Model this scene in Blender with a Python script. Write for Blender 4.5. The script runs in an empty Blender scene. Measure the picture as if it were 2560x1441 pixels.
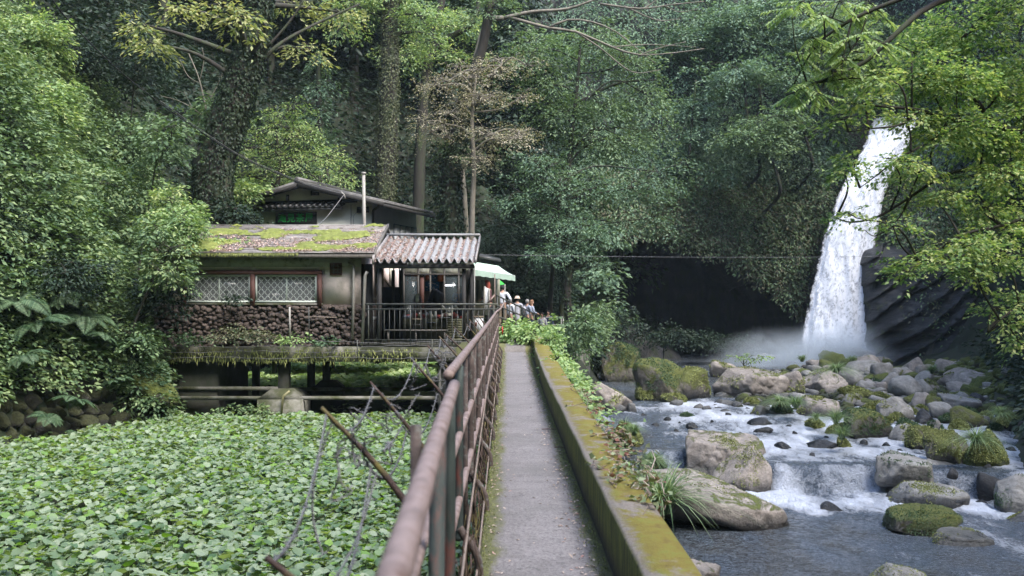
import bpy, bmesh, math, random
import numpy as np
from mathutils import Vector, Matrix

# ------------------------------------------------------------------ camera, sky, sun, exposure
FPX, VX, VY, EYE = 2489.0, 1270.0, 743.0, 1.5      # focal length and vanishing point in photo pixels, eye height
scene = bpy.context.scene
cam_data = bpy.data.cameras.new("camera")
cam = bpy.data.objects.new("camera", cam_data)
scene.collection.objects.link(cam)
cam.location = (0, 0, EYE)
cam.rotation_euler = (math.radians(90), 0, 0)
cam_data.sensor_width = 36.0
cam_data.lens = 35.0
cam_data.shift_x = 10 / 2560
cam_data.shift_y = 22.5 / 2560
cam_data.clip_start = 0.05
cam_data.clip_end = 1000
cam_data.dof.use_dof = True
cam_data.dof.focus_distance = 22.0
cam_data.dof.aperture_fstop = 4.0
scene.camera = cam

SUN_EL, SUN_AZ = 52.0, 136.0      # degrees; azimuth clockwise from +Y (where the sun stands)
world = bpy.data.worlds.new("World")
scene.world = world
world.use_nodes = True
wn = world.node_tree
sky = wn.nodes.new("ShaderNodeTexSky")
sky.sky_type = 'NISHITA'
sky.sun_disc = False
sky.sun_elevation = math.radians(SUN_EL)
sky.sun_rotation = math.radians(SUN_AZ)
sky.air_density = 1.0
sky.dust_density = 1.5
sky.ozone_density = 1.0
wn.links.new(sky.outputs[0], wn.nodes['Background'].inputs[0])
wn.nodes['Background'].inputs[1].default_value = 0.15
sun_d = bpy.data.lights.new("sun", 'SUN')
sun_d.energy = 2.0
sun_d.angle = math.radians(35)
sun_d.color = (1.0, 0.97, 0.91)
sun = bpy.data.objects.new("sun", sun_d)
scene.collection.objects.link(sun)
_az, _el = math.radians(SUN_AZ), math.radians(SUN_EL)
sdir = Vector((math.sin(_az) * math.cos(_el), math.cos(_az) * math.cos(_el), math.sin(_el)))
sun.rotation_euler = sdir.to_track_quat('Z', 'Y').to_euler()
scene.view_settings.view_transform = 'Standard'
scene.view_settings.look = 'None'
scene.view_settings.gamma = 1
scene.view_settings.exposure = 2.1
cy = scene.cycles
cy.use_denoising = True
cy.max_bounces = 6
cy.diffuse_bounces = 4
cy.glossy_bounces = 2
cy.transmission_bounces = 4
cy.transparent_max_bounces = 12
cy.volume_bounces = 2
cy.caustics_reflective = False
cy.caustics_refractive = False
cy.sample_clamp_indirect = 6

# ------------------------------------------------------------------ helpers
def P(px, py, D):
    """Point D metres ahead that the photo shows at pixel (px, py)."""
    return np.array([(px - VX) / FPX * D, D, EYE - (py - VY) / FPX * D])

def unit(v):
    v = np.asarray(v, float)
    return v / np.maximum(np.linalg.norm(v, axis=-1, keepdims=True), 1e-9)

def _hash(ix, iy, iz, seed):
    h = (ix.astype(np.int64) * 374761393 + iy.astype(np.int64) * 668265263 + iz.astype(np.int64) * 2147483647 + seed * 1274126177) & 0xffffffff
    h = ((h ^ (h >> 13)) * 1274126177) & 0xffffffff
    h = h ^ (h >> 16)
    return (h & 0xffff) / 65535.0

def vnoise(p, seed=0):
    """Value noise in -1..1 at points p (n x 3)."""
    p = np.asarray(p, float)
    i = np.floor(p).astype(np.int64)
    f = p - i
    f = f * f * (3 - 2 * f)
    r = 0
    for a in (0, 1):
        for b in (0, 1):
            for c in (0, 1):
                w = (f[:, 0] if a else 1 - f[:, 0]) * (f[:, 1] if b else 1 - f[:, 1]) * (f[:, 2] if c else 1 - f[:, 2])
                r = r + w * _hash(i[:, 0] + a, i[:, 1] + b, i[:, 2] + c, seed)
    return r * 2 - 1

def fbm(p, octaves=4, seed=0, gain=0.5):
    p = np.asarray(p, float)
    s, a, t = 0, 1.0, 0.0
    for k in range(octaves):
        s = s + a * vnoise(p * 2 ** k + 17.3 * k, seed + k)
        t += a
        a *= gain
    return s / t

def smooth01(x, a, b):
    t = np.clip((x - a) / (b - a), 0, 1)
    return t * t * (3 - 2 * t)

COL = scene.collection
def props(o, label=None, cat=None, group=None, kind=None):
    if label: o['label'] = label
    if cat: o['category'] = cat
    if group: o['group'] = group
    if kind: o['kind'] = kind
    return o

def empty(name, loc, label=None, cat=None, group=None, kind=None, rz=0.0):
    o = bpy.data.objects.new(name, None)
    COL.objects.link(o)
    o.location = loc
    o.rotation_euler = (0, 0, rz)
    o.empty_display_size = 0.2
    return props(o, label, cat, group, kind)

def mesh_from(name, V, faces, mat, smooth=False):
    """faces: list of int arrays (each n x k)."""
    me = bpy.data.meshes.new(name)
    V = np.ascontiguousarray(V, dtype=np.float32)
    faces = [np.asarray(f, dtype=np.int32) for f in faces if len(f)]
    me.vertices.add(len(V))
    me.vertices.foreach_set('co', V.ravel())
    tot = sum(f.size for f in faces)
    nf = sum(len(f) for f in faces)
    me.loops.add(tot)
    me.loops.foreach_set('vertex_index', np.concatenate([f.ravel() for f in faces]))
    me.polygons.add(nf)
    cnt = np.concatenate([np.full(len(f), f.shape[1], dtype=np.int32) for f in faces])
    st = np.zeros(nf, dtype=np.int32)
    st[1:] = np.cumsum(cnt)[:-1]
    me.polygons.foreach_set('loop_start', st)
    if smooth:
        me.polygons.foreach_set('use_smooth', np.ones(nf, dtype=bool))
    for m in (mat if isinstance(mat, (list, tuple)) else [mat]):
        me.materials.append(m)
    me.update(calc_edges=True)
    return me

def link(name, me, parent=None, loc=None):
    o = bpy.data.objects.new(name, me)
    COL.objects.link(o)
    if parent is not None:
        o.parent = parent
        if loc is None:       # the mesh is in world coordinates
            o.location = parent_inverse(parent)[0]
            o.rotation_euler = (0, 0, -parent.rotation_euler[2])
    if loc is not None:
        o.location = loc
    return o

def parent_inverse(p):
    rz = -p.rotation_euler[2]
    if p.parent is not None:
        return (Vector((0, 0, 0)), 0)
    v = -Vector(p.location)
    c, s = math.cos(rz), math.sin(rz)
    return (Vector((c * v.x - s * v.y, s * v.x + c * v.y, v.z)), rz)

class MB:
    """Collects shapes in world coordinates and links them as ONE mesh."""
    def __init__(self):
        self.V, self.F, self.n = [], [], 0
    def add(self, V, F):
        V = np.asarray(V, float).reshape(-1, 3)
        self.V.append(V)
        for f in (F if isinstance(F, list) else [F]):
            f = np.asarray(f, int)
            if len(f): self.F.append(f + self.n)
        self.n += len(V)
        return self
    def box(self, x0, x1, y0, y1, z0, z1):
        return self.hexa([(x0, y0, z0), (x1, y0, z0), (x1, y1, z0), (x0, y1, z0), (x0, y0, z1), (x1, y0, z1), (x1, y1, z1), (x0, y1, z1)])
    def hexa(self, v):
        return self.add(v, [np.array([(0, 3, 2, 1), (4, 5, 6, 7), (0, 1, 5, 4), (1, 2, 6, 5), (2, 3, 7, 6), (3, 0, 4, 7)])])
    def bar(self, a, b, w, h, up=(0, 0, 1)):
        a, b = np.array(a, float), np.array(b, float)
        d = unit(b - a)
        up = np.array(up, float)
        if abs(np.dot(d, up)) > 0.95: up = np.array([0, 1.0, 0])
        s = unit(np.cross(d, up)) * w / 2
        u = unit(np.cross(s, d)) * h / 2
        return self.hexa([a - s - u, a + s - u, b + s - u, b - s - u, a - s + u, a + s + u, b + s + u, b - s + u])
    def tube(self, pts, r, n=8, cap=True, noise=0.0, seed=0):
        V, F = tube_arrays(pts, r, n, cap, noise, seed)
        return self.add(V, F)
    def sheet(self, G):
        """G: rows x cols x 3."""
        G = np.asarray(G, float)
        r, c = G.shape[:2]
        i = np.arange(r * c).reshape(r, c)
        q = np.stack([i[:-1, :-1], i[:-1, 1:], i[1:, 1:], i[1:, :-1]], -1).reshape(-1, 4)
        return self.add(G.reshape(-1, 3), q)
    def build(self, name, mat, parent=None, smooth=False, **kw):
        me = mesh_from(name, np.concatenate(self.V), self.F, mat, smooth)
        o = link(name, me, parent)
        if kw: props(o, **kw)
        return o
    def rot(self, cx, cy, ang):
        c, s = math.cos(ang), math.sin(ang)
        for k, V in enumerate(self.V):
            x, y = V[:, 0] - cx, V[:, 1] - cy
            V = V.copy()
            V[:, 0], V[:, 1] = cx + c * x - s * y, cy + s * x + c * y
            self.V[k] = V
        return self

def tube_arrays(pts, r, n=8, cap=True, noise=0.0, seed=0):
    pts = np.asarray(pts, float)
    m = len(pts)
    r = np.broadcast_to(np.asarray(r, float), (m,)).copy()
    t = np.zeros_like(pts)
    t[1:-1] = pts[2:] - pts[:-2]
    t[0], t[-1] = pts[1] - pts[0], pts[-1] - pts[-2]
    t = unit(t)
    ref = np.array([0.0, 0.0, 1.0]) if abs(t[0][2]) < 0.8 else np.array([1.0, 0.0, 0.0])
    a = np.zeros_like(pts)
    cur = ref
    for k in range(m):
        cur = cur - np.dot(cur, t[k]) * t[k]
        cur = unit(cur)
        a[k] = cur
    b = np.cross(t, a)
    ang = np.arange(n) * 2 * math.pi / n
    rr = r[:, None] * np.ones(n)[None]
    if noise:
        g = np.stack([np.cos(ang)[None] * 1.5 + np.zeros((m, 1)), np.sin(ang)[None] * 1.5 + np.zeros((m, 1)), np.arange(m)[:, None] * 0.6 + np.zeros((1, n))], -1)
        rr = rr * (1 + noise * fbm(g.reshape(-1, 3) * 1.5, 3, seed).reshape(m, n) * 1.6)
    V = pts[:, None] + rr[..., None] * (np.cos(ang)[None, :, None] * a[:, None] + np.sin(ang)[None, :, None] * b[:, None])
    i = np.arange(m * n).reshape(m, n)
    j = np.roll(i, -1, axis=1)
    q = np.stack([i[:-1], j[:-1], j[1:], i[1:]], -1).reshape(-1, 4)
    V = V.reshape(-1, 3)
    F = [q]
    if cap:
        V = np.concatenate([V, pts[:1], pts[-1:]])
        c0, c1 = m * n, m * n + 1
        F.append(np.stack([j[0], i[0], np.full(n, c0)], -1))
        F.append(np.stack([i[-1], j[-1], np.full(n, c1)], -1))
    return V, F

def curve(pts, n=12):
    """Catmull-Rom through pts."""
    p = np.asarray(pts, float)
    if len(p) < 3:
        t = np.linspace(0, 1, n)[:, None]
        return p[0] * (1 - t) + p[-1] * t
    e = np.concatenate([[2 * p[0] - p[1]], p, [2 * p[-1] - p[-2]]])
    out = []
    per = max(2, n // (len(p) - 1))
    for k in range(len(p) - 1):
        a, b, c, d = e[k:k + 4]
        for t in np.arange(per) / per:
            out.append(0.5 * (2 * b + (c - a) * t + (2 * a - 5 * b + 4 * c - d) * t * t + (-a + 3 * b - 3 * c + d) * t ** 3))
    out.append(p[-1])
    return np.array(out)

def hang(a, b, sag, n=14):
    t = np.linspace(0, 1, n)[:, None]
    p = np.asarray(a) * (1 - t) + np.asarray(b) * t
    p[:, 2] -= (4 * sag * t * (1 - t))[:, 0]
    return p

def copy_tree(o, loc, rz=0.0, sc=1.0, label=None, cat=None, group=None):
    c = o.copy()
    COL.objects.link(c)
    c.location = loc
    c.rotation_euler = (0, 0, rz)
    c.scale = (sc, sc, sc) if not isinstance(sc, tuple) else sc
    if label: c['label'] = label
    if group: c['group'] = group
    for ch in o.children:
        d = ch.copy()
        COL.objects.link(d)
        d.parent = c
        for g in ch.children:
            e = g.copy()
            COL.objects.link(e)
            e.parent = d
    return c

def leaf_quads(C, Nn, D, L, W, fold=0.12, curl=0.12):
    """Pointed leaves: base C, tip C + D*L, folded along the midrib. Two triangles each."""
    D = unit(D)
    Nn = unit(Nn - (Nn * D).sum(-1, keepdims=True) * D)
    S = np.cross(D, Nn)
    L = np.broadcast_to(np.asarray(L, float), (len(C),))[:, None]
    W = np.broadcast_to(np.asarray(W, float), (len(C),))[:, None]
    a = C
    b = C + D * L * 0.42 + S * W * 0.5 + Nn * W * fold
    c = C + D * L - Nn * L * curl
    d = C + D * L * 0.42 - S * W * 0.5 + Nn * W * fold
    V = np.stack([a, b, c, d], 1).reshape(-1, 3)
    i = np.arange(len(C)) * 4
    F = np.concatenate([np.stack([i, i + 1, i + 2], -1), np.stack([i, i + 2, i + 3], -1)])
    return V, F

# ------------------------------------------------------------------ materials
def nodemat(name):
    m = bpy.data.materials.new(name)
    m.use_nodes = True
    nt = m.node_tree
    b = nt.nodes['Principled BSDF']
    return m, nt, b, nt.nodes['Material Output']

def N(nt, t, **kw):
    n = nt.nodes.new(t)
    for k, v in kw.items():
        setattr(n, k, v)
    return n

def tex_coord(nt, scale=(1, 1, 1), kind='Object'):
    tc = N(nt, 'ShaderNodeTexCoord')
    mp = N(nt, 'ShaderNodeMapping')
    mp.inputs['Scale'].default_value = scale
    nt.links.new(tc.outputs[kind], mp.inputs[0])
    return mp.outputs[0]

def noise(nt, vec, scale, detail=5, rough=0.6, dist=0.0):
    n = N(nt, 'ShaderNodeTexNoise')
    n.inputs['Scale'].default_value = scale
    n.inputs['Detail'].default_value = detail
    n.inputs['Roughness'].default_value = rough
    n.inputs['Distortion'].default_value = dist
    nt.links.new(vec, n.inputs['Vector'])
    return n.outputs['Fac']

def ramp(nt, fac, stops, interp='LINEAR'):
    r = N(nt, 'ShaderNodeValToRGB')
    r.color_ramp.interpolation = interp
    e = r.color_ramp.elements
    while len(e) < len(stops): e.new(0.5)
    for k, (p, c) in enumerate(stops):
        e[k].position = p
        e[k].color = (c[0], c[1], c[2], 1) if isinstance(c, (tuple, list)) else (c, c, c, 1)
    nt.links.new(fac, r.inputs[0])
    return r.outputs[0]

def mix(nt, fac, a, b, mode='MIX'):
    m = N(nt, 'ShaderNodeMix', data_type='RGBA', blend_type=mode)
    for sock, v in ((m.inputs[0], fac), (m.inputs[6], a), (m.inputs[7], b)):
        if isinstance(v, (int, float)): sock.default_value = v
        elif isinstance(v, (tuple, list)): sock.default_value = (v[0], v[1], v[2], 1)
        else: nt.links.new(v, sock)
    return m.outputs[2]

def math_(nt, op, a, b=None, c=None, clamp=False):
    m = N(nt, 'ShaderNodeMath', operation=op, use_clamp=clamp)
    for k, v in enumerate((a, b, c)):
        if v is None: continue
        if isinstance(v, (int, float)): m.inputs[k].default_value = v
        else: nt.links.new(v, m.inputs[k])
    return m.outputs[0]

def bump(nt, b, height, strength=0.3, dist=0.02):
    n = N(nt, 'ShaderNodeBump')
    n.inputs['Strength'].default_value = strength
    n.inputs['Distance'].default_value = dist
    nt.links.new(height, n.inputs['Height'])
    nt.links.new(n.outputs[0], b.inputs['Normal'])

def leafmat(name, cols, trans=0.3, rough=0.55, spec=0.28, patch=0.5, bright=1.5):
    """cols: 2-4 colours; each leaf picks one, larger patches lean to one end."""
    m, nt, b, out = nodemat(name)
    geo = N(nt, 'ShaderNodeNewGeometry')
    v = tex_coord(nt)
    f = noise(nt, v, 0.45, 2, 0.5)
    f = math_(nt, 'MULTIPLY', math_(nt, 'SUBTRACT', f, 0.5), patch * 2.2)
    f = math_(nt, 'ADD', math_(nt, 'MULTIPLY', geo.outputs['Random Per Island'], 1.0), f, clamp=True)
    st = [(k / (len(cols) - 1), tuple((x * .74 + .26 * (c[0] * .3 + c[1] * .6 + c[2] * .1)) * bright for x in c)) for k, c in enumerate(cols)]
    c = ramp(nt, f, st)
    nt.links.new(c, b.inputs['Base Color'])
    b.inputs['Roughness'].default_value = rough
    b.inputs['Specular IOR Level'].default_value = spec
    tr = N(nt, 'ShaderNodeBsdfTranslucent')
    c2 = mix(nt, 1.0, c, (1.2, 1.25, 0.6), 'MULTIPLY')
    nt.links.new(c2, tr.inputs[0])
    ms = N(nt, 'ShaderNodeMixShader')
    ms.inputs[0].default_value = trans
    nt.links.new(b.outputs[0], ms.inputs[1])
    nt.links.new(tr.outputs[0], ms.inputs[2])
    nt.links.new(ms.outputs[0], out.inputs[0])
    return m

def plain(name, col, rough=0.7, var=0.25, scale=6.0, metal=0.0, dirt=None, dirt_amt=0.5, dirt_scale=2.0, bmp=0.2, stretch=(1, 1, 1)):
    m, nt, b, out = nodemat(name)
    v = tex_coord(nt, stretch)
    n1 = noise(nt, v, scale, 6, 0.65)
    lo = tuple(x * (1 - var) for x in col)
    hi = tuple(min(1, x * (1 + var)) for x in col)
    c = ramp(nt, n1, [(0.3, lo), (0.7, hi)])
    if dirt:
        n2 = noise(nt, v, dirt_scale, 6, 0.7)
        k = ramp(nt, n2, [(0.62 - 0.3 * dirt_amt, 0.0), (0.75 - 0.2 * dirt_amt, 1.0)])
        c = mix(nt, k, c, dirt)
    nt.links.new(c, b.inputs['Base Color'])
    b.inputs['Roughness'].default_value = rough
    b.inputs['Metallic'].default_value = metal
    if bmp: bump(nt, b, noise(nt, v, scale * 4, 4, 0.7), bmp, 0.01)
    return m

def rockmat(name, base, moss_amt=0.5, moss=((0.05, 0.07, 0.012), (0.17, 0.19, 0.03)), wet_z=None, sc=1.0):
    """Weathered stone with moss growing where its faces look up, wet and dark by the water."""
    m, nt, b, out = nodemat(name)
    v = tex_coord(nt, (sc, sc, sc))
    n1 = noise(nt, v, 1.1, 8, 0.7, 0.3)
    n2 = noise(nt, v, 9.0, 6, 0.75)
    n3 = noise(nt, v, 38.0, 3, 0.7)
    c = ramp(nt, n1, [(0.28, tuple(x * 0.35 for x in base)), (0.42, tuple(x * 0.8 for x in base)), (0.55, tuple(x * 1.15 for x in base)), (0.75, tuple(min(1, x * 1.7) for x in base))])
    c = mix(nt, ramp(nt, n2, [(0.45, 0.0), (0.72, 0.75)]), c, tuple(x * 0.45 for x in base))
    c = mix(nt, ramp(nt, n3, [(0.6, 0.0), (0.7, 0.35)]), c, (0.42, 0.41, 0.37))
    geo = N(nt, 'ShaderNodeNewGeometry')
    sep = N(nt, 'ShaderNodeSeparateXYZ')
    nt.links.new(geo.outputs['Normal'], sep.inputs[0])
    n4 = noise(nt, v, 1.3, 9, 0.78, 0.8)
    f = math_(nt, 'ADD', math_(nt, 'MULTIPLY', sep.outputs[2], 0.13), n4)
    hi = 0.84 - 0.42 * moss_amt
    k = ramp(nt, f, [(hi - 0.03, 0.0), (hi + 0.03, 1.0)])
    n5 = noise(nt, v, 14.0, 5, 0.8)
    mc = ramp(nt, n5, [(0.3, moss[0]), (0.7, moss[1])])
    c = mix(nt, k, c, mc)
    rough = 0.75
    b.inputs['Roughness'].default_value = rough
    if wet_z is not None:
        pos = N(nt, 'ShaderNodeSeparateXYZ')
        nt.links.new(geo.outputs['Position'], pos.inputs[0])
        # height of the water follows the river's fall: higher upstream
        lvl = math_(nt, 'MULTIPLY_ADD', ramp(nt, math_(nt, 'DIVIDE', pos.outputs[1], 100.0), [(0.315, 0.0), (0.34, 0.52), (0.48, 0.85), (0.60, 1.0)]), 1.4, -4.5)
        hgt = math_(nt, 'SUBTRACT', pos.outputs[2], lvl)
        hgt = math_(nt, 'ADD', hgt, math_(nt, 'MULTIPLY', math_(nt, 'SUBTRACT', n4, 0.5), 0.5))
        w = ramp(nt, hgt, [(0.12, 1.0), (0.42, 0.0)])
        c = mix(nt, w, c, mix(nt, 1.0, c, (0.22, 0.23, 0.24), 'MULTIPLY'))
        nt.links.new(math_(nt, 'MULTIPLY_ADD', w, -0.5, rough), b.inputs['Roughness'])
    nt.links.new(c, b.inputs['Base Color'])
    hh = math_(nt, 'ADD', math_(nt, 'MULTIPLY', n1, 1.4), math_(nt, 'ADD', math_(nt, 'MULTIPLY', n2, 0.5), math_(nt, 'MULTIPLY', math_(nt, 'MULTIPLY', n5, k), 0.8)))
    bump(nt, b, hh, 0.8, 0.12)
    return m

M = {}
M['leaf_bush'] = leafmat('leaf_bush', [(0.030, 0.070, 0.026), (0.065, 0.125, 0.045), (0.105, 0.175, 0.055), (0.17, 0.23, 0.075)])
M['leaf_dark'] = leafmat('leaf_dark', [(0.012, 0.030, 0.018), (0.022, 0.050, 0.027), (0.038, 0.075, 0.036)], 0.2, patch=0.4, bright=0.95)
M['leaf_blue'] = leafmat('leaf_blue', [(0.04, 0.09, 0.058), (0.08, 0.155, 0.088), (0.14, 0.225, 0.125)], 0.3)
M['leaf_mid'] = leafmat('leaf_mid', [(0.042, 0.09, 0.038), (0.085, 0.155, 0.06), (0.15, 0.225, 0.09)], 0.3)
M['leaf_lime'] = leafmat('leaf_lime', [(0.07, 0.14, 0.04), (0.12, 0.21, 0.06), (0.19, 0.28, 0.08), (0.30, 0.34, 0.11)], 0.4)
M['leaf_maple'] = leafmat('leaf_maple', [(0.055, 0.14, 0.035), (0.12, 0.23, 0.055), (0.24, 0.34, 0.08), (0.40, 0.42, 0.13)], 0.45)
M['leaf_walnut'] = leafmat('leaf_walnut', [(0.10, 0.20, 0.06), (0.19, 0.30, 0.09), (0.30, 0.38, 0.13)], 0.4)
M['leaf_tan'] = leafmat('leaf_tan', [(0.17, 0.155, 0.11), (0.27, 0.235, 0.16), (0.34, 0.285, 0.19), (0.16, 0.19, 0.11)], 0.3)
M['leaf_gold'] = leafmat('leaf_gold', [(0.15, 0.18, 0.045), (0.27, 0.26, 0.07), (0.10, 0.16, 0.045)], 0.4)
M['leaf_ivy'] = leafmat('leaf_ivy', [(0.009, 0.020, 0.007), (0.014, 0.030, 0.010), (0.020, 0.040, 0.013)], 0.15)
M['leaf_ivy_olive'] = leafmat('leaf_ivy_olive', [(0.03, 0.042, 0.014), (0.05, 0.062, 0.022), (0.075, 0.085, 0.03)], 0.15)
M['leaf_hang'] = leafmat('leaf_hang', [(0.06, 0.065, 0.03), (0.12, 0.11, 0.055), (0.055, 0.10, 0.045)], 0.2)
M['leaf_weed'] = leafmat('leaf_weed', [(0.09, 0.19, 0.045), (0.17, 0.28, 0.07), (0.27, 0.37, 0.11)], 0.35)
M['leaf_fern'] = leafmat('leaf_fern', [(0.02, 0.055, 0.022), (0.04, 0.09, 0.034), (0.075, 0.125, 0.05)], 0.25)
M['leaf_red'] = leafmat('leaf_red', [(0.17, 0.05, 0.03), (0.16, 0.10, 0.045), (0.09, 0.14, 0.04), (0.22, 0.26, 0.13)], 0.25)
M['grass'] = leafmat('grass', [(0.045, 0.10, 0.03), (0.11, 0.19, 0.06), (0.24, 0.30, 0.13)], 0.3)
M['litter'] = leafmat('litter', [(0.16, 0.09, 0.08), (0.30, 0.17, 0.15), (0.42, 0.30, 0.26), (0.2, 0.14, 0.07)], 0.05, patch=0.2)
M['litter_path'] = leafmat('litter_path', [(0.12, 0.09, 0.06), (0.28, 0.2, 0.15), (0.40, 0.30, 0.24), (0.3, 0.13, 0.1)], 0.05, patch=0.2)
M['needle_moss'] = leafmat('needle_moss', [(0.07, 0.09, 0.012), (0.15, 0.17, 0.025), (0.25, 0.27, 0.045)], 0.1)

def wasabi_mat():
    m, nt, b, out = nodemat('wasabi_leaf')
    geo = N(nt, 'ShaderNodeNewGeometry')
    r = geo.outputs['Random Per Island']
    c = ramp(nt, r, [(0.0, (0.075, 0.14, 0.06)), (0.35, (0.165, 0.225, 0.13)), (0.8, (0.28, 0.335, 0.235)), (0.90, (0.13, 0.24, 0.05)), (1.0, (0.18, 0.30, 0.05))])
    nt.links.new(c, b.inputs['Base Color'])
    nt.links.new(ramp(nt, r, [(0.0, 0.42), (0.7, 0.5), (1.0, 0.62)]), b.inputs['Roughness'])
    b.inputs['Specular IOR Level'].default_value = 0.5
    b.inputs['Sheen Weight'].default_value = 0.3
    b.inputs['Sheen Roughness'].default_value = 0.4
    b.inputs['Sheen Tint'].default_value = (0.8, 0.95, 0.9, 1)
    tr = N(nt, 'ShaderNodeBsdfTranslucent')
    nt.links.new(mix(nt, 1.0, c, (1.9, 2.0, 0.5), 'MULTIPLY'), tr.inputs[0])
    ms = N(nt, 'ShaderNodeMixShader')
    ms.inputs[0].default_value = 0.3
    nt.links.new(b.outputs[0], ms.inputs[1]); nt.links.new(tr.outputs[0], ms.inputs[2]); nt.links.new(ms.outputs[0], out.inputs[0])
    return m
M['wasabi'] = wasabi_mat()
M['wasabi_lit'] = leafmat('wasabi_lit', [(0.13, 0.24, 0.05), (0.22, 0.34, 0.08), (0.34, 0.42, 0.16)], 0.35)  # backlit brightness of the far bed put into a paler lime leaf colour
M['stalk'] = plain('stalk', (0.10, 0.15, 0.05), 0.6, bmp=0)
M['bark'] = plain('bark', (0.03, 0.026, 0.021), 0.9, 0.4, 5, dirt=(0.04, 0.06, 0.02), dirt_amt=0.5, bmp=0.8, stretch=(1, 1, 0.3))
M['bark_pale'] = plain('bark_pale', (0.17, 0.15, 0.12), 0.85, 0.35, 5, dirt=(0.07, 0.075, 0.05), dirt_amt=0.4, bmp=0.4, stretch=(1, 1, 0.4))
M['twig'] = plain('twig', (0.13, 0.11, 0.085), 0.85, 0.3, 5, bmp=0)
M['soil'] = plain('soil', (0.022, 0.022, 0.015), 0.95, 0.4, 1.5, dirt=(0.015, 0.026, 0.010), dirt_amt=0.8, bmp=0.8)
M['rock_pale'] = rockmat('rock_pale', (0.31, 0.27, 0.24), 0.42, wet_z=1)
M['rock_grey'] = rockmat('rock_grey', (0.255, 0.245, 0.23), 0.30, wet_z=1)
M['rock_mossy'] = rockmat('rock_mossy', (0.17, 0.15, 0.125), 0.80, ((0.045, 0.06, 0.012), (0.15, 0.16, 0.03)), wet_z=1)
M['rock_green'] = rockmat('rock_green', (0.10, 0.095, 0.08), 0.95, ((0.03, 0.05, 0.01), (0.13, 0.15, 0.022)), wet_z=1)
M['rock_black'] = rockmat('rock_black', (0.030, 0.031, 0.036), 0.15, wet_z=1)
M['rock_wall'] = rockmat('rock_wall', (0.03, 0.028, 0.023), 0.85, ((0.018, 0.022, 0.008), (0.052, 0.056, 0.017)))
M['rock_lava'] = rockmat('rock_lava', (0.085, 0.062, 0.052), 0.12, ((0.05, 0.06, 0.02), (0.10, 0.12, 0.03)), sc=3.0)
M['steel_pink'] = plain('steel_pink', (0.265, 0.195, 0.175), 0.6, 0.35, 16, dirt=(0.13, 0.075, 0.055), dirt_amt=0.35, dirt_scale=11, bmp=0.5)
M['steel_rust'] = plain('steel_rust', (0.085, 0.062, 0.055), 0.8, 0.5, 14, dirt=(0.19, 0.21, 0.19), dirt_amt=0.3, dirt_scale=20, bmp=0.5)
M['steel_red'] = plain('steel_red', (0.045, 0.06, 0.055), 0.7, 0.4, 10, dirt=(0.22, 0.055, 0.04), dirt_amt=0.42, dirt_scale=7, bmp=0.4, stretch=(1, 1, 0.35))
M['strut_moss'] = plain('strut_moss', (0.075, 0.048, 0.040), 0.85, 0.4, 14, dirt=(0.16, 0.14, 0.03), dirt_amt=0.38, dirt_scale=5, bmp=0.6)
M['wire'] = plain('wire', (0.19, 0.185, 0.19), 0.6, 0.4, 30, metal=0.3, bmp=0)
M['wire_brown'] = plain('wire_brown', (0.22, 0.17, 0.14), 0.7, 0.3, 10, bmp=0)
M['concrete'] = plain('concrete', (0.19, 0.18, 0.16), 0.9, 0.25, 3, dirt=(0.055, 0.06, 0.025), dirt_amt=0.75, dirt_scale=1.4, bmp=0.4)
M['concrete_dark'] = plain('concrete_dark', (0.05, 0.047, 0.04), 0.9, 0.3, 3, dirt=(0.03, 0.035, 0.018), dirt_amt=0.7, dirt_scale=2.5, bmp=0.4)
M['plaster'] = plain('plaster', (0.82, 0.69, 0.65), 0.9, 0.08, 1.2, dirt=(0.50, 0.43, 0.38), dirt_amt=0.3, dirt_scale=0.9, bmp=0.1)
M['plaster_yellow'] = plain('plaster_yellow', (0.78, 0.755, 0.62), 0.9, 0.10, 1.2, dirt=(0.5, 0.48, 0.38), dirt_amt=0.3, dirt_scale=0.7, bmp=0.1)
M['plaster_green'] = plain('plaster_green', (0.36, 0.355, 0.27), 0.9, 0.2, 2, dirt=(0.09, 0.1, 0.06), dirt_amt=0.4, bmp=0.1)
M['wood_red'] = plain('wood_red', (0.11, 0.048, 0.038), 0.7, 0.25, 8, bmp=0.3, stretch=(1, 1, 3))
M['wood_dark'] = plain('wood_dark', (0.022, 0.020, 0.019), 0.7, 0.4, 8, bmp=0.3, stretch=(4, 4, 0.6))
M['wood_grey'] = plain('wood_grey', (0.12, 0.11, 0.10), 0.8, 0.3, 6, bmp=0.3, stretch=(4, 4, 0.6))
M['wood_tan'] = plain('wood_tan', (0.20, 0.15, 0.10), 0.75, 0.25, 6, bmp=0.2)
M['frame_mint'] = plain('frame_mint', (0.50, 0.55, 0.50), 0.55, 0.12, 4, bmp=0.1)
M['metal_pipe'] = plain('metal_pipe', (0.27, 0.255, 0.235), 0.5, 0.15, 5, dirt=(0.2, 0.18, 0.14), dirt_amt=0.25, bmp=0.05)
M['rail_dark'] = plain('rail_dark', (0.055, 0.058, 0.055), 0.6, 0.3, 8, dirt=(0.12, 0.12, 0.08), dirt_amt=0.3, bmp=0.1)
M['roof_tin'] = plain('roof_tin', (0.27, 0.25, 0.245), 0.65, 0.25, 2.5, dirt=(0.12, 0.10, 0.09), dirt_amt=0.45, dirt_scale=3, bmp=0.15)
M['roof_porch'] = plain('roof_porch', (0.25, 0.25, 0.255), 0.6, 0.18, 3, dirt=(0.17, 0.16, 0.14), dirt_amt=0.3, dirt_scale=5, bmp=0.1)
M['tile'] = plain('tile', (0.085, 0.080, 0.078), 0.55, 0.35, 5, dirt=(0.2, 0.19, 0.17), dirt_amt=0.25, bmp=0.2)
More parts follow.
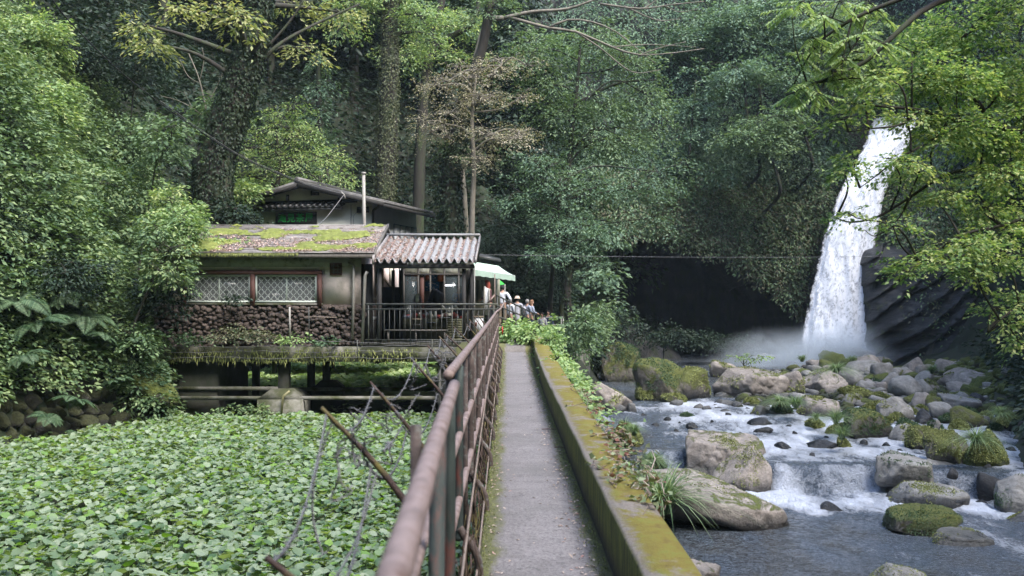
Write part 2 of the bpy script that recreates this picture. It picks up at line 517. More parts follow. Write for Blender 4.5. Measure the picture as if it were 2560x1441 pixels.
M['tile_dark'] = plain('tile_dark', (0.05, 0.05, 0.05), 0.5, 0.35, 5, dirt=(0.12, 0.12, 0.11), dirt_amt=0.3, bmp=0.2)
M['black_wood'] = plain('black_wood', (0.018, 0.016, 0.015), 0.8, 0.3, 6, bmp=0.2)
M['sign_board'] = plain('sign_board', (0.055, 0.052, 0.05), 0.8, 0.3, 10, bmp=0.3)
M['sign_green'] = plain('sign_green', (0.03, 0.42, 0.08), 0.6, 0.15, 10, bmp=0)
M['shutter'] = plain('shutter', (0.035, 0.05, 0.055), 0.5, 0.2, 4, bmp=0)
M['moss_roof'] = plain('moss_roof', (0.145, 0.165, 0.038), 0.95, 0.45, 7, dirt=(0.09, 0.12, 0.02), dirt_amt=0.35, dirt_scale=4, bmp=0.9)
M['awning'] = plain('awning', (0.46, 0.60, 0.50), 0.7, 0.06, 3, dirt=(0.36, 0.46, 0.38), dirt_amt=0.3, bmp=0.05)
M['canopy_green'] = plain('canopy_green', (0.03, 0.42, 0.05), 0.7, 0.1, 3, bmp=0)
M['white_paint'] = plain('white_paint', (0.60, 0.61, 0.63), 0.6, 0.08, 3, bmp=0)
M['paper'] = plain('paper', (0.72, 0.72, 0.70), 0.8, 0.05, 3, bmp=0)
M['poster_blue'] = plain('poster_blue', (0.015, 0.09, 0.19), 0.7, 0.4, 5, bmp=0)
M['poster_orange'] = plain('poster_orange', (0.42, 0.12, 0.03), 0.7, 0.25, 5, bmp=0)
M['poster_red'] = plain('poster_red', (0.33, 0.05, 0.04), 0.7, 0.25, 5, bmp=0)
M['cloth_black'] = plain('cloth_black', (0.012, 0.013, 0.016), 0.9, 0.3, 8, bmp=0)
M['wicker'] = plain('wicker', (0.13, 0.13, 0.075), 0.85, 0.35, 18, bmp=0.5)
M['grey_blue'] = plain('grey_blue', (0.20, 0.24, 0.31), 0.5, 0.15, 3, bmp=0)
M['interior'] = plain('interior', (0.16, 0.15, 0.13), 0.9, 0.3, 2, bmp=0)
M['red_paint'] = plain('red_paint', (0.45, 0.03, 0.02), 0.5, 0.1, 3, bmp=0)
M['gravel'] = plain('gravel', (0.13, 0.12, 0.105), 0.9, 0.5, 5, dirt=(0.05, 0.06, 0.025), dirt_amt=0.4, bmp=1.0)
M['bamboo'] = plain('bamboo', (0.23, 0.21, 0.11), 0.6, 0.2, 5, bmp=0.1)

def glass_mat(name, tint, alpha):
    m, nt, b, out = nodemat(name)
    b.inputs['Base Color'].default_value = (*tint, 1)
    b.inputs['Roughness'].default_value = 0.08
    b.inputs['Alpha'].default_value = alpha
    return m
M['glass'] = glass_mat('glass', (0.20, 0.21, 0.22), 0.45)
M['glass_clear'] = glass_mat('glass_clear', (0.13, 0.16, 0.17), 0.35)

def path_mat():
    m, nt, b, out = nodemat('path_concrete')
    v = tex_coord(nt)
    sp = N(nt, 'ShaderNodeSeparateXYZ'); nt.links.new(v, sp.inputs[0])
    n1 = noise(nt, v, 2.2, 8, 0.7)
    n2 = noise(nt, v, 60, 4, 0.75)
    c = ramp(nt, n1, [(0.3, (0.19, 0.17, 0.165)), (0.7, (0.27, 0.245, 0.24))])
    c = mix(nt, ramp(nt, n2, [(0.47, 0.0), (0.62, 0.75)]), c, (0.075, 0.068, 0.066))
    crk = noise(nt, tex_coord(nt, (1, 2.2, 1)), 1.1, 9, 0.62, 1.5)
    crk = math_(nt, 'ABSOLUTE', math_(nt, 'SUBTRACT', crk, 0.5))
    c = mix(nt, ramp(nt, crk, [(0.002, 0.7), (0.007, 0.0)]), c, (0.04, 0.036, 0.033))
    c = mix(nt, ramp(nt, noise(nt, v, 0.9, 4, 0.6), [(0.5, 0.0), (0.68, 0.45)]), c, (0.10, 0.095, 0.085))
    c = mix(nt, ramp(nt, noise(nt, v, 25, 3, 0.6), [(0.6, 0.0), (0.72, 0.35)]), c, (0.40, 0.36, 0.35))
    # moss grows in from both edges of the path (x about -0.12 and 0.56)
    d = math_(nt, 'ABSOLUTE', math_(nt, 'SUBTRACT', sp.outputs[0], 0.215))
    n3 = noise(nt, tex_coord(nt, (3, 1, 1)), 1.6, 7, 0.75)
    f = math_(nt, 'ADD', d, math_(nt, 'MULTIPLY', math_(nt, 'SUBTRACT', n3, 0.5), 0.30))
    k = ramp(nt, f, [(0.235, 0.0), (0.305, 1.0)])
    mc = ramp(nt, noise(nt, v, 11, 6, 0.8), [(0.3, (0.055, 0.055, 0.02)), (0.55, (0.12, 0.125, 0.028)), (0.8, (0.22, 0.2, 0.06))])
    c = mix(nt, math_(nt, 'MULTIPLY', k, 0.85), c, mc)
    nt.links.new(c, b.inputs['Base Color'])
    b.inputs['Roughness'].default_value = 0.9
    bump(nt, b, math_(nt, 'ADD', n2, math_(nt, 'MULTIPLY', k, noise(nt, v, 14, 5, 0.8))), 0.7, 0.012)
    return m
M['path'] = path_mat()

def parapet_mat():
    m, nt, b, out = nodemat('parapet')
    v = tex_coord(nt)
    geo = N(nt, 'ShaderNodeNewGeometry')
    sp = N(nt, 'ShaderNodeSeparateXYZ'); nt.links.new(geo.outputs['Normal'], sp.inputs[0])
    up = ramp(nt, sp.outputs[2], [(0.35, 0.0), (0.8, 1.0)])
    n1 = noise(nt, v, 1.3, 8, 0.75, 0.4)
    n2 = noise(nt, v, 9, 7, 0.8)
    n3 = noise(nt, v, 45, 4, 0.8)
    top = ramp(nt, n2, [(0.25, (0.08, 0.06, 0.015)), (0.40, (0.15, 0.11, 0.022)), (0.50, (0.185, 0.15, 0.024)), (0.62, (0.17, 0.175, 0.03)), (0.7, (0.12, 0.13, 0.028)), (0.82, (0.30, 0.27, 0.09))])
    bare = ramp(nt, n3, [(0.3, (0.13, 0.105, 0.095)), (0.7, (0.31, 0.27, 0.26))])
    xs = N(nt, 'ShaderNodeSeparateXYZ'); nt.links.new(v, xs.inputs[0])
    edge = math_(nt, 'ADD', xs.outputs[0], math_(nt, 'MULTIPLY', math_(nt, 'SUBTRACT', n1, 0.5), 0.35))
    top = mix(nt, ramp(nt, edge, [(0.585, 0.85), (0.63, 0.0)]), top, bare)
    top = mix(nt, ramp(nt, n1, [(0.53, 0.0), (0.58, 0.85)]), top, bare)
    vs = tex_coord(nt, (9, 9, 1.2))
    n4 = noise(nt, vs, 2.2, 7, 0.8)
    side = ramp(nt, n4, [(0.26, (0.022, 0.018, 0.012)), (0.42, (0.06, 0.062, 0.013)), (0.56, (0.13, 0.135, 0.02)), (0.75, (0.21, 0.21, 0.035))])
    vs2 = N(nt, 'ShaderNodeSeparateXYZ'); nt.links.new(v, vs2.inputs[0])
    lowf = math_(nt, 'ADD', vs2.outputs[2], math_(nt, 'MULTIPLY', math_(nt, 'SUBTRACT', n2, 0.5), 0.25))
    side = mix(nt, ramp(nt, lowf, [(0.03, 0.9), (0.16, 0.0)]), side, (0.035, 0.028, 0.022))
    c = mix(nt, up, side, top)
    nt.links.new(c, b.inputs['Base Color'])
    b.inputs['Roughness'].default_value = 0.95
    bump(nt, b, math_(nt, 'ADD', n2, math_(nt, 'MULTIPLY', n3, 0.5)), 0.8, 0.02)
    return m
M['parapet'] = parapet_mat()

def river_mat():
    m, nt, b, out = nodemat('river_water')
    v = tex_coord(nt)
    at = N(nt, 'ShaderNodeAttribute', attribute_name='foam')
    sp = tex_coord(nt, (1.0, 0.42, 1.0))
    n1 = noise(nt, sp, 2.4, 8, 0.72, 1.2)
    n2 = noise(nt, sp, 9.0, 6, 0.75, 1.5)
    f = math_(nt, 'ADD', math_(nt, 'MULTIPLY', n1, 0.6), math_(nt, 'MULTIPLY', n2, 0.4))
    f = math_(nt, 'ADD', f, math_(nt, 'MULTIPLY', math_(nt, 'SUBTRACT', at.outputs['Fac'], 0.5), 0.62))
    k = ramp(nt, f, [(0.47, 0.0), (0.60, 0.5), (0.78, 1.0)])
    bed = ramp(nt, noise(nt, v, 1.6, 6, 0.7), [(0.3, (0.020, 0.022, 0.018)), (0.7, (0.065, 0.058, 0.042))])
    bed = mix(nt, ramp(nt, at.outputs['Fac'], [(0.02, 0.15), (0.16, 0.5), (0.4, 0.9)]), bed, (0.055, 0.078, 0.11))
    rp = noise(nt, tex_coord(nt, (1.6, 4.5, 1)), 3.0, 6, 0.7, 1.0)
    rp = math_(nt, 'ABSOLUTE', math_(nt, 'SUBTRACT', rp, 0.5))
    bed = mix(nt, ramp(nt, rp, [(0.006, 0.6), (0.03, 0.0)]), bed, (0.36, 0.42, 0.52))  # ripple highlights and foam flecks painted in as thin pale blue lines
    c = mix(nt, k, bed, (0.66, 0.70, 0.79))
    nt.links.new(c, b.inputs['Base Color'])
    nt.links.new(math_(nt, 'MULTIPLY_ADD', k, 0.5, 0.07), b.inputs['Roughness'])
    b.inputs['IOR'].default_value = 1.333
    b.inputs['Specular IOR Level'].default_value = 0.8
    vw = tex_coord(nt, (1.0, 0.5, 1.0))
    h = math_(nt, 'ADD', noise(nt, vw, 7.0, 5, 0.65, 0.8), math_(nt, 'MULTIPLY', noise(nt, vw, 22.0, 4, 0.7, 0.5), 0.5))
    h = math_(nt, 'ADD', h, math_(nt, 'MULTIPLY', k, 0.5))
    bump(nt, b, h, 1.0, 0.17)
    return m
M['river'] = river_mat()

def fall_mat(name, hole):
    m, nt, b, out = nodemat(name)
    uv = N(nt, 'ShaderNodeAttribute', attribute_name='flow')
    mp = N(nt, 'ShaderNodeMapping'); mp.inputs['Scale'].default_value = (1.0, 1.0, 1.0)
    nt.links.new(uv.outputs['Vector'], mp.inputs[0])
    mp2 = N(nt, 'ShaderNodeMapping'); mp2.inputs['Scale'].default_value = (15, 2.6, 1)
    nt.links.new(uv.outputs['Vector'], mp2.inputs[0])
    n1 = noise(nt, mp2.outputs[0], 1.0, 8, 0.72, 0.7)
    mp3 = N(nt, 'ShaderNodeMapping'); mp3.inputs['Scale'].default_value = (5.0, 1.6, 1)
    nt.links.new(uv.outputs['Vector'], mp3.inputs[0])
    n2 = noise(nt, mp3.outputs[0], 2.2, 8, 0.75, 1.2)
    f = math_(nt, 'ADD', math_(nt, 'MULTIPLY', n1, 0.5), math_(nt, 'MULTIPLY', n2, 0.5))
    c = ramp(nt, f, [(0.30, (0.45, 0.49, 0.57)), (0.44, (0.74, 0.76, 0.82)), (0.6, (0.86, 0.87, 0.92))])
    nt.links.new(c, b.inputs['Base Color'])
    b.inputs['Roughness'].default_value = 0.7
    b.inputs['Subsurface Weight'].default_value = 0.0
    ed = N(nt, 'ShaderNodeAttribute', attribute_name='edge')
    a = math_(nt, 'ADD', ed.outputs['Fac'], math_(nt, 'MULTIPLY', math_(nt, 'SUBTRACT', f, 0.5), 3.0))
    nt.links.new(ramp(nt, a, [(hole, 0.0), (hole + 0.55, 1.0)]), b.inputs['Alpha'])
    bump(nt, b, f, 0.5, 0.15)
    return m
M['fall'] = fall_mat('fall', 0.02)
M['fall_front'] = fall_mat('fall_front', 0.55)

def cliff_mat():
    m, nt, b, out = nodemat('cliff_rock')
    v = tex_coord(nt)
    n1 = noise(nt, v, 0.5, 8, 0.7)
    n2 = noise(nt, tex_coord(nt, (1.5, 1.5, 0.5)), 1.2, 7, 0.75)
    c = ramp(nt, n1, [(0.3, (0.022, 0.023, 0.026)), (0.5, (0.045, 0.045, 0.047)), (0.72, (0.085, 0.075, 0.062))])
    c = mix(nt, ramp(nt, n2, [(0.5, 0.0), (0.62, 0.8)]), c, (0.038, 0.05, 0.018))
    nt.links.new(c, b.inputs['Base Color'])
    b.inputs['Roughness'].default_value = 0.75
    bump(nt, b, math_(nt, 'ADD', n1, n2), 0.9, 0.3)
    return m
M['cliff'] = cliff_mat()

def slab_mat():
    m, nt, b, out = nodemat('layered_rock')
    tc = N(nt, 'ShaderNodeTexCoord')
    mp = N(nt, 'ShaderNodeMapping')
    mp.inputs['Rotation'].default_value = (0, math.radians(48), 0)
    mp.inputs['Scale'].default_value = (0.35, 1, 2.6)
    nt.links.new(tc.outputs['Object'], mp.inputs[0])
    n1 = noise(nt, mp.outputs[0], 0.9, 7, 0.7, 0.3)
    n2 = noise(nt, tex_coord(nt), 0.8, 6, 0.7)
    c = ramp(nt, n1, [(0.35, (0.012, 0.013, 0.016)), (0.5, (0.028, 0.029, 0.033)), (0.68, (0.065, 0.062, 0.06))])
    geo = N(nt, 'ShaderNodeNewGeometry')
    c = mix(nt, ramp(nt, n2, [(0.56, 0.0), (0.64, 0.85)]), c, (0.045, 0.055, 0.016))
    nt.links.new(c, b.inputs['Base Color'])
    b.inputs['Roughness'].default_value = 0.5
    bump(nt, b, n1, 1.0, 0.25)
    return m
M['slab_rock'] = slab_mat()

def vol_mat(name, dens, col, radial=True, nscale=0.5):
    m = bpy.data.materials.new(name)
    m.use_nodes = True
    nt = m.node_tree
    nt.nodes.remove(nt.nodes['Principled BSDF'])
    out = nt.nodes['Material Output']
    pv = N(nt, 'ShaderNodeVolumePrincipled')
    pv.inputs['Color'].default_value = (*col, 1)
    pv.inputs['Anisotropy'].default_value = 0.2
    if radial:
        tc = N(nt, 'ShaderNodeTexCoord')
        ln = N(nt, 'ShaderNodeVectorMath', operation='LENGTH')
        nt.links.new(tc.outputs['Object'], ln.inputs[0])
        n = noise(nt, tc.outputs['Object'], nscale, 7, 0.68, 1.0)
        g = math_(nt, 'SUBTRACT', 1.0, ln.outputs['Value'], clamp=True)
        g = math_(nt, 'MULTIPLY', math_(nt, 'POWER', g, 1.9), math_(nt, 'MULTIPLY', math_(nt, 'SUBTRACT', n, 0.36), 3.2, clamp=True))
        nt.links.new(math_(nt, 'MULTIPLY', g, dens), pv.inputs['Density'])
    else:
        pv.inputs['Density'].default_value = dens
    nt.links.new(pv.outputs[0], out.inputs['Volume'])
    return m
# ------------------------------------------------------------------ valley: ground, hillside, river, path
FLOOR_POLY = np.array([(-15, -8), (-14.4, 12), (-13.0, 24.0), (-10.4, 30.2), (-12.5, 33), (-12.5, 40), (-9, 48), (-2, 51), (4, 54), (5, 62), (5, 82),
                       (26, 82), (28, 66), (27.5, 58), (25.5, 50), (22.5, 42), (17.5, 31), (15, 20), (14, 10), (14, -8)], float)
def poly_dist(x, y):
    """Distance outside the valley floor (negative inside)."""
    p = np.stack([x, y], -1)
    best = np.full(x.shape, 1e9)
    inside = np.zeros(x.shape, bool)
    n = len(FLOOR_POLY)
    for k in range(n):
        a, b = FLOOR_POLY[k], FLOOR_POLY[(k + 1) % n]
        e = b - a
        t = np.clip(((p - a) @ e) / (e @ e), 0, 1)
        d = np.linalg.norm(p - a - t[..., None] * e, axis=-1)
        best = np.minimum(best, d)
        c = ((a[1] > y) != (b[1] > y)) & (x < (b[0] - a[0]) * (y - a[1]) / (b[1] - a[1] + 1e-12) + a[0])
        inside ^= c
    return np.where(inside, -best, best)

def water_level(x, y):
    x, y = np.asarray(x, float), np.asarray(y, float)
    yc = 33.9 - 2.9 * smooth01(x, 6.2, 8.6) - 1.2 * smooth01(x, 12, 15)
    return -4.5 + 0.74 * smooth01(y, yc - 0.55, yc + 0.1) + 0.44 * smooth01(y, yc + 1, 48) + 0.22 * smooth01(y, 48, 60)

BANK_Y = [0, 26, 30, 36, 42, 50, 60, 72]
BANK_X = [0.95, 0.95, 1.2, 1.8, 2.6, 3.6, 5.0, 6.0]
def ground_z(x, y):
    x, y = np.asarray(x, float), np.asarray(y, float)
    d = poly_dist(x, y)
    xb = np.interp(y, BANK_Y, BANK_X)
    field = np.where(y < 33, -2.55, -2.35) + 0 * x
    land = field + (field * -1 - 0.75 + 0 * x) * smooth01(x, -2.6, -1.2) * smooth01(y, 28.5, 30.5)
    land = land - 2.2 * smooth01(y, 46, 60) * smooth01(x, 0, 6)
    bed = water_level(x, y) - 0.55
    bar = smooth01(x - 0.30 * y, -6.0, -2.0) * smooth01(y, 40, 45) * (1 - smooth01(y, 60, 63.5))
    bed = bed + bar * 0.62
    bed = bed + smooth01(x - np.interp(y, [0, 20, 31, 42, 50, 58], [9, 12, 14.5, 19.5, 22.0, 24]), 0, 4) * 1.6
    t = smooth01(x, xb - 0.2, xb + 1.3)
    z = land * (1 - t) + bed * t
    o = np.maximum(d, 0)
    hill = 1.35 * o + 0.022 * o * o
    hill = np.where(x < -9, 1.1 * smooth01(o, 0, 0.5) + 2.2 * np.minimum(o, 5) + 1.1 * np.maximum(o - 5, 0), hill)
    hill = np.minimum(hill, 60 + 0.1 * o)
    return z + hill

def build_ground():
    xs = np.concatenate([np.linspace(-150, -40, 12)[:-1], np.linspace(-40, 45, 220), np.linspace(45, 150, 12)[1:]])
    ys = np.concatenate([np.linspace(-60, 5, 10)[:-1], np.linspace(5, 95, 230), np.linspace(95, 190, 12)[1:]])
    X, Y = np.meshgrid(xs, ys)
    Z = ground_z(X, Y)
    p = np.stack([X.ravel(), Y.ravel(), Z.ravel() * 0.5], -1)
    dd = np.maximum(poly_dist(X, Y), 0)
    Z = Z + (fbm(p * 0.35, 4, 3).reshape(X.shape)) * np.clip(0.12 + dd * 0.4, 0, 1.6)
    # the embankment of the path is a body of its own: keep the ground clear of its top
    MB().sheet(np.stack([X, Y, Z], -1)).build('ground', M['soil'], smooth=True, kind='structure')
build_ground()

def build_river():
    xs = np.linspace(0.7, 31, 300)
    ys = np.concatenate([np.linspace(6, 24, 120)[:-1], np.linspace(24, 38, 220)[:-1], np.linspace(38, 80, 190)])
    X, Y = np.meshgrid(xs, ys)
    Z = water_level(X, Y)
    yc = 33.9 - 2.9 * smooth01(X, 6.2, 8.6) - 1.2 * smooth01(X, 12, 15)
    turb = np.exp(-((Y - yc + 1.6) / 1.9) ** 2) * 1.0
    turb = np.maximum(turb, 0.30 * smooth01(Y, yc, yc + 1.0) * (1 - smooth01(Y, 46, 50)))
    turb = np.maximum(turb, 0.12 * smooth01(Y, 20, 26))
    p = np.stack([X.ravel(), Y.ravel(), np.zeros(X.size)], -1)
    w = fbm(p * np.array([1.5, 0.8, 1]), 4, 11).reshape(X.shape)
    w2 = np.abs(fbm(p * np.array([3.2, 2.0, 1]) + 5, 4, 12).reshape(X.shape))
    Z = Z + w * (0.025 + 0.11 * turb) + (0.3 - w2) * 0.24 * turb
    # standing ridges: the flow runs over hidden stones
    Z = Z + 0.05 * np.sin(Y * 3.1 + 2.2 * w + X * 0.6) * (0.25 + turb) * smooth01(Y, 33, 36) * (1 - smooth01(Y, 46, 50))
    o = MB().sheet(np.stack([X, Y, Z], -1)).build('river', M['river'], smooth=True, kind='structure')
    foam = np.clip(0.86 * np.exp(-((Y - yc + 2.2) / 1.9) ** 2) + 0.34 * np.exp(-((Y - yc + 0.2) / 0.7) ** 2), 0, 1)
    up = 0.56 * smooth01(Y, yc, yc + 1.2) * (1 - smooth01(Y, 45, 49))
    up = up * (0.75 + 0.5 * smooth01(X, 5.5, 9)) * (1 - 0.7 * np.exp(-((X - 4.2) / 2.0) ** 2) * (1 - smooth01(Y, 37, 40)))
    near = 0.30 * smooth01(X, 7.0, 11.0) * smooth01(Y, 17, 26) + 0.10
    foam = np.maximum(np.maximum(foam * smooth01(X, 3.6, 8.5 ), up), near * (Y < 35))
    foam = np.clip(foam * 1.12 + 0.5 * w, 0, 1)
    me = o.data
    a = me.attributes.new('foam', 'FLOAT', 'POINT')
    a.data.foreach_set('value', foam.ravel().astype(np.float32))
    return o
build_river()

# the walkway: a long concrete body between field and river, with a step up to a landing
def build_path():
    ys = np.linspace(-3, 27.0, 240)
    rows = []
    for y in ys:
        xl = -0.17 + 0.006 * math.sin(y * 3.1) + 0.006 * math.sin(y * 7.7)
        zt = 0.004 * math.sin(y * 1.3)
        rows.append([(xl - 0.01, y, -5.6), (xl, y, -0.30), (xl, y, zt - 0.012), (xl + 0.02, y, zt), (0.1, y, zt + 0.004), (0.35, y, zt + 0.003), (0.60, y, zt), (0.60, y, -5.6)])
    MB().sheet(rows).build('footpath', M['path'], kind='structure')
    mb = MB()
    # landing behind the step, running on towards the shop
    mb.hexa([(-1.4, 27.0, -3), (0.75, 27.15, -3), (0.9, 33.5, -3), (-1.4, 33.5, -3), (-1.4, 27.0, 0.13), (0.75, 27.15, 0.13), (0.9, 33.5, 0.13), (-1.4, 33.5, 0.13)])
    mb.build('landing', M['path'], kind='structure')
build_path()

def offset_line(pts, w):
    p = np.asarray(pts, float)
    t = np.gradient(p[:, :2], axis=0)
    t = unit(t)
    nrm = np.stack([t[:, 1], -t[:, 0]], -1)
    return p[:, :2] + nrm * np.asarray(w)[:, None]

def build_parapet():
    key = [(0.56, -2, .33), (0.56, 2, .33), (0.565, 6, .33), (0.555, 10, .33), (0.55, 14, .33), (0.57, 18, .335), (0.60, 22, .34), (0.66, 25, .36), (0.70, 27.2, .40),
           (0.60, 29.3, .45), (0.30, 31.2, .50), (-0.15, 32.6, .53), (-0.8, 33.2, .53), (-1.5, 33.3, .53)]
    c = curve(key, 260)
    thick = np.interp(c[:, 1], [0, 6, 14, 24, 30], [0.25, 0.27, 0.33, 0.36, 0.3])
    out = offset_line(c, thick)
    nz = fbm(np.stack([c[:, 0], c[:, 1] * 1.2, c[:, 2]], -1), 3, 5)
    rows = []
    for k in range(len(c)):
        x, y, z = c[k]
        ox, oy = out[k]
        z = z + 0.012 * nz[k]
        ix = x + 0.01 * nz[k]
        mx, my = (ix + ox) / 2, (y + oy) / 2
        rows.append([(ix, y, -0.05), (ix, y, z * 0.5), (ix, y, z - 0.02), (ix + (ox - ix) * .06, y + (oy - y) * .06, z),
                     (mx, my, z + 0.008), (ix + (ox - ix) * .94, y + (oy - y) * .94, z), (ox, oy, z - 0.025), (ox, oy, -0.6), (ox + (ox - ix) * .3, oy + (oy - y) * .3, -5.6)])
    o = MB().sheet(rows).build('parapet_wall', M['parapet'], smooth=False)
    props(o, 'low mossy concrete parapet wall with orange green top curving along the footpath', 'wall')
build_parapet()

# ------------------------------------------------------------------ cliff with the cave
def build_cliff():
    xs = np.linspace(2, 50, 240)
    zs = np.linspace(-6, 40, 230)
    X, Z = np.meshgrid(xs, zs)
    n = fbm(np.stack([X.ravel(), Z.ravel() * 0.8, np.zeros(X.size)], -1) * 0.16, 5, 21).reshape(X.shape)
    n2 = fbm(np.stack([X.ravel() * 1.4, Z.ravel() * .5, np.zeros(X.size)], -1) * 0.8, 4, 22).reshape(X.shape)
    Y = 72.0 + n * 3.0 + n2 * 0.7 + np.maximum(Z - 8, 0) * 0.22
    # the cave: wide low hollow under an overhang (photo x 1450-2020, y 600-905)
    top = np.interp(X, [4, 6.5, 9, 13, 16, 18.5, 20.5, 21.8], [2.4, 5.4, 6.3, 5.6, 4.6, 3.0, 1.6, -4.0])
    top = top + n2 * 1.1
    bot = np.interp(X, [4, 7, 10, 12.5, 15], [2.0, 0.8, -0.8, -2.2, -4.5])
    inside = smooth01(top - Z, -0.15, 0.7) * smooth01(Z - bot, -0.8, 0.8) * smooth01(X, 5, 8) * (1 - smooth01(X, 21.0, 23.2))
    Y = Y + inside * 9.5
    # buttress on the far bank side of the fall, leaning out
    gz = np.interp(Z, [-3.2, 2, 6, 13.5, 16, 20], [24.2, 24.4, 24.8, 28.6, 30.0, 29.0])
    R = smooth01(X - gz, 0.4, 3.0)
    Y = Y - R * (4.5 + 2.5 * smooth01(12 - Z, 0, 14)) - 1.2 * smooth01(X, 30, 40)
    # gully the fall runs in
    gx = np.interp(Z, [-3.2, 2, 6, 13.5, 16], [22.3, 23.0, 23.9, 26.0, 27.5])
    Y = Y + 1.4 * np.exp(-((X - gx) / 1.9) ** 2) * (1 - inside)
    o = MB().sheet(np.stack([X, Y, Z], -1)).build('cliff', M['cliff'], smooth=True, kind='structure')
    return X, Y, Z
CLX, CLY, CLZ = build_cliff()

def cliff_y(x, z):
    i = np.clip(np.searchsorted(CLX[0], x), 0, CLX.shape[1] - 1)
    j = np.clip(np.searchsorted(CLZ[:, 0], z), 0, CLX.shape[0] - 1)
    return CLY[j, i]

def build_rock_face():
    """The bare layered rock beside the fall's foot: slabs stacked on a slant."""
    rng = np.random.default_rng(5)
    root = empty('rock_outcrop', (26.5, 63.5, -3.2), 'dark bare outcrop of slanting layered rock beside the waterfall foot', 'rock outcrop')
    xs = np.linspace(0, 1, 150); zs = np.linspace(0, 1, 120)
    U, W = np.meshgrid(xs, zs)
    X = 23.2 + U * 10.5
    Z = -4.2 + W * 10.2
    # bedding planes lean up towards the upper right
    s = (X - 23) * 0.64 + Z * 0.77 * -1
    s2 = (X - 23) * 0.77 + Z * 0.64
    lay = s * 1.05 + 0.35 * fbm(np.stack([s2.ravel() * .4, s.ravel() * .8, s.ravel() * 0], -1), 3, 8).reshape(X.shape)
    step = lay - np.floor(lay)
    n = fbm(np.stack([X.ravel(), Z.ravel(), X.ravel() * 0], -1) * 0.35, 4, 9).reshape(X.shape)
    n3 = fbm(np.stack([s.ravel() * 2.2, s2.ravel() * 0.5, X.ravel() * 0], -1), 4, 10).reshape(X.shape)
    base = 66.0 - (X - 23.2) * 0.42 + W * 2.2
    Y = base - 0.55 * smooth01(step, 0.0, 0.85) * (1 - smooth01(step, 0.9, 1.0)) + n * 1.5 + n3 * 0.55
    Y = Y + 3.5 * (1 - smooth01(U, 0, 0.12)) + 5 * smooth01(W, 0.82, 1)
    o = MB().sheet(np.stack([X, Y, Z], -1)).build('rock_face', M['slab_rock'], root)
build_rock_face()

# ------------------------------------------------------------------ waterfall
def build_waterfall():
    keyt = [  # z height, x left, x right, y
        (14.4, 26.7, 29.5, 71.9), (13.4, 26.0, 28.8, 70.9), (11.0, 24.7, 27.4, 70.0), (8.6, 23.2, 26.0, 69.3), (5.2, 21.9, 25.2, 68.7), (2.0, 21.0, 24.8, 68.1), (-1.2, 20.2, 24.4, 67.6), (-3.3, 19.8, 24.3, 67.3)]
    k = np.array(keyt)
    root = empty('waterfall', (22, 68, -3.1), 'tall white waterfall plunging over the cliff into the pool', 'waterfall')
    for name, mat, off, rng_seed in (('water_curtain', 'fall', 0.0, 1), ('water_spray', 'fall_front', -0.35, 2)):
        nr, nc = 260, 70
        t = np.linspace(0, 1, nr)
        zz = np.interp(t, np.linspace(0, 1, len(k)), k[:, 0])
        xl = np.interp(t, np.linspace(0, 1, len(k)), k[:, 1] - .25); xr = np.interp(t, np.linspace(0, 1, len(k)), k[:, 2] + .15); yy = np.interp(t, np.linspace(0, 1, len(k)), k[:, 3])
        U, T = np.meshgrid(np.linspace(0, 1, nc), t)
        e = fbm(np.stack([t * 9, np.zeros(nr), np.full(nr, rng_seed * 3.0)], -1), 4, rng_seed) * 0.09
        e2 = fbm(np.stack([t * 9, np.ones(nr) * 7, np.full(nr, rng_seed * 3.0)], -1), 4, rng_seed + 9) * 0.09
        X = (xl + e)[:, None] * (1 - U) + (xr + e2)[:, None] * U
        Z = zz[:, None] + 0 * U
        p = np.stack([(X * 2.2).ravel(), (Z * 0.55).ravel(), np.full(X.size, rng_seed * 5.0)], -1)
        n = fbm(p, 5, 31 + rng_seed).reshape(X.shape)
        Y = yy[:, None] + off - 0.45 * np.sin(U * math.pi) + n * 0.2
        o = MB().sheet(np.stack([X, Y, Z], -1)).build(name, M[mat], root, smooth=True)
        me = o.data
        a = me.attributes.new('flow', 'FLOAT_VECTOR', 'POINT')
        fl = np.stack([U.ravel(), (T * 14).ravel(), np.full(U.size, rng_seed * 2.0)], -1)
        a.data.foreach_set('vector', fl.ravel().astype(np.float32))
        b = me.attributes.new('edge', 'FLOAT', 'POINT')
        ed = np.clip(np.minimum(U, 1 - U) * 9.0, 0, 1)
        b.data.foreach_set('value', ed.ravel().astype(np.float32))
build_waterfall()

def ellipsoid(name, loc, r, mat, label=None, cat=None, **kw):
    me = bpy.data.meshes.new(name)
    bm = bmesh.new()
    bmesh.ops.create_icosphere(bm, subdivisions=3, radius=1.0)
    bm.to_mesh(me); bm.free()
    me.materials.append(mat)
    o = link(name, me)
    o.location = loc; o.scale = r
    return props(o, label, cat, **kw)
ellipsoid('mist', (21.9, 66.2, -3.4), (5.0, 2.2, 3.8), vol_mat('mist_a', 10.0, (0.86, 0.93, 1.0), nscale=2.4), 'white spray mist billowing at the foot of the waterfall', 'mist', kind='stuff')
ellipsoid('mist', (17.9, 66.0, -3.3), (5.6, 2.4, 3.2), vol_mat('mist_b', 4.5, (0.86, 0.93, 1.0), nscale=2.8), 'thin drift of spray over the pool beside the cave', 'mist', kind='stuff')

# ------------------------------------------------------------------ rocks
def ico(sub):
    bm = bmesh.new()
    bmesh.ops.create_icosphere(bm, subdivisions=sub, radius=1.0)
    V = np.array([v.co[:] for v in bm.verts]); F = np.array([[v.index for v in f.verts] for f in bm.faces])
    bm.free()
    return V, F
ICO = {k: ico(k) for k in (2, 3, 4, 5, 6)}

